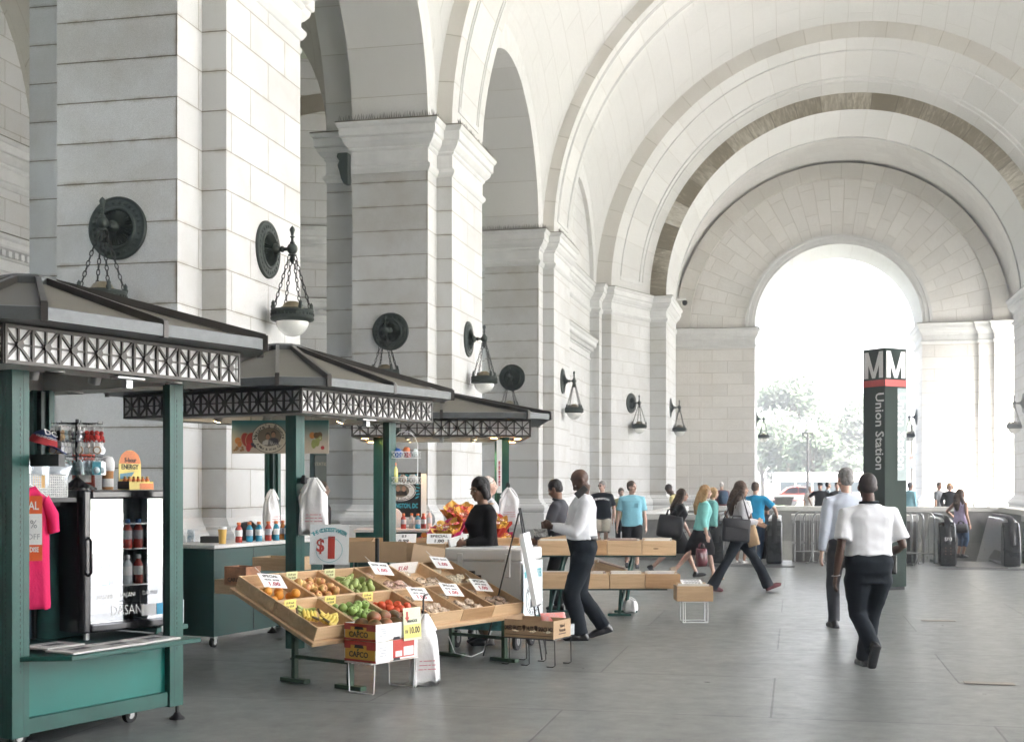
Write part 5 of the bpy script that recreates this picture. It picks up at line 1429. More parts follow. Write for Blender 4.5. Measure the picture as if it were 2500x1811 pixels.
# local x goes back-right (depth), y goes left along its front
CHW = mat('white_chest_plastic', (.80, .80, .80), .35, var=.05, vs=3)
mb = MB(); mb.box(0, .60, 0, .82, .32, .90); mb.build('tub', CHW, ch, bevel=.02, bevseg=2)
mb = MB(); mb.box(-.015, .615, -.015, .835, .905, 1.03); mb.build('lid', CHW, ch, bevel=.02, bevseg=2)
for y in (.14, .66):
    mb = MB(); mb.box(-.035, -.012, y - .03, y + .03, .74, .98); mb.build('latch', CHW, ch, bevel=.008)
mb = MB(); mb.box(-.05, -.0, .50, .57, .70, .80); mb.box(-.045, -.03, .42, .5, .72, .76); mb.build('clip', BLACK, ch, bevel=.004)
mb = MB(); mb.box(-.03, .63, -.03, .85, .20, .315); mb.build('platform', mat('teal_marbled_board', (.04, .16, .17), .5, var=.6, vs=9), ch)
for x, y in ((.08, .08), (.52, .08), (.08, .74), (.52, .74)): caster(ch, x, y, .09)
pm = mat('water_poster', (.66, .72, .74), .5, var=.10, vs=7)
mb = MB(); mb.box(.0, .60, -.022, -.0205, .33, .895); mb.build('side_poster', pm, ch)
mb = MB(); 
for q, tx in ((.14, 'THE COLDEST'), (.46, 'WATER')): put_text(mb, tx, .085 if q < .3 else .12, T(q + .0, -.0235, .76) @ FRONT, 0, fat=.003, sx=.42 if q < .3 else .5)
mb.tube([(.29 + .215 * math.cos(2 * PI * k / 36), -.0232, .51 + .165 * math.sin(2 * PI * k / 36)) for k in range(36)], .003, 4, closed=True, mat=1)
mb.tube([(.29 + .16 * math.cos(2 * PI * k / 36), -.0232, .51 + .115 * math.sin(2 * PI * k / 36)) for k in range(36)], .002, 4, closed=True, mat=1)
arc_text(mb, "Nature's Bounty", .05, .185, PI / 2, T(.29, -.0235, .51) @ FRONT, 1, ry=.137, spread=.85); arc_text(mb, 'Max & Alex', .045, .185, -PI / 2, T(.29, -.0235, .51) @ FRONT, 1, up=False, ry=.142, spread=.9)
for hx in (.25, .33):
    disc(mb, hx, .55, .03, .045, -.0236, 2, 14); mb.add([(hx - .05, -.0234, .42), (hx + .05, -.0234, .42), (hx + .04, -.0234, .51), (hx - .04, -.0234, .51)], [(0, 1, 2, 3)], 1)
mb.build('poster_print', [TEALI, INK, fm_[10]], ch)
mb = MB(); mb.box(.1, .5, .2, .7, 1.031, 1.037); put = mb.build('notice_sheet', mat('faded_sheet', (.55, .58, .6), .5, var=.3, vs=12), ch)
t = thing('power_cable', 'white cable trailing under the ice chest', 'cable'); mb = MB(); a = at(1100, 12.7, .02); mb.tube([at(1095, 12.6, .2), at(1110, 12.5, .05), at(1150, 12.5, .012), at(1180, 12.9, .012), at(1200, 13.1, .2)], .006, 6); mb.build('wire', WIREW, t, smooth=60)
ea = thing('easel', 'thin black wire easel with a tall white board seen edge-on', 'easel', at(1284, 12.6), PSI + R(83))
mb = MB()
for x in (-.22, .22): mb.cyl((x, -.18, 0), (x * .25, .06, 1.45), .008, n=6)
mb.cyl((0, .42, 0), (0, .07, 1.4), .008, n=6); mb.cyl((-.17, -.13, .5), (.17, -.13, .5), .007, n=6); mb.build('frame', WIREB, ea)
mb = MB(); mb.box(-.28, .28, -.02, .025, 0, .70, 0, T(0, -.12, .52) @ RX(R(-11))); mb.build('board', mat('foam_board', (.72, .74, .75), .5, var=.03), ea, bevel=.004)
# wire rack with the snack carton
SM = T(*c2w(.38, 11.80)) @ RZ(ang(30))
DR = thing('wire_rack', 'low dark wire rack carrying the snack mix carton', 'rack'); place(DR, SM)
mb = MB(); r = .005; L2, W2 = .36, .54
for y in (.03, .30, W2 - .03):
    for x in (.02, L2 - .02): mb.tube([(x, y - .03, .255), (x, y - .035, .02), (x, y - .01, r), (x, y + .05, r)], r, 5)
for k in range(8): mb.tube([(L2 * k / 7, 0, .255), (L2 * k / 7, W2, .255)], .0035, 4)
mb.tube([(0, 0, .255), (L2, 0, .255), (L2, W2, .255), (0, W2, .255)], .006, 5, closed=True); mb.build('frame', WIREB, DR)
sc_ = thing('snack_carton', 'open brown carton printed Dried Fruits Nuts Snack Mix', 'carton'); place(sc_, SM @ T(0, 0, .262))
mb = MB(); L, W, h, th = .34, .52, .165, .008
mb.box(0, L, 0, W, 0, .006); mb.box(0, th, 0, W, .006, h); mb.box(L - th, L, 0, W, .006, h); mb.box(th, L - th, 0, th, .006, h); mb.box(th, L - th, W - th, W, .006, h)
mb.box(th, .05, .05, W - .05, h - .05, h - .045)
mb.build('box', CARD, sc_)
CF = T(-.002, W, 0) @ LEFTF
mb = MB(); put_text(mb, 'DRIED FRUITS ♥ NUTS ♥ SNACK MIX', .058, CF @ T(W / 2, .085, 0), 0, fat=.0015, sx=.50)
mb.add([(0.01, .022, .0), (W - .01, .022, .0), (W - .01, .028, 0), (.01, .028, 0)], [(0, 1, 2, 3)], 0, CF)
put_text(mb, 'Valued', .045, T(L / 2, -.002, .112) @ FRONT, 0, sx=.8); put_text(mb, 'Naturals', .045, T(L / 2, -.002, .072) @ FRONT, 0, sx=.8); mb.box(.1, .24, -.002, -.001, .035, .045)
mb.build('lettering', mat('brown_ink', (.07, .035, .02), .7), sc_)
t = snack('crumpled red and clear snack bag behind the snack carton', SM @ T(.36, .16, .26) @ RZ(-.6) @ RX(-.4), .26, .22, mat('red_clear_wrap', (.70, .68, .66), .2, var=.4, vs=14, col2=(.6, .12, .1)))
t = thing('clear_tub', 'clear plastic tub at the right of the snack carton', 'tub'); place(t, SM @ T(.345, .02, .265)); o = trough(.11, .24, .10, .004).build('tub', mat('cloudy_plastic', (.38, .41, .42), .2, var=.2, vs=9), t)
mb = MB()
rr = random.Random(4)
for k in range(9):
    o = nutbag('packet inside the snack mix carton', SM @ T(.06 + (k % 3) * .1, .09 + (k // 3) * .15, .30) @ RZ(rr.uniform(0, 3)), NUTM[3], 500 + k, 'packets inside the snack mix carton'); o.scale = (1.2,) * 3

# ---------------------------------------------------------------- second row of trays in front of the flower kiosk
ST2 = thing('tray_table', 'second tray table behind the ice chest', 'table', at(1120, 15.6, 0), ang(90))
mb = MB(); mb.box(-1.5, .75, 0, .55, .80, .83); mb.build('top', PLY, ST2)
for x in (-1.3, -.1, .6):
    for y in (.05, .5): mb = MB(); mb.box(x - .02, x + .02, y - .02, y + .02, 0, .8); mb.build('leg', GREEN, ST2)
M2 = T(*at(1120, 15.6, 0)) @ RZ(ang(90))
for k in range(5):
    crate('wooden tray on the second table, ' + ['leftmost', 'second from left', 'middle one', 'second from right', 'rightmost'][k], M2 @ T(-1.5 + k * .45, .02, .832) @ RX(.12), .44, .48, .13, PLY2 if k % 2 else PLY, 'wooden trays on the second table', 'tray', 'wooden_tray')
for k, (x, a, b) in enumerate(((-.68, '$3', '0.99'), (-.25, 'SPECIAL', '1.00'), (.2, 'SPECIAL', '1.00'))):
    card('price_card', ['white $3 card on the second table', 'white SPECIAL card behind the ice chest', 'white card at the right end of the second table'][k], M2 @ T(x, .12, .95) @ RX(-.9), .30, .2, PAPER, [(a, .06, 0, .15, INK, .001, 1), (b, .075, 0, .06, INK, .002, 1)], 'price card', 'white price cards on the second table')
def flat(name, label, M, w, h, m, cat):
    mb = MB(); mb.box(-w / 2, w / 2, 0, .012, 0, h); o = mb.build(name, m, None); place(o, M); return tag(o, label, cat)
flat('cardboard_sheet', 'wide cardboard sheet standing behind the fruit stand', frame(920, 13.7, hz(1372, 13.7)) @ RX(-.12), .62, .22, CARD, 'cardboard')
flat('cardboard_sheet', 'second cardboard sheet beside the wide one, left of the post', frame(1008, 13.8, hz(1372, 13.8), 8) @ RX(-.12), .30, .21, CARD, 'cardboard')
o = flat('cardboard_flap', 'slanted cardboard flap in front of the ice chest', frame(1040, 12.85, hz(1386, 12.85), 4) @ RX(-.35) @ RY(.16), .32, .23, mat('light_cardboard', (.55, .40, .26), .8, var=.05), 'cardboard')
t = thing('table_bracket', 'black upright bracket between the cardboard sheets', 'post', at(921, 13.2)); mb = MB(); mb.box(-.02, .02, -.02, .02, 0, hz(1312, 13.2)); mb.build('upright', BLACK, t, bevel=.01)

# ---------------------------------------------------------------- flower kiosk goods
for k, (px, c, lab) in enumerate(((920, LB, 'blue bottle at the left of the flower kiosk counter'), (937, LG, 'first clear grey bottle on the flower kiosk counter'), (985, LR, 'red bottle in front of the black poster'), (1005, LG, 'clear grey bottle in front of the black poster'), (1020, LB, 'blue bottle right of the black poster'), (1034, LR, 'red bottle at the right of the poster'), (1048, LP_, 'tall pale juice bottle beside the bouquets'))):
    bottle(lab, T(*at(px, 18.95 + .1 * (k % 2), 1.03)), c, OCAP if k < 6 else WCAP, .225 if k < 6 else .27, .04, PAPER if k % 2 else LABG, 'bottles on the flower kiosk counter')
t = thing('serving_tray', 'white oval tray standing on the flower kiosk counter', 'tray'); place(t, frame(957, 19.15, 1.03)); mb = MB(); mb.lathe([(.15, 0), (.16, .006), (.15, .012)], 24, 0, T(0, 0, .15) @ RX(PI / 2 - .15)); mb.build('plate', PAPER, t); mb = MB(); mb.lathe([(.03, -.002), (.03, .012)], 12, 0, T(.03, -.01, .18) @ RX(PI / 2)); mb.build('hole', BLACK, t)
BPOST = mat('black_poster', (.012, .012, .014), .4, var=.1)
CY = mat('cyan_ink', (.04, .42, .55), .5, var=.05)
def poster_extra(t):
    mb = MB(); disc(mb, 0, .40, .235, .155, -.0015, 0, 40); mb.build('oval', [PAPER], t)
    mb = MB(); disc(mb, 0, .40, .225, .145, -.0022, 1, 40); disc(mb, 0, .40, .215, .135, -.0026, 0, 40); disc(mb, 0, .40, .13, .10, -.0030, 2, 30)
    for hx in (-.04, .05):
        disc(mb, hx, .43, .032, .042, -.0036, 3, 14); mb.add([(hx - .05, -.0033, .33), (hx + .05, -.0033, .33), (hx + .04, -.0033, .40), (hx - .04, -.0033, .40)], [(0, 1, 2, 3)], 1)
    arc_text(mb, "Nature's Bounty", .05, .17, PI / 2, T(0, -.004, .40) @ FRONT, 1, ry=.112, spread=.8); arc_text(mb, 'A Max & Alex Co.', .04, .17, -PI / 2, T(0, -.004, .40) @ FRONT, 1, up=False, ry=.118, spread=.85)
    mb.build('oval_picture', [PAPER, INK, fm_[9], fm_[10]], t)
    mb = MB()
    for sx in (-1, 1):
        for k in range(5): disc(mb, sx * (.25 + .012 * (k % 2)), .40 + (k - 2) * .05, .035, .012, -.0042 - k * .0001, 0, 10, a=sx * (.5 - .25 * k))
    mb.build('leaf_marks', CY, t)
card('poster', 'black poster with cyan lettering and an oval portrait on the counter', frame(978, 19.6, hz(1262, 19.6), 0), .62, .68, BPOST, [('THE COLDEST', .125, 0, .60, CY, .004, .62), ('WASHINGTON, DC', .10, 0, .17, CY, .003, .60)], 'poster', extra=poster_extra, th=.02)
flat('white_board', 'plain white board edge beside the black poster', frame(1034, 19.7, hz(1262, 19.7), 10), .09, .66, WHITEP, 'board')
card('paper_strip', 'long narrow white paper notice hanging from the flower kiosk', frame(1219, 17.9, hz(1203, 17.9), 4), .07, .74, PAPER, [], 'notice', th=.002, extra=lambda t: (lambda mb: ([mb.box(-.012, .014, -.003, -.002, .1 + .022 * k, .112 + .022 * k + .004 * (k % 3)) for k in range(16)], mb.build('red_print', REDINK, t)))(MB()))
# bouquets in buckets
WR = [mat('wrap_%s' % n, c, .45, var=.18, vs=9) for n, c in (('orange', (.78, .30, .03)), ('yellow', (.80, .48, .08)), ('magenta', (.58, .02, .16)), ('red', (.60, .04, .03)))]
FLW = [mat('petal_%d' % i, c, .6, var=.2, vs=30) for i, c in enumerate(((.75, .52, .06), (.72, .14, .10), (.66, .12, .34), (.75, .62, .55), (.45, .10, .06)))]
def bouquet(label, M, m, m2, r, h, seed):
    rr = random.Random(seed); t = thing('bouquet', label, 'bouquet', group='paper wrapped bouquets'); place(t, M)
    for j, (mm, ro, hh) in enumerate(((m2, 1.0, 1.0), (m, .82, 1.12))):
        mb = MB(); n = 30; rings = []; pk = 5 + j; ph = rr.uniform(0, 6)
        for f in (0, .3, .65, 1.0):
            ring = []
            for k in range(n):
                a = 2 * PI * k / n; tri = 1 - 2 * abs((k * pk / n + ph) % 1 - .5) * 2 * .5
                rad = (.03 + f * r * ro * (1.0 + .35 * (tri - .5) * f)) * (1 + .05 * math.cos(k * PI) * f); z = f * h * hh * (.80 + .22 * tri * f)
                ring.append((rad * math.cos(a), rad * math.sin(a), z))
            rings.append(ring)
        mb.loft(rings, 0, caps=False); mb.build('paper_wrap', mm, t)
    mb = MB()
    for k in range(26):
        a = rr.uniform(0, 2 * PI); q = r * .75 * math.sqrt(rr.random()); p = Vector((q * math.cos(a), q * math.sin(a), h * rr.uniform(.85, 1.02))); mi = rr.choice((0, 0, 1, 2, 3, 4))
        for j in range(8):
            b = 2 * PI * j / 8; mb.ell(p + Vector((.018 * math.cos(b), .018 * math.sin(b), 0)), (.014, .014, .008), mi, nu=6, nv=4)
        mb.ell(p + Vector((0, 0, .006)), (.012, .012, .01), 4, nu=6, nv=4)
    mb.build('flowers', FLW, t)
def bucket(label, M, r=.13, h=.36):
    t = thing('flower_bucket', label, 'bucket', group='black flower buckets'); place(t, M); mb = MB(); mb.lathe([(r * .75, 0), (r, h), (r * 1.06, h), (r * 1.06, h - .02), (r * .95, h - .01), (r * .72, .02), (.001, .02)], 18); mb.build('pail', BLACK, t, smooth=40)
FZ = 16.6
for k, (px, zb, m, m2, r, h, turn, lab) in enumerate(((1078, 1.02, WR[0], WR[2], .17, .36, -25, 'magenta and orange wrapped bouquet at the left of the group'), (1104, 1.10, WR[1], WR[2], .19, .38, -15, 'big bouquet in magenta paper with orange points'), (1118, 1.28, WR[1], WR[0], .19, .42, 5, 'tall bouquet in yellow and orange paper at the back'), (1140, 1.22, WR[0], WR[3], .19, .42, 12, 'bouquet in red and orange paper beside the vendor'), (1152, 1.08, WR[3], WR[2], .15, .34, 18, 'low bouquet in red paper in front of the vendor'), (1203, 1.12, WR[1], WR[3], .15, .46, 10, 'red and yellow bouquet behind the vendor'), (1228, .98, WR[2], WR[2], .13, .34, 0, 'small magenta bouquet under the hanging bag'))):
    Z = FZ + (.45 if 'back' in lab else .2 if k > 4 else 0) - (.3 if k == 1 else 0)
    bouquet(lab, T(*at(px, Z, zb - .20)) @ RZ(PSI) @ RY(R(turn)) @ RX(R(24)), m, m2, r * 1.05, h * .72, k + 3)
for px, lab in ((1090, 'black bucket under the left bouquets'), (1140, 'black bucket under the bouquets by the vendor'), (1215, 'black bucket behind the vendor')): bucket(lab, T(*at(px, 16.75, .62)))
t = thing('flower_shelf', 'dark bench carrying the flower buckets', 'bench', at(1150, 16.75, 0), PSI); mb = MB(); mb.box(-.5, .5, -.2, .2, .56, .61); mb.box(-.45, -.4, -.15, .15, 0, .56); mb.box(.4, .45, -.15, .15, 0, .56); mb.build('bench', DKGREEN, t)

# ---------------------------------------------------------------- print tables with wooden boxes
PT = T(*at(1318, 16.4, 0)) @ RZ(PSI)
tb = thing('print_table', 'two tier green metal table carrying long boxes of prints', 'table'); place(tb, PT)
def leg(name, a, b, foot): 
    mb = MB(); mb.bar(a, b, .035, .035); mb.box(foot[0] - .15, foot[0] + .15, foot[1] - .025, foot[1] + .025, 0, .03); return mb.build(name, GREEN, tb, bevel=.003)
for x, lean in ((.13, .12), (1.02, .12)):
    leg('leg', (x, .12, .03), (x + .02, .12, .37), (x, .12)); leg('leg', (x + .12, .55, .03), (x + .20, .40, .77), (x + .12, .55)); mb = MB(); mb.bar((x, .12, .05), (x + .2, .42, .76), .03, .03); mb.build('brace', GREEN, tb)
mb = MB(); mb.box(-.06, 1.76, .22, .62, .745, .765); mb.box(-.06, 1.60, -.18, .2, .350, .368); mb.build('shelf_rails', DKGREEN, tb)
PRM = [mat('print_edges_%d' % i, c, .7, var=.15, vs=60, stretch=(1, 30, 1)) for i, c in enumerate(((.70, .68, .62), (.55, .40, .24), (.35, .25, .22), (.62, .60, .58)))]
def printbox(label, M, L, W, H, m, seed, group='long boxes of prints', over=.03):
    t = thing('print_box', label, 'box', group=group); place(t, M); rr = random.Random(seed)
    trough(L, W, H).build('box', m, t, bevel=.002)
    mb = MB(); y = .03
    while y < W - .03:
        h = H + rr.uniform(-.03, over); mb.box(.02 + rr.uniform(0, .02), L - .02 - rr.uniform(0, .06), y, y + .004, .015, h, rr.choice((0, 0, 0, 3, 1, 2)), T(0, y, .015) @ RX(rr.uniform(-.12, .25)) @ T(0, -y, -.015)); y += rr.uniform(.010, .02)
    o = mb.build('prints', PRM, t); o['kind'] = 'stuff'
    return t
LB4 = ['left', 'second', 'third', 'right']
for k in range(4):
    printbox('upper shelf print box, ' + ['nearest the ice chest', 'behind the bald man', 'right of the bald man', 'with a dark knot at the right end'][k], PT @ T(-.02 + k * .447, .22, .766), .44, .36, .188, PLY if k != 1 else PLY2, 20 + k)
    printbox('lower shelf print box, ' + ['nearest the ice chest', 'behind the bald man\'s knees', 'right of the bald man\'s knees', 'of darker grained wood at the right end'][k], PT @ T(-.02 + k * .447, -.18, .369), .44, .36, .186, PLY2 if k == 3 else PLY, 40 + k)
mb = MB(); disc(mb, 1.50, .853, .035, .010, .2185, 0, 14); o = mb.build('wood_knot', mat('knot', (.22, .12, .05), .6), tb)
# sloping box between the shelves, behind
printbox('tilted box of prints seen between the two shelves', PT @ T(.72, .75, .50) @ RY(.28), .46, .4, .16, PLY, 60)
printbox('open box of prints in front of the dark-jacketed man', PT @ T(.02, .30, .93) @ RX(-.2) @ RY(-.1), .38, .3, .06, PLY, 61, over=.02)
# box on the white wire stand
WS = T(*at(1668, 15.66, 0)) @ RZ(PSI)
t = thing('wire_stand', 'white wire cube stand under the lone print box', 'stand'); place(t, WS); mb = MB(); r = .006
for x in (0, .30):
    for y in (0, .28): mb.cyl((x, y, r), (x, y, .255), r, n=6)
for z in (r, .252): mb.tube([(0, 0, z), (.30, 0, z), (.30, .28, z), (0, .28, z)], r, 6, closed=True)
for x in (.03, .27):
    mb.cyl((x, .03, r), (x, .03, .255), r * .8, n=6)
mb.build('frame', WIREW, t, smooth=60)
printbox('lone print box on the white wire stand', WS @ T(-.08, -.02, .262), .44, .33, .185, PLY, 70)
card('print_card', 'white card with slanting writing lying on the lone print box', WS @ T(.13, .03, .45) @ RZ(.15) @ RX(-1.15), .26, .16, PAPER, (), 'price card', extra=lambda t: (lambda mb: ([mb.tube([(-.1 + .02 * j, -.002, .04 + .045 * k + .014 * (j % 2)) for j in range(11)], .004, 4) for k in range(3)], mb.build('handwriting', INK, t)))(MB()))
t = bag('white plastic bag on the floor behind the print table legs', PT @ T(1.18, .55, .2), .22, .19, 9, text=False)
# green doorway frame with Union Station lettering, behind the fruit kiosk
DP_ = frame(758, 38.5, 0, -4)
t = thing('station_doorway', 'dark green glazed doorway with gold letters behind the fruit kiosk', 'doorway'); place(t, DP_)
mb = MB()
for x0, x1 in ((0, .12), (.62, .76), (1.28, 1.42)): mb.box(x0, x1, -.1, .1, 0, 3.5)
for z0, z1 in ((0, .35), (2.55, 2.75), (3.35, 3.5)): mb.box(.1201, 1.28, -.08, .08, z0, z1)
mb.build('frame', GREEN, t, bevel=.01)
mb = MB(); lattice(mb, .5, .58, 1, T(.12, -.03, 2.76)); lattice(mb, .5, .58, 1, T(.77, -.03, 2.76)); mb.build('grille', [DKGREEN, DKGREEN], t)
mb = MB()
for x0 in (.12, .76): mb.box(x0, x0 + .5, .0, .02, .35, 2.55)
mb.build('glass', mat('dark_door_glass', (.05, .075, .07), .12, var=.4, vs=2), t)
mb = MB(); put_text(mb, 'STATION', .15, T(.37, -.006, 2.28) @ FRONT, 0, sx=.8); put_text(mb, 'UNION STATION', .13, T(1.02, -.006, 2.28) @ FRONT, 0, sx=.5); mb.build('lettering', mat('gold_letter', (.52, .45, .28), .4, .3), t)
for x in (.2, .84):
    mb = MB(); mb.box(x, x + .38, -.03, -.006, .8, 1.55, 0); mb.box(x + .03, x + .35, -.034, -.03, .84, 1.51, 1); mb.build('framed_notice', [PAPER, mat('notice_print', (.45, .40, .33), .6, var=.9, vs=9, col2=(.8, .78, .74))], t)
# ================================================================ people
SKIN = {k: mat('skin_' + k, c, .5, var=.10, vs=7, bump=.12, bs=90, sub=.12) for k, c in (('dark', (.085, .042, .026)), ('brown', (.22, .115, .07)), ('tan', (.42, .25, .17)), ('pale', (.56, .36, .28)))}
HAIRM = {k: mat('hair_' + k, c, .55, var=.4, vs=30, bump=.6, bs=70, stretch=(3, 3, .6)) for k, c in (('black', (.012, .010, .010)), ('brown', (.06, .035, .02)), ('grey', (.24, .23, .22)), ('blonde', (.40, .25, .11)), ('white', (.6, .58, .55)), ('stubble', (.03, .022, .02)))}
EYEW = mat('eye_white', (.33, .31, .29), .2, var=0); EYED = mat('eye_dark', (.015, .01, .008), .2, var=0); LIPM = mat('lips', (.25, .09, .075), .45, var=.1)
def cloth(n, c, rough=.85, var=.12, vs=5, **k): return mat('cloth_' + n, c, rough, var=var, vs=vs, bump=.10, bs=200, spec=.25, **k)
def ik(a, b, l1, l2, hint):
    a, b, hint = Vector(a), Vector(b), Vector(hint); d = b - a; L = min(d.length, (l1 + l2) * .998); d.normalize(); b = a + d * L
    k = (l1 * l1 - l2 * l2 + L * L) / (2 * L); h = math.sqrt(max(0, l1 * l1 - k * k))
    p = hint - d * hint.dot(d); p = p.normalized() if p.length > 1e-6 else Vector((0, 1, 0))
    return a + d * k + p * h, b
def fuse(mb, name, m, parent, vox, wrinkle=0, smooth=4, cut=None, seed=0, wf=7.0):
    me = bpy.data.meshes.new(name); me.from_pydata([tuple(v) for v in mb.v], [], mb.f)
    ob = bpy.data.objects.new('x', me)
    r = ob.modifiers.new('r', 'REMESH'); r.mode = 'VOXEL'; r.voxel_size = vox
    q = ob.modifiers.new('s', 'SMOOTH'); q.factor = .5; q.iterations = smooth
    out = evalmesh(ob); bpy.data.objects.remove(ob); bpy.data.meshes.remove(me)
    if cut:
        bm = bmesh.new(); bm.from_mesh(out); bmesh.ops.delete(bm, geom=[v for v in bm.verts if cut(v.co)], context='VERTS'); bm.to_mesh(out); bm.free()
    if wrinkle:
        for v in out.vertices:
            c = v.co; n = noise.noise(Vector((c.x * wf + seed, c.y * wf, c.z * wf * .55))) + .35 * noise.noise(Vector((c.x * wf * 1.7 + c.z * wf * 1.5, c.y * wf * 1.7 - seed, c.z * wf * 2.2)))
            ridge = 1 - abs(n) * 1.6
            v.co += v.normal * (wrinkle * (ridge - .45))
    for p in out.polygons: p.use_smooth = True
    out.materials.clear(); out.materials.append(m); out.name = name
    o = bpy.data.objects.new(name, out); COL.objects.link(o); o.parent = parent
    return o
TOR = [(.83, .09, .08, 0), (.88, .158, .11, -.005), (.96, .170, .118, -.01), (1.06, .150, .108, 0), (1.16, .148, .108, .005), (1.28, .165, .115, .008), (1.36, .178, .112, 0), (1.42, .138, .088, -.008), (1.455, .085, .068, -.014), (1.50, .056, .056, -.012)]
def sring(c, w, d, n=22, e=.8):
    out = []
    for k in range(n):
        a = 2 * PI * k / n; x, y = math.cos(a), math.sin(a)
        out.append(Vector((c[0] + math.copysign(abs(x) ** e, x) * w, c[1] + math.copysign(abs(y) ** e, y) * d, c[2])))
    return out
def person(label, px, Z, h, face, skin='pale', hair='brown', style='short', lean=0, head=(0, 0), feet=((-.09, .02, 0), (.09, -.02, 0)), hands=((-.25, .03, .83), (.25, .03, .83)), elb=((-.4, -1, -.1), (.4, -1, -.1)),
           top=None, sleeve='short', hem=.86, low=None, lowkind='trousers', shoes=None, w=1., belly=1., near=0, sock=None, glasses=None, z0=0, hat=None, curl=.5, shade=0, loose=1., collar=None, bust=0, belt=None, cardi=None):
    t = thing('person', label, 'person', at(px, Z, z0), PSI + R(face), 'people in the portico'); t.scale = (h / 1.75,) * 3
    vx = (.017, .0125, .0095)[near]; cv = (.020, .016, .0125)[near]; sd = (px * 7 % 97)
    PIV = Vector((0, 0, .95)); LM = T(*PIV) @ RX(-R(lean)) @ T(*(-PIV))
    up = lambda p: LM @ Vector(p)
    sh = [up((s * .180 * w, -.01, 1.388)) for s in (-1, 1)]
    el, wr = [], []
    for i in (0, 1):
        e, b = ik(sh[i], hands[i], .295, .262, elb[i]); el.append(e); wr.append(b)
    hip = [Vector((s * .092 * w, 0, .90)) for s in (-1, 1)]; kn, an = [], []
    for i in (0, 1):
        fx, fy, pt = feet[i]; lift = feet[i][3] if False else 0
        p = R(pt); a = Vector((fx, fy - (.10 * math.sin(p) if pt > 0 else 0), .085 + .17 * math.sin(max(0, p)) + (.06 * math.sin(-p) if p < 0 else 0)))
        k, b = ik(hip[i], a, .435, .415, (fx * .1, 1, 0)); kn.append(k); an.append(a)
    HC = up((0, .015, 1.635)); HM = T(*HC) @ RZ(R(head[0])) @ RX(-R(head[1]) - R(lean) * .5)
    # --- body
    b = MB()
    def torso(mb, g, z_lo, z_hi, flare=0, bel=belly):
        rr = []
        prof = [q for q in TOR if z_lo < q[0] < z_hi]
        def itp(z):
            for q, r_ in zip(TOR, TOR[1:]):
                if q[0] <= z <= r_[0]: f = (z - q[0]) / (r_[0] - q[0]); return tuple(q[i] + (r_[i] - q[i]) * f for i in range(4))
            return TOR[0] if z < TOR[0][0] else TOR[-1]
        fb = itp(max(z_lo, .9)); kb = .80 if z_lo < .83 else 1
        prof = [(z_lo, fb[1] * kb, fb[2] * kb, fb[3])] + [q for q in prof if q[0] > z_lo + .03] + [itp(z_hi)]
        for z, ww, dd, yo in prof:
            bf = math.exp(-((z - 1.08) / .14) ** 2); ex = (bel - 1) * bf
            br = bust * math.exp(-((z - 1.27) / .06) ** 2)
            fl = flare * max(0, (1.0 - z)) 
            rr.append([up(p) if p.z > .95 else p for p in sring((0, yo + ex * .05 + br * .5, z), ww * w * (1 + .25 * ex) + g + fl, dd * (1 + ex * .55) + g + br * .5 + fl)])
        mb.loft(rr)
    torso(b, -.022, .83, 1.50, bel=1 + (belly - 1) * .45)
    b.tube([up((0, -.015, 1.42)), up((0, -.01, 1.5)), HM @ Vector((0, -.02, -.06))], [.068, .056, .054], 12)
    b.ell((0, -.012, .03), (.076, .096, .09), M=HM); b.ell((0, .022, -.035), (.061, .070, .082), M=HM); b.ell((0, .062, -.094), (.030, .026, .024), M=HM)
    b.ell((0, .074, .024), (.050, .020, .014), M=HM); b.tube([(0, .088, .012), (0, .108, -.018), (0, .112, -.032)], [.010, .014, .016], 8, M=HM); b.ell((0, .100, -.036), (.019, .012, .010), M=HM)
    b.ell((0, .083, -.064), (.026, .016, .013), M=HM)
    for s in (-1, 1):
        b.ell((s * .078, -.006, -.010), (.013, .022, .032), M=HM); b.ell((s * .038, .064, -.028), (.022, .020, .020), M=HM)
    for i, s in enumerate((-1, 1)):
        b.tube([up((s * .1, -.01, 1.39)), sh[i], sh[i].lerp(el[i], .5), el[i], el[i].lerp(wr[i], .35), wr[i]], [.055, .056, .047, .038, .041, .026], 10)
        d = (wr[i] - el[i]).normalized(); pn = Vector((-s, 0, 0)); pn = (pn - d * pn.dot(d)).normalized(); sd_ = d.cross(pn) * s   # palm normal inward, side toward thumb
        if sd_.y < 0 and abs(d.z) > .6: sd_ = -sd_
        pc = wr[i] + d * .05
        HMx = Matrix((sd_, d, pn)).transposed().to_4x4(); HMx.translation = wr[i]
        b.ell((0, .05, 0), (.040, .055, .017), M=HMx, nu=10, nv=7); b.ell((0, .012, 0), (.028, .03, .02), M=HMx, nu=10, nv=6)
        for q, (x0, L) in enumerate(((-.029, .062), (-.010, .075), (.010, .080), (.029, .072))):
            a1, a2, a3 = curl * (.5 + .1 * (3 - q)), curl * (1.15 + .12 * (3 - q)), curl * (1.75 + .12 * (3 - q))
            P = [Vector((x0, .085, 0))]
            for a, f in ((a1, .45), (a2, .32), (a3, .23)): P.append(P[-1] + Vector((x0 * .08, math.cos(a), math.sin(a))) * L * f)
            b.tube(P, [.0098, .0094, .0088, .0072], 7, M=HMx)
        b.tube([(.030, .025, .004), (.052, .052, .014), (.054, .078, .024), (.048, .098, .030)], [.014, .0125, .011, .0085], 7, M=HMx)
        # legs
        b.tube([hip[i], hip[i].lerp(kn[i], .4), kn[i], kn[i].lerp(an[i], .3), kn[i].lerp(an[i], .75), an[i]], [.082, .074, .052, .055, .040, .036], 12)
        ft = R(feet[i][2]); FM = T(*an[i]) @ RX(-ft)
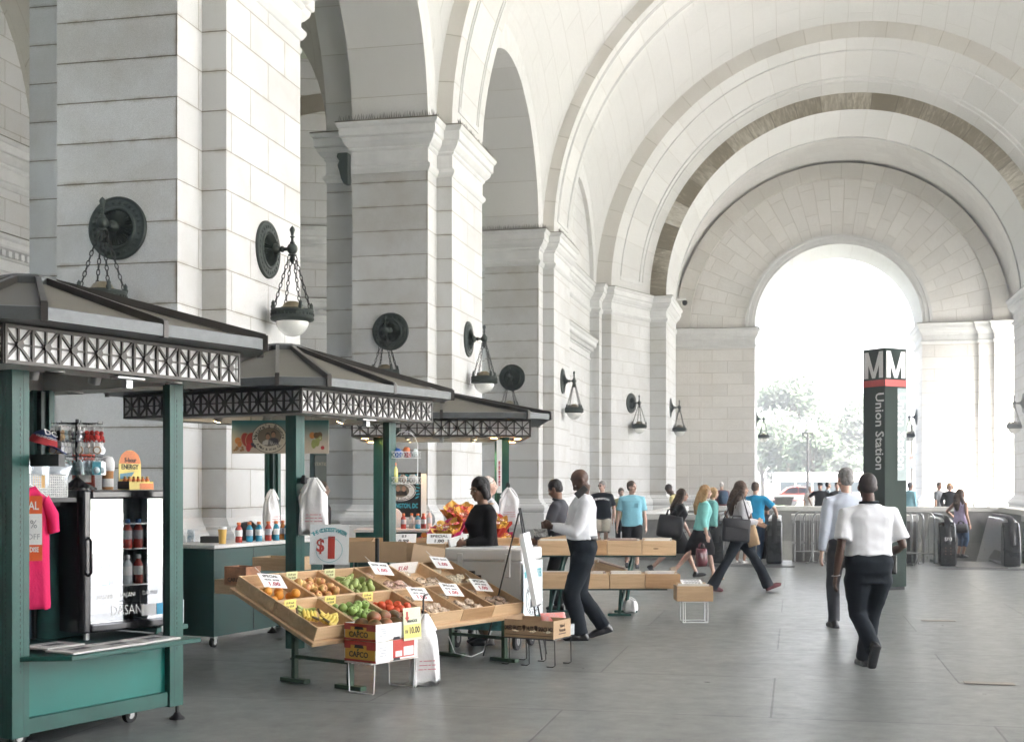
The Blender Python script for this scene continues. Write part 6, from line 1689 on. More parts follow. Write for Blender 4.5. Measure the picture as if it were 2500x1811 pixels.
        b.tube([(0, -.04, -.05), (0, .05, -.045), (0, .15, -.062)], [.030, .036, .024], 10, M=FM)
    fuse(b, 'body', SKIN[skin], t, vx)
    # --- face
    for s in (-1, 1):
        e = MB(); e.ell((s * .031, .0795, -.001), (.0125, .010, .0085), 0, HM, 10, 7); e.ell((s * .031, .0865, -.001), (.0058, .0045, .0062), 1, HM, 8, 6); e.build('eye', [EYEW, EYED], t, smooth=180)
        if style != 'none':
            e = MB(); e.ell((s * .032, .0885, .021), (.020, .006, .0045), 0, HM, 8, 5); e.build('eyebrow', HAIRM['black' if hair in ('black', 'stubble') else 'brown'], t)
    e = MB(); e.ell((0, .0965, -.0645), (.021, .0062, .0062), 0, HM, 10, 6); e.build('lips', LIPM, t, smooth=180)
    # --- hair
    hm = MB(); hv = .009 if near else .012
    if style == 'short': hm.ell((0, -.022, .040), (.083, .099, .092), M=HM, nu=20, nv=14); hm.ell((0, -.045, -.005), (.078, .066, .075), M=HM)
    if style == 'crop': hm.ell((0, -.0225, .034), (.0795, .0925, .0925), M=HM, nu=20, nv=14); hm.ell((0, -.04, .0), (.0765, .068, .07), M=HM)
    if style == 'afro': hm.ell((0, -.03, .06), (.094, .105, .095), M=HM)
    if style in ('bob', 'long', 'curly', 'tied'):
        hm.ell((0, -.024, .038), (.088, .102, .098), M=HM, nu=20, nv=14); hm.ell((0, -.05, -.02), (.084, .066, .09), M=HM)
        if style == 'bob':
            for s in (-1, 1): hm.tube([HM @ Vector((s * .075, .005, .05)), HM @ Vector((s * .092, -.005, -.03)), HM @ Vector((s * .088, -.012, -.105))], [.035, .036, .026], 10)
            hm.ell((0, -.06, -.08), (.085, .045, .055), M=HM)
        elif style == 'tied': hm.tube([HM @ Vector((0, -.11, .03)), HM @ Vector((0, -.15, -.04)), HM @ Vector((0, -.14, -.12))], [.03, .035, .015], 9)
        else:
            k = 1.25 if style == 'curly' else 1.
            for s in (-1, 1): hm.tube([HM @ Vector((s * .07, .0, .06)), HM @ Vector((s * .092, -.015, -.05)), up((s * .10 * k, -.05, 1.44)), up((s * .095 * k, -.085, 1.30))], [.03, .036 * k, .04 * k, .022], 10)
            hm.tube([HM @ Vector((0, -.07, .02)), HM @ Vector((0, -.095, -.09)), up((0, -.12, 1.36)), up((0, -.125, 1.20))], [.06, .075 * k, .075 * k, .03], 12)
    if hm.v: fuse(hm, 'hair', HAIRM[hair], t, hv, wrinkle=.014 if style in ('curly', 'afro') else .009 if style != 'crop' else .002, smooth=1, seed=sd, wf=26)
    if hat:
        e = MB(); e.lathe([(.088, .045), (.092, .075), (.088, .11), (.06, .135), (.001, .142)], 18, 0, HM @ T(0, -.015, 0)); e.loft([[HM @ Vector((.085 * math.cos(a), .05 + .11 * math.sin(a), z)) for a in [PI * k / 10 for k in range(11)]] for z in (.048, .054)]); e.build('cap', hat, t, smooth=50)
    if glasses:
        e = MB()
        gz, gy = (.0, .098) if glasses == 'eyes' else (.075, .065)
        for s in (-1, 1):
            e.tube([(s * .031 + .021 * math.cos(2 * PI * j / 12), gy, gz + .016 * math.sin(2 * PI * j / 12)) for j in range(12)], .0026, 5, closed=True, M=HM)
            if glasses == 'eyes': e.ell((s * .031, gy, gz), (.02, .003, .015), 0, HM, 10, 5)
            e.tube([(s * .052, gy, gz), (s * .086, .01, gz - (.0 if glasses == 'eyes' else .03)), (s * .084, -.03, gz - .02 - (.0 if glasses == 'eyes' else .03))], .0024, 5, M=HM)
        e.tube([(-.01, gy + .002, gz), (.01, gy + .002, gz)], .0026, 5, M=HM); e.build('glasses', BLACK, t)
    # --- clothing
    g = .016 * loose
    c = MB(); torso(c, g, hem, 1.475, flare=.10 if hem < .9 else 0)
    if sleeve != 'none':
        for i, s in enumerate((-1, 1)):
            P = [up((s * .09 * w, -.01, 1.395)), sh[i] + Vector((0, 0, .005)), sh[i].lerp(el[i], .45), sh[i].lerp(el[i], .80)]; rr = [.075, .074, .070, .067 * loose]
            if sleeve == 'long': P += [el[i], el[i].lerp(wr[i], .5), el[i].lerp(wr[i], .93)]; rr[3] = .062; rr += [.056, .052, .042]
            if sleeve == 'three': P += [el[i], el[i].lerp(wr[i], .45)]; rr[3] = .058; rr += [.052, .05]
            c.tube(P, rr, 12)
    if low is not None and hem > .93:
        pass
    so = fuse(c, 'shirt', top, t, cv, wrinkle=(.006, .008, .011)[near], seed=sd, cut=None, wf=4.6)
    if collar:
        e = MB(); e.tube([up((.066 * math.cos(2 * PI * k / 14), -.012 + .066 * math.sin(2 * PI * k / 14), 1.485 + .02 * math.cos(2 * PI * k / 14 + PI / 2) * -1)) for k in range(14)], .018, 7, closed=True); e.build('collar', collar, t, smooth=180)
    if belt:
        e = MB(); bw = w * .155 + .022 + .03 * (belly - 1)
        e.loft([[Vector((p.x, p.y, z)) for p in sring((0, -.008 + (belly - 1) * .02, 0), bw, .128 * (1 + (belly - 1) * .3))] for z in (hem - .002, hem + .042)]); e.build('belt', belt, t, smooth=180)
    if low is not None:
        c = MB()
        torso(c, .011, .78, max(1.0, hem + .045), bel=1 + (belly - 1) * .9)
        if lowkind == 'skirt':
            kz = min(kn[0].z, kn[1].z) - .02; my = (kn[0].y + kn[1].y) / 2; spread = abs(kn[0].y - kn[1].y) / 2
            c.loft([sring((0, 0, .96), .165 * w, .12), sring((0, my * .3, .80), .185 * w, .135 + spread * .3), sring((0, my * .8, .62), .17 * w, .12 + spread * .8), sring((0, my, kz), .145 * w, .10 + spread)])
        else:
            for i, s in enumerate((-1, 1)):
                P = [hip[i] + Vector((-s * .012, 0, .02)), hip[i].lerp(kn[i], .22), hip[i].lerp(kn[i], .5), kn[i]]; rr = [.088 * w ** .5, .098 * w ** .5, .090, .074]
                if lowkind == 'trousers': P += [kn[i].lerp(an[i], .5), an[i] + Vector((0, 0, -.02))]; rr += [.070, .066]
                if lowkind == 'wide': P += [kn[i].lerp(an[i], .5), an[i] + Vector((0, -.01, -.045))]; rr += [.078, .092]
                if lowkind == 'shorts': P[3] = hip[i].lerp(kn[i], .90); rr = [.100, .108, .106, .100]
                if lowkind == 'crop': P += [kn[i].lerp(an[i], .5)]; rr += [.064]
                c.tube(P, [q * (1.12 if near == 2 and loose > 1.1 else 1.) for q in rr], 14)
        fuse(c, 'skirt' if lowkind == 'skirt' else lowkind if lowkind == 'shorts' else 'trousers', low, t, cv, wrinkle=(.006, .008, .012)[near], seed=sd + 9, wf=5)
    if shoes:
        for i in (0, 1):
            c = MB(); FM = T(*an[i]) @ RX(-R(feet[i][2]))
            c.ell((0, -.035, -.045), (.040, .052, .045), M=FM); c.ell((0, .07, -.05), (.046, .10, .040), M=FM); c.ell((0, .135, -.058), (.044, .06, .028), M=FM); c.box(-.038, .038, -.08, .17, -.088, -.06, 0, FM)
            if near: c.tube([(0, -.02, -.03), (0, -.02, .02)], [.045, .044], 10, M=FM)
            fuse(c, 'shoe', shoes, t, .011 if near else .014, smooth=3)
    return t, up, HM, wr, el
WHITE_S, BLUEG = cloth('white_shirt', (.70, .71, .74), vs=3, var=.04), cloth('blue_grey_shirt', (.50, .54, .62), vs=3, var=.05)
NAVYT, BLKC, GREYT = cloth('dark_navy', (.008, .012, .017)), cloth('black', (.010, .010, .011)), cloth('charcoal', (.06, .062, .07))
LEATH = mat('black_leather', (.012, .012, .013), .3, var=.2, coat=.3); MAROON = mat('maroon_suede', (.10, .02, .025), .6)
DENIM, JEAN = cloth('denim', (.05, .10, .18), var=.3, vs=4), cloth('dark_jeans', (.02, .035, .06), var=.3, vs=4)
TRAIN = mat('white_trainer', (.62, .62, .60), .6, var=.1); TANSH = mat('tan_shoe', (.45, .35, .25), .6)

def world(t, p): return T(*t.location) @ RZ(t.rotation_euler[2]) @ Matrix.Scale(t.scale[0], 4) @ Vector(p)
# 1 the man walking away in front
P1 = person('man in white short-sleeved shirt and dark trousers walking away, nearest the viewer', 2122, 11.65, 1.775, 4, 'dark', 'stubble', 'crop', 3, (-4, 6), ((-.03, -.10, 58), (.06, .30, 0)), ((-.315, -.04, .85), (.23, .20, 1.02)), ((-.25, -1, 0), (.45, -1, -.4)),
    WHITE_S, 'short', 1.02, NAVYT, 'trousers', LEATH, w=1.18, belly=1.2, near=2, loose=1.2, collar=WHITE_S, curl=.55)
t = P1[0]
e = MB(); e.tube([P1[1]((.078 * math.cos(2 * PI * k / 14), -.02 + .074 * math.sin(2 * PI * k / 14), 1.495)) for k in range(14)], .012, 6, closed=True); e.build('lanyard', NAVYT, t, smooth=180)
e = MB(); e.box(.185, .235, -.06, .03, .86, 1.03); e.build('belt_pouch', BLACK, t, bevel=.012)
w3 = P1[3][0]; e = MB(); e.tube([w3 + Vector((.036 * math.cos(2 * PI * k / 12), .034 * math.sin(2 * PI * k / 12), .004 * math.cos(2 * PI * k / 12))) for k in range(12)], .005, 5, closed=True); e.build('wristwatch', STEEL, t, smooth=180)
# 2 grey-haired man
P2 = person('grey-haired man in pale blue long-sleeved shirt walking away beside the pylon', 2066, 15.0, 1.86, 6, 'pale', 'grey', 'short', 2, (10, 4), ((-.08, .16, 0), (.05, -.26, 48)), ((-.28, .0, .82), (.26, .15, .95)), ((-.6, -1, 0), (.7, -.8, 0)),
    BLUEG, 'long', .98, GREYT, 'trousers', LEATH, w=1.08, near=1, loose=1.2, collar=BLUEG, curl=.4)
# 3 bald man at the print boxes
P3 = person('bald man in white shirt bending his head over a card by the print boxes', 1424, 14.0, 1.84, 96, 'dark', 'stubble', 'none', 1, (-6, 42), ((-.09, .04, 0), (.09, -.20, 16)), ((-.07, .33, 1.16), (.05, .35, 1.17)), ((-.5, -.6, -1), (.6, -.6, -1)),
    WHITE_S, 'long', 1.03, NAVYT, 'trousers', LEATH, w=1.2, belly=1.5, near=2, glasses='top', loose=1.25, collar=WHITE_S, curl=.75, belt=LEATH)
HM3 = P3[0].matrix_basis if False else None
def held(t, name, label, cat, p, build, rot=(0, 0, 0)):
    q = world(t, p); o = thing(name, label, cat, q); o.rotation_euler = (rot[0], rot[1], t.rotation_euler[2] + rot[2]); build(o); return o
def bx(m, sx, sy, sz, bev=.004, name='body'): return lambda o: MB().cbox((0, 0, 0), (sx, sy, sz)).build(name, m, o, bevel=bev)
held(P3[0], 'print_card', 'small picture card held in the bald man\'s hands', 'card', (0, .44, 1.10), bx(mat('picture_card', (.25, .22, .18), .4, var=.8, vs=22, col2=(.7, .68, .6)), .16, .004, .11, .001), (R(-35), 0, R(60)))
hp = P3[2] @ Vector((-.088, .075, -.085))
held(P3[0], 'mobile_phone', 'black phone tucked under the bald man\'s ear', 'phone', hp, bx(BLACK, .018, .075, .15, .006), (R(50), R(15), 0))
# 4 dark-jacketed man behind
person('man in dark jacket bending over prints behind the bald man', 1374, 17.3, 1.74, 70, 'brown', 'black', 'short', 8, (0, 25), hands=((-.16, .35, .95), (.16, .36, .95)), top=GREYT, sleeve='long', hem=.80, low=BLKC, shoes=LEATH, near=1, w=1.05, collar=GREYT)
# 5 vendor
P5 = person('vendor in black cardigan with bobbed black hair behind the ice chest', 1184, 13.6, 1.745, 114, 'brown', 'black', 'bob', 4, (10, 10), hands=((-.10, .27, 1.07), (.10, .24, 1.04)), elb=((-.5, -1, -.6), (.5, -1, -.6)), top=BLKC, sleeve='long', hem=.98, low=cloth('turquoise_skirt', (.02, .42, .52)), lowkind='skirt', shoes=LEATH, w=1.06, belly=1.25, near=2, bust=.05, loose=1.0, curl=.7)
e = MB(); e.tube([P5[1]((.085 * math.cos(a), -.02 + .115 * math.sin(a), 1.475 - .10 * max(0, math.sin(a)) ** 2)) for a in [2 * PI * k / 20 for k in range(20)]], .007, 6, closed=True); e.build('bead_necklace', mat('amber_beads', (.35, .2, .07), .3, var=.6, vs=60), P5[0], smooth=180)
e = MB(); q = P5[3][0]; d = (q - P5[4][0]).normalized(); e.cyl(q - d * .03, q - d * .012, .034, n=14); e.build('wristwatch', BRASS, P5[0], smooth=40)
held(P5[0], 'wallet', 'white wallet with a strap in the vendor\'s hands', 'wallet', (-.06, .36, 1.09), lambda o: (MB().cbox((0, 0, 0), (.03, .16, .10)).build('pouch', PAPER, o, bevel=.012), MB().tube([(0, .06 + .05 * math.cos(2 * PI * k / 14), -.11 + .07 * math.sin(2 * PI * k / 14)) for k in range(14)], .005, 5, closed=True).build('strap', PAPER, o)), (R(-15), 0, 0))
# 6-7
person('white-haired man in glasses standing behind the vendor', 1192, 17.2, 1.78, -75, 'pale', 'white', 'crop', 0, top=cloth('light_check', (.55, .56, .58), var=.3, vs=30), low=GREYT, shoes=LEATH, glasses='top')
P7 = person('man in dark jacket seen past the plastic bags of the fruit kiosk', 785, 19.0, 1.72, -70, 'pale', 'brown', 'short', 0, (-10, 0), top=GREYT, sleeve='long', hem=.82, low=BLKC, shoes=LEATH)
def backpack(label, t, m, y=-.2, z=1.22, sc=1.):
    o = thing('backpack', label, 'backpack'); o.matrix_basis = T(*world(t, (0, y, z))) @ RZ(t.rotation_euler[2])
    mb = MB(); mb.loft([sring((0, 0, q), .15 * sc * f, .085 * sc * f) for q, f in ((-.24, .85), (-.2, 1), (.0, 1.02), (.16, .95), (.23, .6))]); mb.build('pack', m, o, smooth=70)
    mb = MB(); mb.loft([sring((0, -.08 * sc, q), .11 * sc * f, .04 * sc * f) for q, f in ((-.2, .8), (-.15, 1), (-.02, 1), (.03, .7))]); mb.build('pocket', m, o, smooth=70)
    for s in (-1, 1): mb = MB(); mb.tube([(s * .09, .06, .2), (s * .10, .15, .25), (s * .11, .30, .14), (s * .12, .24, -.1), (s * .12, .08, -.2)], .016, 6); mb.build('strap', m, o, smooth=180)
backpack('black backpack on the man behind the plastic bags', P7[0], BLACK)
# 8-11
P8 = person('man in black lettered T-shirt, beige shorts and sunglasses', 1470, 31.0, 1.76, 172, 'pale', 'grey', 'short', 0, (-35, 0), hands=((-.30, .0, .86), (.28, .08, .88)), top=NAVYT, hem=.84, low=cloth('beige', (.50, .46, .39)), lowkind='shorts', shoes=TRAIN, w=1.15, belly=1.4, glasses='eyes', loose=1.2)
e = MB(); arc_text(e, 'GEORGETOWN', .062, .5, -PI / 2 - PI, T(0, .172, .83) @ Matrix(((-1, 0, 0, 0), (0, 0, 1, 0), (0, 1, 0, 0), (0, 0, 0, 1))), 0, spread=.95, fat=.002); e.build('lettering', PAPER, P8[0])
person('woman in olive top walking behind the man in the pale blue T-shirt', 1517, 33.0, 1.58, 172, 'pale', 'brown', 'short', 0, (20, 5), top=cloth('olive', (.30, .29, .15)), hem=.84, low=BLKC, shoes=LEATH)
P9 = person('man in pale blue T-shirt and black shorts walking this way', 1543, 26.0, 1.74, 176, 'pale', 'brown', 'short', 0, (48, 0), ((-.10, .1, 0), (.10, -.14, 14)), ((-.28, .06, .84), (.30, .02, .84)), top=cloth('sky_blue', (.22, .48, .58), vs=3), hem=.84, low=BLKC, lowkind='shorts', shoes=GREYT, w=1.12, belly=1.25, loose=1.2, near=1)
e = MB(); e.box(-.12, -.04, .146, .150, 1.22, 1.31); e.build('chest_pocket', cloth('sky_blue_dark', (.16, .38, .48)), P9[0])
person('man in pale yellow shirt leaning forward at the pier', 1662, 33.5, 1.72, 65, 'dark', 'black', 'afro', 26, (0, 35), hands=((-.2, .35, 1.0), (.2, .35, 1.0)), top=cloth('pale_yellow', (.62, .56, .28), var=.3, vs=9), hem=.84, low=GREYT, shoes=LEATH, collar=BLKC)
# 12 woman in black dress with a big bag
P12 = person('dark-haired woman in black dress and sunglasses striding right with a big bag', 1650, 23.3, 1.60, -88, 'pale', 'brown', 'long', 10, (0, -4), ((-.07, .42, -8), (.07, -.40, 48)), ((-.2, .30, .86), (.22, -.30, .92)), top=BLKC, sleeve='short', hem=.90, low=cloth('black_skirt', (.016, .016, .018)), lowkind='skirt', shoes=LEATH, w=1.05, belly=1.15, glasses='eyes', near=1, bust=.04)
def sack(label, name, cat, M, w, d, h, m, handle=True, seed=0, puff=.25):
    o = thing(name, label, cat); o.matrix_basis = M
    mb = MB(); mb.loft([[p + Vector((noise.noise(p * 9 + Vector((seed, 0, 0))) * .012, 0, noise.noise(p * 8) * .012)) for p in sring((0, 0, z * h), w / 2 * f, d / 2 * g, 28, .55)] for z, f, g in ((0, .80, .7), (.04, .95, 1), (.3, 1.0, 1 + puff), (.7, .97, 1), (.95, .90, .7), (1, .86, .4))]); mb.build('sack', m, o, smooth=60)
    if handle:
        for s in (-1, 1): mb = MB(); mb.tube([(-w * .2, s * d * .25, h * .95), (-w * .16, s * d * .2, h * 1.22), (0, s * d * .12, h * 1.32), (w * .16, s * d * .2, h * 1.22), (w * .2, s * d * .25, h * .95)], .009, 6); mb.build('handle', m, o, smooth=180)
    return o
sack('big black shoulder bag on the woman in the black dress', 'shoulder_bag', 'bag', T(*at(1632, 22.9, hz(1312, 22.9))) @ RZ(PSI) @ RY(R(8)), .46, .24, .40, mat('black_nylon', (.014, .014, .016), .5, var=.3, vs=8), seed=3)
# 13 blonde in turquoise cardigan
P13 = person('blonde woman in turquoise cardigan and black skirt carrying a maroon bag', 1712, 22.6, 1.66, -85, 'pale', 'blonde', 'long', 6, (0, 4), ((-.06, .26, 0), (.07, -.42, 50)), ((-.2, .10, .86), (.19, .06, .84)), top=cloth('turquoise_cardigan', (.25, .62, .58)), sleeve='three', hem=.92, low=BLKC, lowkind='skirt', shoes=TANSH, near=1, bust=.03)
e = MB(); e.loft([[P13[1](p) for p in sring((0, .055, z), .085, .085)] for z in (.97, 1.1, 1.25, 1.36)]); e.build('black_top', BLKC, P13[0], smooth=180)
sack('shiny maroon handbag in the blonde woman\'s hand', 'handbag', 'handbag', T(*at(1712, 22.3, hz(1382, 22.3))) @ RZ(PSI + R(10)), .21, .16, .31, mat('maroon_patent', (.10, .015, .022), .22, var=.4, vs=14, coat=.6), seed=5)
person('second blonde woman in turquoise top and jeans, behind the first', 1737, 27.6, 1.60, -80, 'pale', 'blonde', 'bob', 4, (0, 6), ((-.06, .2, 0), (.07, -.24, 30)), top=cloth('turquoise_top', (.22, .55, .52)), sleeve='long', low=JEAN, shoes=TANSH)
P15 = person('white-haired man in maroon shirt with a backpack beyond the parapet', 1762, 46.0, 1.76, 10, 'pale', 'white', 'crop', 0, (-30, 10), top=cloth('maroon_shirt', (.16, .02, .03)), sleeve='long', low=GREYT, shoes=LEATH, w=1.1)
backpack('slate blue backpack worn by the man in maroon', P15[0], cloth('slate_pack', (.05, .09, .14)), sc=1.15)
# 16 woman in grey jacket
P16 = person('woman in grey jacket with long curly brown hair striding right with a briefcase', 1803, 20.3, 1.72, -86, 'tan', 'brown', 'curly', 3, (4, 0), ((-.08, .52, -20), (.08, -.44, 6)), ((-.16, .36, 1.06), (.18, .26, 1.12)), ((-.5, -.8, -.7), (.6, -.8, -.6)), top=cloth('light_grey_jacket', (.42, .42, .44)), sleeve='long', hem=.86, low=NAVYT, lowkind='wide', shoes=MAROON, w=1.08, belly=1.15, near=2, bust=.04, curl=.7)
o = thing('briefcase', 'black fabric briefcase hanging at the grey-jacketed woman\'s side', 'bag'); o.matrix_basis = T(*at(1795, 20.0, hz(1322, 20.0))) @ RZ(PSI) @ RY(R(4))
BNY = mat('black_nylon', (.014, .014, .016)); mb = MB(); mb.cbox((0, 0, .18), (.43, .13, .36)); mb.build('case', BNY, o, bevel=.025, bevseg=2, smooth=50); mb = MB(); mb.cbox((0, -.068, .12), (.36, .012, .20)); mb.build('front_pocket', BNY, o, bevel=.005)
mb = MB(); mb.tube([(-.08, -.03, .35), (-.06, -.03, .40), (.06, -.03, .40), (.08, -.03, .35)], .009, 6); mb.build('handle', BNY, o, smooth=180); mb = MB(); mb.tube([(-.2, 0, .34), (-.1, -.02, .62), (.02, -.03, .80), (.1, .02, .62), (.2, 0, .34)], .010, 5); mb.build('strap', BNY, o, smooth=180)
o = sack('brown paper bag held by the grey-jacketed woman', 'paper_bag', 'paper bag', T(*at(1842, 20.25, hz(1332, 20.25))) @ RZ(PSI - R(20)) @ RY(R(-14)), .19, .11, .34, CARD, handle=False, puff=0)
P17 = person('woman with long dark hair stepping onto the escalator behind the grey jacket', 1808, 27.3, 1.62, -30, 'brown', 'black', 'long', 0, hands=((-.38, .2, 1.02), (.25, .1, .85)), top=cloth('white_top', (.62, .62, .62)), low=GREYT, lowkind='crop', shoes=TRAIN)
P18 = person('man in teal blue T-shirt and jeans holding the escalator handrail', 1845, 27.5, 1.72, -22, 'pale', 'brown', 'short', 2, (-30, 0), ((-.08, .02, 0), (.09, -.10, 12)), ((-.26, .06, .84), (.42, .22, 1.03)), ((-.5, -1, 0), (.8, -1, 0)), top=cloth('teal_blue', (.02, .25, .45)), hem=.88, low=DENIM, shoes=TRAIN, w=1.05, near=1, loose=1.2)
person('person in dark clothes standing on the escalator beyond the teal T-shirt', 1872, 30.2, 1.66, -15, 'brown', 'black', 'short', 6, top=GREYT, sleeve='long', hem=.80, low=BLKC, shoes=LEATH, z0=-.42)
# beyond the parapet
person('man in black shirt and cap beyond the parapet', 2002, 47, 1.72, 160, 'tan', 'black', 'crop', 0, (-20, 0), top=BLKC, low=BLKC, shoes=LEATH, hat=BLKC, w=1.1, hands=((-.34, -.02, 1.0), (.34, -.02, 1.0)), elb=((-1, -.4, 0), (1, -.4, 0)))
person('man in blue plaid shirt in profile beyond the parapet', 2021, 48, 1.76, -80, 'tan', 'black', 'crop', 0, top=cloth('blue_plaid', (.06, .14, .26), var=.9, vs=16, col2=(.4, .48, .55)), sleeve='long', low=JEAN, shoes=LEATH)
person('pale figure in white beyond the parapet beside the officer', 1978, 50, 1.60, 170, 'pale', 'white', 'short', 0, top=cloth('white_tee', (.62, .60, .58)), low=cloth('pale_trousers', (.5, .48, .45)), shoes=TRAIN)
person('person facing this way half hidden behind the grey-haired man', 2044, 43, 1.74, 165, 'pale', 'brown', 'short', 0, top=BLKC, low=BLKC, shoes=LEATH)
person('man in light blue shirt just right of the pylon', 2222, 44.5, 1.74, -60, 'brown', 'black', 'crop', 0, (-10, 0), top=cloth('light_blue', (.28, .52, .60)), sleeve='long', low=GREYT, shoes=LEATH, w=1.1, belly=1.3)
person('man in grey shirt beyond the right parapet', 2293, 45, 1.74, -140, 'tan', 'black', 'short', 0, (-20, 0), top=cloth('mid_grey', (.16, .17, .18)), low=JEAN, shoes=LEATH)
person('woman in black with sunglasses beyond the right parapet', 2319, 44, 1.72, 178, 'pale', 'blonde', 'bob', 0, top=BLKC, sleeve='long', low=JEAN, shoes=LEATH, glasses='eyes', hands=((-.2, .2, 1.0), (.25, .05, .9)))
P27 = person('woman in lavender top and jeans riding the escalator marked S03', 2345, 29.6, 1.56, -60, 'tan', 'brown', 'curly', 0, (-30, 0), hands=((-.40, .16, 1.06), (.24, .05, .86)), top=cloth('lavender', (.48, .42, .60)), sleeve='none', hem=.86, low=DENIM, lowkind='crop', shoes=LEATH, near=1)
sack('small black bag at the lavender woman\'s hip', 'shoulder_bag', 'bag', T(*at(2346, 29.1, hz(1300, 29.1))) @ RZ(PSI), .3, .12, .2, BNY, seed=8)
# ================================================================ ground, street and things outside
def floormat():
    m, nt, b = newmat('grey_concrete_slabs'); L = nt.links.new
    tc = nd(nt, 'ShaderNodeTexCoord'); mp = nd(nt, 'ShaderNodeMapping'); mp.inputs['Location'].default_value = (.17, .32, 0)
    L(tc.outputs['Object'], mp.inputs[0])
    k = nd(nt, 'ShaderNodeTexBrick', offset=.5, i_Scale=1.); k.inputs['Brick Width'].default_value = 3.05; k.inputs['Row Height'].default_value = 1.96
    k.inputs['Mortar Size'].default_value = .009; k.inputs['Mortar Smooth'].default_value = .2
    k.inputs['Color1'].default_value = (.138, .147, .142, 1); k.inputs['Color2'].default_value = (.165, .174, .168, 1); k.inputs['Mortar'].default_value = (.055, .057, .056, 1)
    L(mp.outputs[0], k.inputs['Vector'])
    n1 = nd(nt, 'ShaderNodeTexNoise', i_Scale=.9, i_Detail=7., i_Roughness=.65); n2 = nd(nt, 'ShaderNodeTexNoise', i_Scale=70., i_Detail=3.); n3 = nd(nt, 'ShaderNodeTexNoise', i_Scale=5., i_Detail=6., i_Roughness=.7)
    for n in (n1, n2, n3): L(tc.outputs['Object'], n.inputs['Vector'])
    r1 = nd(nt, 'ShaderNodeMapRange', i_1=.3, i_2=.7, i_3=.86, i_4=1.09); L(n1.outputs['Fac'], r1.inputs[0])
    r2 = nd(nt, 'ShaderNodeMapRange', i_1=.3, i_2=.7, i_3=.86, i_4=1.12); L(n2.outputs['Fac'], r2.inputs[0])
    m1 = nd(nt, 'ShaderNodeMix', data_type='RGBA', blend_type='MULTIPLY', i_Factor=1.); L(k.outputs['Color'], m1.inputs['A']); L(r1.outputs[0], m1.inputs['B'])
    m2 = nd(nt, 'ShaderNodeMix', data_type='RGBA', blend_type='MULTIPLY', i_Factor=1.); L(m1.outputs['Result'], m2.inputs['A']); L(r2.outputs[0], m2.inputs['B'])
    r3 = nd(nt, 'ShaderNodeMapRange', i_1=.60, i_2=.75, i_3=0., i_4=.35); L(n3.outputs['Fac'], r3.inputs[0])
    m3 = nd(nt, 'ShaderNodeMix', data_type='RGBA', blend_type='MULTIPLY'); m3.inputs['B'].default_value = (.62, .58, .5, 1); L(r3.outputs[0], m3.inputs['Factor']); L(m2.outputs['Result'], m3.inputs['A'])
    # pale specks of litter and gum
    vo = nd(nt, 'ShaderNodeTexVoronoi', i_Scale=3.1); L(tc.outputs['Object'], vo.inputs['Vector'])
    lt = nd(nt, 'ShaderNodeMath', operation='LESS_THAN'); lt.inputs[1].default_value = .045; L(vo.outputs['Distance'], lt.inputs[0])
    m4 = nd(nt, 'ShaderNodeMix', data_type='RGBA', blend_type='MIX'); m4.inputs['B'].default_value = (.34, .34, .33, 1)
    l5 = nd(nt, 'ShaderNodeMath', operation='MULTIPLY'); l5.inputs[1].default_value = .35; L(lt.outputs[0], l5.inputs[0])
    L(l5.outputs[0], m4.inputs['Factor']); L(m3.outputs['Result'], m4.inputs['A'])
    L(m4.outputs['Result'], b.inputs['Base Color'])
    rr = nd(nt, 'ShaderNodeMapRange', i_1=.3, i_2=.7, i_3=.27, i_4=.44); L(n3.outputs['Fac'], rr.inputs[0]); L(rr.outputs[0], b.inputs['Roughness'])
    b.inputs['Specular IOR Level'].default_value = .5
    bp = nd(nt, 'ShaderNodeBump', i_Strength=.25, i_Distance=.004); L(n2.outputs['Fac'], bp.inputs['Height'])
    b2 = nd(nt, 'ShaderNodeBump', i_Strength=.6, i_Distance=.006); b2.invert = True; L(k.outputs['Fac'], b2.inputs['Height']); L(bp.outputs[0], b2.inputs['Normal']); L(b2.outputs[0], b.inputs['Normal'])
    return m
FLOORM = floormat()
PX0, PX1, PY0, PY1 = -3.15, 5.75, 29.2, 39.2       # stair well
GX0, GX1, GY0, GY1 = -26., 19., -30., 93.
mb = MB()
xs = [GX0, PX0, PX1, GX1]; ys = [GY0, PY0, PY1, GY1]
for i in range(3):
    for j in range(3):
        if i == 1 and j == 1: continue
        mb.add([(xs[i], ys[j], 0), (xs[i + 1], ys[j], 0), (xs[i + 1], ys[j + 1], 0), (xs[i], ys[j + 1], 0)], [(0, 1, 2, 3)])
tag(mb.build('floor', FLOORM), 'grey concrete slab floor of the portico', 'floor', kind='structure')
ASPH = mat('asphalt', (.07, .07, .07), .85, var=.2, vs=3, bump=.3, bs=60)
PLAZA = mat('pale_forecourt_paving', (.50, .50, .49), .8, var=.1, vs=1.5)
GRASS = mat('grass_lawn', (.06, .095, .03), .9, var=.4, vs=1.2, bump=.4, bs=9)
mb = MB(); mb.box(-900, 900, -600, 1400, -.9, -.82)
tag(mb.build('ground', GRASS), 'ground reaching the horizon', 'ground', kind='structure')
mb = MB(); mb.box(GX1 + .0, 75, -60, 93, -.8, -.14)
tag(mb.build('forecourt', PLAZA), 'pale paved forecourt right of the portico', 'pavement', kind='structure')
mb = MB(); mb.box(-60, 90, 93.02, 101, -.8, -.12)
tag(mb.build('pavement', PLAZA), 'pavement beyond the far archway', 'pavement', kind='structure')
mb = MB(); mb.box(-80, 120, 101.02, 116, -.8, -.27)
tag(mb.build('road', ASPH), 'street crossing beyond the far archway', 'road', kind='structure')

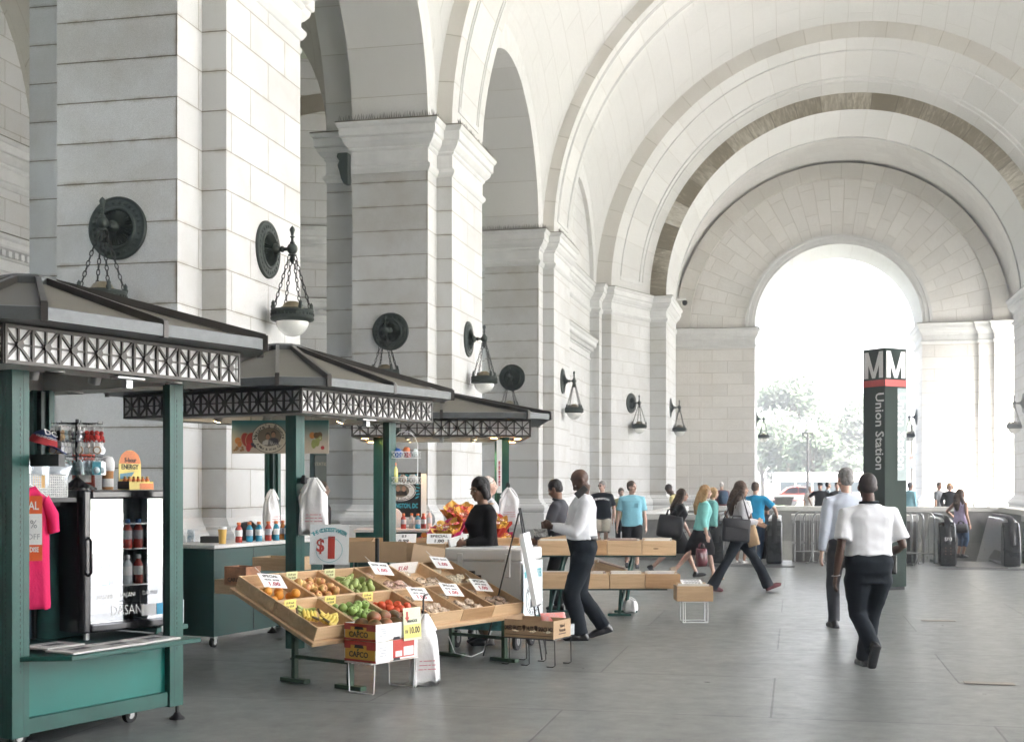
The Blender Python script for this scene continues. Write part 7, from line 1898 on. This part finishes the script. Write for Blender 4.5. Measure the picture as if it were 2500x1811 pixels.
# ---- stair well with its parapet
PARA = mat('parapet_granite', (.24, .238, .23), .7, var=.22, vs=2.2, bump=.25, bs=45, spec=.3)
PARL = mat('parapet_coping', (.60, .595, .575), .7, var=.1, vs=2, bump=.15, bs=45, spec=.3)
DARKC = mat('stairwell_concrete', (.34, .335, .32), .8, var=.2, vs=1.4)
mb = MB()
for a, b in (((PX0, PY0), (PX1, PY0)), ((PX1, PY0), (PX1, PY1)), ((PX1, PY1), (PX0, PY1)), ((PX0, PY1), (PX0, PY0))):
    mb.add([(a[0], a[1], .0), (b[0], b[1], .0), (b[0], b[1], -6), (a[0], a[1], -6)], [(0, 1, 2, 3)])
mb.add([(PX0, PY0, -6), (PX1, PY0, -6), (PX1, PY1, -6), (PX0, PY1, -6)], [(0, 1, 2, 3)])
tag(mb.build('stairwell', DARKC), 'escalator shaft going down behind the parapet', 'stairwell', kind='structure')
def para(label, runs, h=1.03, w=.42):
    t = thing('parapet_wall', label, 'parapet', (runs[0][0], runs[0][2], 0), 0, 'parapet walls round the escalator shaft')
    ox, oy = runs[0][0], runs[0][2]
    mb = MB(); mc = MB()
    for x0, x1, y0, y1 in runs:
        mb.box(x0 - ox, x1 - ox, y0 - oy, y1 - oy, 0, h - .14); mc.box(x0 - ox - .03, x1 - ox + .03, y0 - oy - .03, y1 - oy + .03, h - .14, h)
    mb.build('wall_body', PARA, t); mc.build('coping', PARL, t, bevel=.012)
    return t
PN = PY0 - .42
para('dark granite parapet block behind the woman in black', [(PX0 - .4, -1.92, PN, PY0)])
para('granite parapet behind the steel barriers', [(-.05, 2.55, PN, PY0)])
para('low parapet at the right edge beside the last escalator', [(4.75, PX1 + .4, PN, PY0)])
bp_ = para('long pale parapet at the back of the escalator shaft', [(PX0 - .4, PX1 + .4, PY1, PY1 + .42)])
para('side parapet left of the escalator shaft', [(PX0 - .4, PX0, PY0, PY1)], 1.02)
para('side parapet right of the escalator shaft', [(PX1, PX1 + .4, PY0, PY1)], 1.02)
# access panel on the parapet block
p = gp(1700, 1365); mb = MB(); mb.box(0, .52, -.02, 0, .32, .70); 
for x, z in ((.08, .40), (.08, .62), (.44, .40), (.44, .62)): mb.cbox((x, -.022, z), (.025, .012, .025), 1)
o = mb.build('access_panel', [PARL, BLACK], None, (-2.45, PN - .001, 0)); tag(o, 'pale square access panel on the granite parapet', 'panel')
# stone planter on the back parapet
t = thing('stone_planter', 'tapered stone planter standing on the back parapet in front of the taxi', 'planter', at(1914, 40.4, 1.03))
mb = MB(); mb.loft([[(-w, -w, z), (w, -w, z), (w, w, z), (-w, w, z)] for w, z in ((.22, 0), (.27, .19), (.31, .19), (.31, .26), (.25, .26), (.24, .20))], 0); mb.build('bowl', PARA, t)
mb = MB(); mb.box(-.24, .24, -.24, .24, .2, .235); mb.build('soil', mat('soil', (.05, .035, .02), .9), t)

# ---- escalators
ESBLK = mat('escalator_black', (.02, .022, .022), .28, var=.2, vs=3)
ESST = mat('escalator_steel', (.40, .41, .42), .3, .8, var=.1, vs=3)
TREAD = mat('comb_plate_metal', (.20, .20, .20), .4, .7, var=.2)
def escalator(label, x0, x1, tag_txt=None, y=27.7):
    t = thing('escalator', label, 'escalator', (x0, y, 0), 0, 'escalators in the shaft')
    W = x1 - x0
    def prof(z_off):
        pts = [(0.15, .12 + z_off * 0)]
        return pts
    for k, xx in ((0, 0), (1, W)):
        sgn = 1 if k == 0 else -1
        # balustrade: side outline in the y-z plane, flat newel then sloping down
        out = [(0.0, .02), (-.05, .30), (.0, .62), (.12, .84), (.32, .95), (.6, .98), (2.4, .98), (9.0, -2.85), (9.0, -3.9), (2.2, .02)]
        mb = MB(); a = xx - .13; b = xx + .13
        mb.loft([[(a, yy, z) for yy, z in out], [(b, yy, z) for yy, z in out]], 0)
        mb.build('balustrade', ESST, t, bevel=.02)
        mb = MB(); out2 = [(-.06, .02), (-.10, .30), (-.05, .60), (.06, .82), (.20, .92), (.34, .80), (.34, .02)]
        mb.loft([[(a - .035, yy, z) for yy, z in out2], [(b + .035, yy, z) for yy, z in out2]], 0)
        mb.build('newel', ESBLK, t, bevel=.025)
        mb = MB(); c = xx
        pts = [(c, -.08, .45), (c, -.06, .66), (c, .05, .86), (c, .25, .98), (c, .6, 1.02), (c, 2.4, 1.02), (c, 9.0, -2.8)]
        rings = []
        for i, q in enumerate(pts):
            q = Vector(q); d = (Vector(pts[min(i + 1, 6)]) - Vector(pts[max(i - 1, 0)])).normalized(); up = Vector((1, 0, 0)).cross(d)
            rings.append([q + Vector((.05, 0, 0)) - up * .03, q + Vector((.055, 0, 0)) + up * .02, q + up * .035, q + Vector((-.055, 0, 0)) + up * .02, q + Vector((-.05, 0, 0)) - up * .03])
        mb.loft(rings, 0); mb.build('handrail', BLACK, t, smooth=50)
        mb = MB(); mb.loft([[(xx + sgn * .135, yy, z) for yy, z in ((.4, .10), (.6, .30), (1.3, .30), (2.2, .06))], [(xx + sgn * .15, yy, z) for yy, z in ((.4, .10), (.6, .30), (1.3, .30), (2.2, .06))]], 0); mb.build('skirt_panel', TREAD, t)
    mb = MB(); mb.box(.14, W - .14, -.45, 1.6, .004, .02); mb.build('comb_plate', TREAD, t)
    mb = MB()
    for i in range(16):
        yy = 1.6 + i * .40; zz = -.0 - max(0, i) * .21
        mb.box(.15, W - .15, yy, yy + .40, zz - .3, zz)
    mb.build('steps', TREAD, t)
    if tag_txt:
        mb = MB(); put_text(mb, tag_txt, .105, T(0, -.102, .56) @ FRONT, 0, fat=.002); mb.build('lettering', PAPER, t)
        mb = MB()
        for k in range(3):
            for j in range(2): mb.cyl((-.05 + .1 * j, -.09, .38 - k * .06), (-.05 + .1 * j, -.105, .38 - k * .06), .016, n=8)
        mb.build('buttons', mat('button_brown', (.16, .09, .06), .4), t)
    return t
escalator('escalator behind the walking people with a steel balustrade', -1.62, -.42)
escalator('escalator marked S03 carrying the woman in lavender', 3.06, 4.30, 'S03')
mb = MB(); mb.box(-2.0, .0, 26.6, 27.25, .0045, .008); tag(mb.build('floor_mat', mat('dark_tread_plate', (.07, .07, .07), .6)), 'dark tread plate on the floor before the first escalator', 'floor plate', kind='structure')
mb = MB(); mb.box(2.8, 6.0, 26.7, 27.25, .0045, .008); tag(mb.build('floor_mat', mat('dark_tread_plate', (.07, .07, .07), .6)), 'dark tread plate on the floor before the escalator marked S03', 'floor plate', kind='structure')
for px, py in ((2290, 1515), (2415, 1668)):
    p = gp(px, py); mb = MB(); mb.box(-.2, .2, -.07, .07, .004, .007); o = mb.build('floor_inlay', mat('brass_plate', (.26, .23, .19), .5, .3), None, p); tag(o, 'small rectangular metal cover set in the floor' + (' nearer the viewer' if py > 1600 else ' behind the walking man'), 'floor cover', kind='structure')

# ---- steel crowd barriers
def barrier(label, x, y, L=2.25):
    t = thing('crowd_barrier', label, 'barrier', (x, y, 0), R(rnd.uniform(-1.5, 1.5)), 'steel crowd barriers before the shaft')
    h = 1.1; r = .02; mb = MB()
    pts = [(0, 0, .03), (0, 0, h - .15)] + [(.15 - .15 * math.cos(a), 0, h - .15 + .15 * math.sin(a)) for a in (PI / 6, PI / 3, PI / 2)]
    pts += [(L - .15 + .15 * math.sin(a), 0, h - .15 + .15 * math.cos(a)) for a in (0, PI / 6, PI / 3, PI / 2)] + [(L, 0, .03)]
    mb.tube(pts, r, 8); mb.tube([(0, 0, .24), (L, 0, .24)], .017, 8); mb.build('frame', STEEL, t, smooth=60)
    mb = MB()
    for i in range(1, 19): mb.cyl((L * i / 19, 0, .24), (L * i / 19, 0, h), .0085, n=6)
    mb.build('bars', STEEL, t, smooth=60)
    for xx in (.35, L - .35):
        mb = MB(); mb.tube([(xx - .12, -.28, .015), (xx - .05, -.14, .015), (xx, -.02, .16), (xx, 0, .24)], .012, 6); mb.tube([(xx + .12, .28, .015), (xx + .05, .14, .015), (xx, .02, .16), (xx, 0, .24)], .012, 6); mb.build('foot', STEEL, t, smooth=60)
    mb = MB()
    for z in (.4, .85): mb.box(-.05, .02, -.02, .02, z, z + .05)
    mb.build('hook', STEEL, t)
for i, (px, Z) in enumerate(((1940, 27.7), (1985, 27.5), (1962, 27.85), (2010, 27.35))):
    p = at(px, Z)
    barrier(['steel barrier standing leftmost in the row behind the pylon', 'nearer steel barrier showing its full left end', 'steel barrier between the leftmost and the nearer one', 'frontmost steel barrier, reaching farthest right behind the pylon'][i], p.x, p.y)

# ---- station pylon
PYD = mat('pylon_bronze', (.022, .036, .030), .24, .3, var=.15, vs=2)
PYW = mat('sign_white', (.75, .75, .74), .5, var=.03)
t = thing('station_pylon', 'tall dark square pylon with a white M and the station name down its sides', 'sign', at(2160, 20.4), ang(61))
w = .475; H = 3.84
mb = MB(); mb.box(0, w, 0, w, .05, H); mb.build('shaft', PYD, t, bevel=.006)
mb = MB(); mb.box(.02, w - .02, .02, w - .02, 0, .05); mb.build('plinth', BLACK, t)
# left face is local x=0 (normal -x), right face is local y=0 (normal -y)
for side in (0, 1):
    Fm = (T(0, w, 0) @ LEFTF) if side == 0 else FRONT
    mb = MB(); mb.add([(0.006, H - .605, .0025), (w - .006, H - .605, .0025), (w - .006, H - .50, .0025), (.006, H - .50, .0025)], [(0, 1, 2, 3)], 0, Fm)
    mb.build('red_band', mat('red_line', (.55, .06, .05), .4, var=.05), t)
    mb = MB()
    # block letter M
    x0, x1, zb, zt = .035, w - .035, H - .47, H - .05; sw = .085
    for q in (x0, x1 - sw): mb.box(q, q + sw, zb, zt, .002, .006, 0, Fm)
    for sgn in (0, 1):
        a = x0 + sw * .55 if sgn == 0 else x1 - sw * .55; c = w / 2
        P = [(a - sw * .5, zt), (a + sw * .5, zt), (c + sw * .42, zb), (c - sw * .42, zb)]
        mb.add([(p[0], p[1], .0032 + sgn * .0006) for p in P], [(0, 1, 2, 3) if False else (3, 2, 1, 0)], 0, Fm)
    mb.build('letter_m', PYW, t)
    mb = MB()
    if side == 1:
        mb.add([(w - .20, H - 2.10, .0026), (w - .004, H - 2.10, .0026), (w - .004, H - .63, .0026), (w - .20, H - .63, .0026)], [(0, 1, 2, 3)], 1, Fm)
    put_text(mb, 'Union Station', .255, Fm @ T(w - .115, H - .70, .005) @ RZ(-PI / 2), 0, fat=.004, align='LEFT', sx=.87)
    mb.build('lettering', [PYW, mat('pale_label_strip', (.30, .36, .36), .35)], t)

# ---- lamp post, taxi, bus, trees, signals beyond the archway
def streetlamp(label, px, Z, h):
    t = thing('street_lamp', label, 'street lamp', at(px, Z, -.12)); M_ = mat('lamp_post_paint', (.09, .085, .08), .5)
    mb = MB(); mb.lathe([(.26, 0), (.26, .3), (.2, .5), (.2, 1.0), (.15, 1.2), (.12, 1.4), (.085, h - 1.35), (.13, h - 1.30), (.13, h - 1.2), (.08, h - 1.1), (.06, h - .8)], 14); mb.build('pole', M_, t, smooth=40)
    mb = MB(); mb.bar((-.42, 0, h - .88), (.42, 0, h - .88), .08, .1)
    for s in (-1, 1): mb.bar((s * .40, 0, h - 1.35), (s * .40, 0, h - .75), .05, .05); mb.bar((0, 0, h - 1.3), (s * .38, 0, h - .95), .05, .05)
    mb.build('crossarm', M_, t)
    for s in (-1, 1):
        mb = MB(); mb.lathe([(.10, h - .78), (.14, h - .72), (.24, h - .45), (.25, h - .25), (.17, h), (.06, h + .12), (.001, h + .22)], 14, 0, T(s * .40, 0, 0)); mb.build('globe', OPAL, t, smooth=50)
streetlamp('twin globe street lamp seen through the archway', 1972, 97, 6.5)

CARG = mat('car_glass', (.03, .04, .045), .08, var=0)
def taxi(label, loc, rotz, c1, c2):
    t = thing('taxi', label, 'taxi', loc, rotz, 'cabs in the street')
    L = 4.6; w = .88
    prof = [(0, .35), (.02, .62), (.12, .78), (.95, .90), (1.55, 1.38), (1.9, 1.46), (3.0, 1.44), (3.55, 1.02), (4.45, .95), (4.6, .75), (4.6, .35)]
    mb = MB(); mb.loft([[(x, -w * (1 - .14 * max(0, z - .9)), z) for x, z in prof], [(x, w * (1 - .14 * max(0, z - .9)), z) for x, z in prof]], 0); b = mb.build('body', c1, t, bevel=.05, bevseg=2, smooth=40)
    mb = MB()
    for s in (-1, 1):
        for P in (((1.2, .95), (1.62, 1.33), (2.25, 1.38), (2.25, .95)), ((2.32, .95), (2.32, 1.38), (2.98, 1.36), (3.35, .98))):
            mb.add([(x, s * (w * (1 - .14 * max(0, z - .9)) + .004), z) for x, z in P], [(0, 1, 2, 3)])
    mb.build('side_windows', CARG, t)
    mb = MB(); mb.box(.1, 4.5, -w - .006, w + .006, .45, .80) ; mb.build('lower_body', c2, t)
    mb = MB(); mb.box(2.2, 2.5, -.22, .22, 1.46, 1.58); mb.build('roof_sign', PAPER, t, bevel=.02)
    for x in (.85, 3.75):
        for s in (-1, 1):
            mb = MB(); mb.lathe([(.32, -.1), (.32, .1)], 18, 0, T(x, s * (w - .06), .32) @ RX(PI / 2)); mb.lathe([(.2, -.104), (.2, .104)], 14, 1, T(x, s * (w - .06), .32) @ RX(PI / 2)); mb.build('wheel', [RUBBER, STEEL], t, smooth=40)
    for s in (-1, 1):
        mb = MB(); mb.box(4.55, 4.62, s * .62 - .14, s * .62 + .14, .68, .80); mb.build('headlight', OPAL, t)
CREAM = mat('white_car_paint', (.75, .74, .72), .25, var=.03, coat=.5)
REDP = mat('red_car_paint', (.45, .13, .10), .25, var=.05, coat=.5)
taxi('red and white taxi passing beyond the back parapet', at(1872, 99, -.12 + .18), R(6), REDP, CREAM)
taxi('red and white taxi waiting on the forecourt, seen only in the cooler door', (21.5, 17.0, -.14), R(95), REDP, CREAM)
t = thing('bus', 'long white bus parked beyond the street lamp', 'bus', at(1890, 112, -.27), R(4))
mb = MB(); mb.box(0, 9, 0, 2.5, .35, 3.0); mb.build('body', CREAM, t, bevel=.12, bevseg=2)
mb = MB()
for k in range(6): mb.box(.5 + k * 1.4, 1.75 + k * 1.4, -.01, .02, 1.3, 2.2)
mb.build('windows', CARG, t)
for x in (1.5, 7.2):
    mb = MB(); mb.lathe([(.45, -.12), (.45, .12)], 18, 0, T(x, .1, .45) @ RX(PI / 2)); mb.build('wheel', RUBBER, t)
t = thing('traffic_signal', 'signal post seen right of the pylon', 'traffic light', at(2226, 96, -.12))
mb = MB(); mb.cyl((0, 0, 0), (0, 0, 6.2), .09, .07); mb.build('pole', TRIM, t, smooth=40)
mb = MB(); mb.box(-.17, .17, -.2, .1, 3.0, 4.0); mb.build('signal_head', GREYTRIM, t, bevel=.02)
for k, c in enumerate(((.7, .05, .04), (.25, .25, .2), (.1, .2, .3))):
    mb = MB(); mb.cyl((0, -.2, 3.82 - k * .32), (0, -.22, 3.82 - k * .32), .12, n=12); mb.build('lens', mat('lens%d' % k, c, .3, var=0), t)

LEAFS = [mat('leaf_%d' % i, c, .7, var=.35, vs=1.3, spec=.2) for i, c in enumerate(((.075, .11, .065), (.09, .12, .08), (.11, .125, .095)))]
BARK = mat('bark', (.09, .065, .045), .9, var=.3, bump=.5, bs=12)
def tree(label, loc, h, cr, seed, dens=6000):
    rr = random.Random(seed)
    t = thing('leafy_tree', label, 'tree', loc, 0, 'trees beyond the archway')
    mb = MB(); mb.tube([(0, 0, 0), (.08, .05, h * .2), (.0, .1, h * .42), (.1, 0, h * .7)], [h * .028, h * .021, h * .015, h * .006], 9)
    cl = []
    for i in range(17):
        a = rr.uniform(0, 2 * PI); f = rr.uniform(.25, 1); zz = h * rr.uniform(.36, .94)
        sp = cr * (1 - abs(zz / h - .55) ** 1.6 * 1.9)
        c = Vector((math.cos(a) * sp * f * .8, math.sin(a) * sp * f * .8, zz)); r = rr.uniform(.14, .27) * cr * 1.5
        cl.append((c, r)); b0 = Vector((0, .05, h * rr.uniform(.2, .5)))
        mb.tube([b0, b0.lerp(c, .5) + Vector((0, 0, .2)), c], [h * .009, h * .005, h * .002], 5)
    mb.build('trunk', BARK, t, smooth=60)
    mb = MB()
    for i in range(dens):
        c, r = cl[rr.randrange(len(cl))]
        d = Vector((rr.gauss(0, 1), rr.gauss(0, 1), rr.gauss(0, .8))).normalized() * r * rr.uniform(.45, 1.12)
        p = c + d; s = rr.uniform(.15, .34)
        x = Vector((rr.gauss(0, 1), rr.gauss(0, 1), rr.gauss(0, .6))).normalized(); y = x.orthogonal().normalized()
        mb.add([p - x * s, p + y * s * .55, p + x * s, p - y * s * .55], [(0, 1, 2, 3)], rr.choice((0, 0, 1, 1, 2)))
    mb.build('crown', LEAFS, t)
tree('tall full leafy tree left in the archway', at(1925, 124, -.8), 13.2, 4.6, 1, 7000)
tree('leafy tree behind the lamp post, right of the tallest', at(2030, 130, -.8), 9.8, 4.4, 2)
tree('leafy tree partly behind the pylon', at(2110, 128, -.8), 11.0, 4.6, 5)
tree('low leafy tree at the left jamb of the archway', at(1860, 135, -.8), 9.2, 4.2, 3)
tree('small pale leafy tree in front of the tallest tree', at(1985, 118, -.8), 7.6, 3.0, 4, 4200)
tree('leafy tree right of the pylon', at(2240, 140, -.8), 9.0, 4.0, 6, 3500)

# ---- added haze volume: washes out the trees and lifts the dark tones
mb = MB(); mb.box(-420, 520, -62, 640, -1.95, 64)
hz_m = bpy.data.materials.new('added_haze'); hz_m.use_nodes = True; nt = hz_m.node_tree; nt.nodes.remove(nt.nodes['Principled BSDF'])
pv = nd(nt, 'ShaderNodeVolumePrincipled'); pv.inputs['Color'].default_value = (.95, .98, 1, 1); pv.inputs['Density'].default_value = HAZE; pv.inputs['Anisotropy'].default_value = .3
nt.links.new(pv.outputs[0], nt.nodes['Material Output'].inputs['Volume'])
o = mb.build('haze', hz_m); o['kind'] = 'stuff'; o['label'] = 'added pale haze box that washes out the street and trees'
EXPO = 4.55
# ================================================================ world, light, camera
SUN_AZ, SUN_EL = R(128), R(58)      # direction the light comes from, measured from +X toward +Y is negative here
w = bpy.data.worlds.new('World'); scene.world = w; w.use_nodes = True
nt = w.node_tree; bg = nt.nodes['Background']
sky = nt.nodes.new('ShaderNodeTexSky'); sky.sky_type = 'NISHITA'; sky.sun_disc = False
sky.sun_elevation = SUN_EL; sky.sun_rotation = SUN_AZ; sky.air_density = 1.0; sky.dust_density = 6.0; sky.ozone_density = 1.0
nt.links.new(sky.outputs[0], bg.inputs[0]); bg.inputs[1].default_value = .10
sd = bpy.data.lights.new('sun', 'SUN'); sd.energy = 5.0; sd.angle = R(.6); sd.color = (1, .95, .87)
so = bpy.data.objects.new('sun', sd); COL.objects.link(so)
# sky texture: rotation 0 = +Y, clockwise seen from above
v = Vector((math.sin(SUN_AZ) * math.cos(SUN_EL), math.cos(SUN_AZ) * math.cos(SUN_EL), math.sin(SUN_EL)))
so.rotation_euler = v.to_track_quat('Z', 'Y').to_euler()
so.location = (40, -20, 60)

cd = bpy.data.cameras.new('camera'); co = bpy.data.objects.new('camera', cd); COL.objects.link(co)
cd.sensor_width = 36; cd.lens = FPX / 2500 * 36; cd.clip_end = 3000; cd.clip_start = .05
cd.shift_y = (HYP - 905.5) / 2500
co.location = (0, 0, EYE); co.rotation_euler = (PI / 2, 0, PSI)
scene.camera = co
vs = scene.view_settings; vs.view_transform = 'Standard'; vs.look = 'None'; vs.exposure = EXPO; vs.gamma = 1
scene.render.engine = 'CYCLES'
cy = scene.cycles
cy.max_bounces = 9; cy.diffuse_bounces = 6; cy.glossy_bounces = 3; cy.transmission_bounces = 4; cy.transparent_max_bounces = 6; cy.volume_bounces = 0
cy.use_denoising = True; cy.use_adaptive_sampling = True; cy.adaptive_threshold = .02
cy.caustics_reflective = False; cy.caustics_refractive = False
cy.sample_clamp_indirect = 8
bpy.data.scenes.remove(TMP)
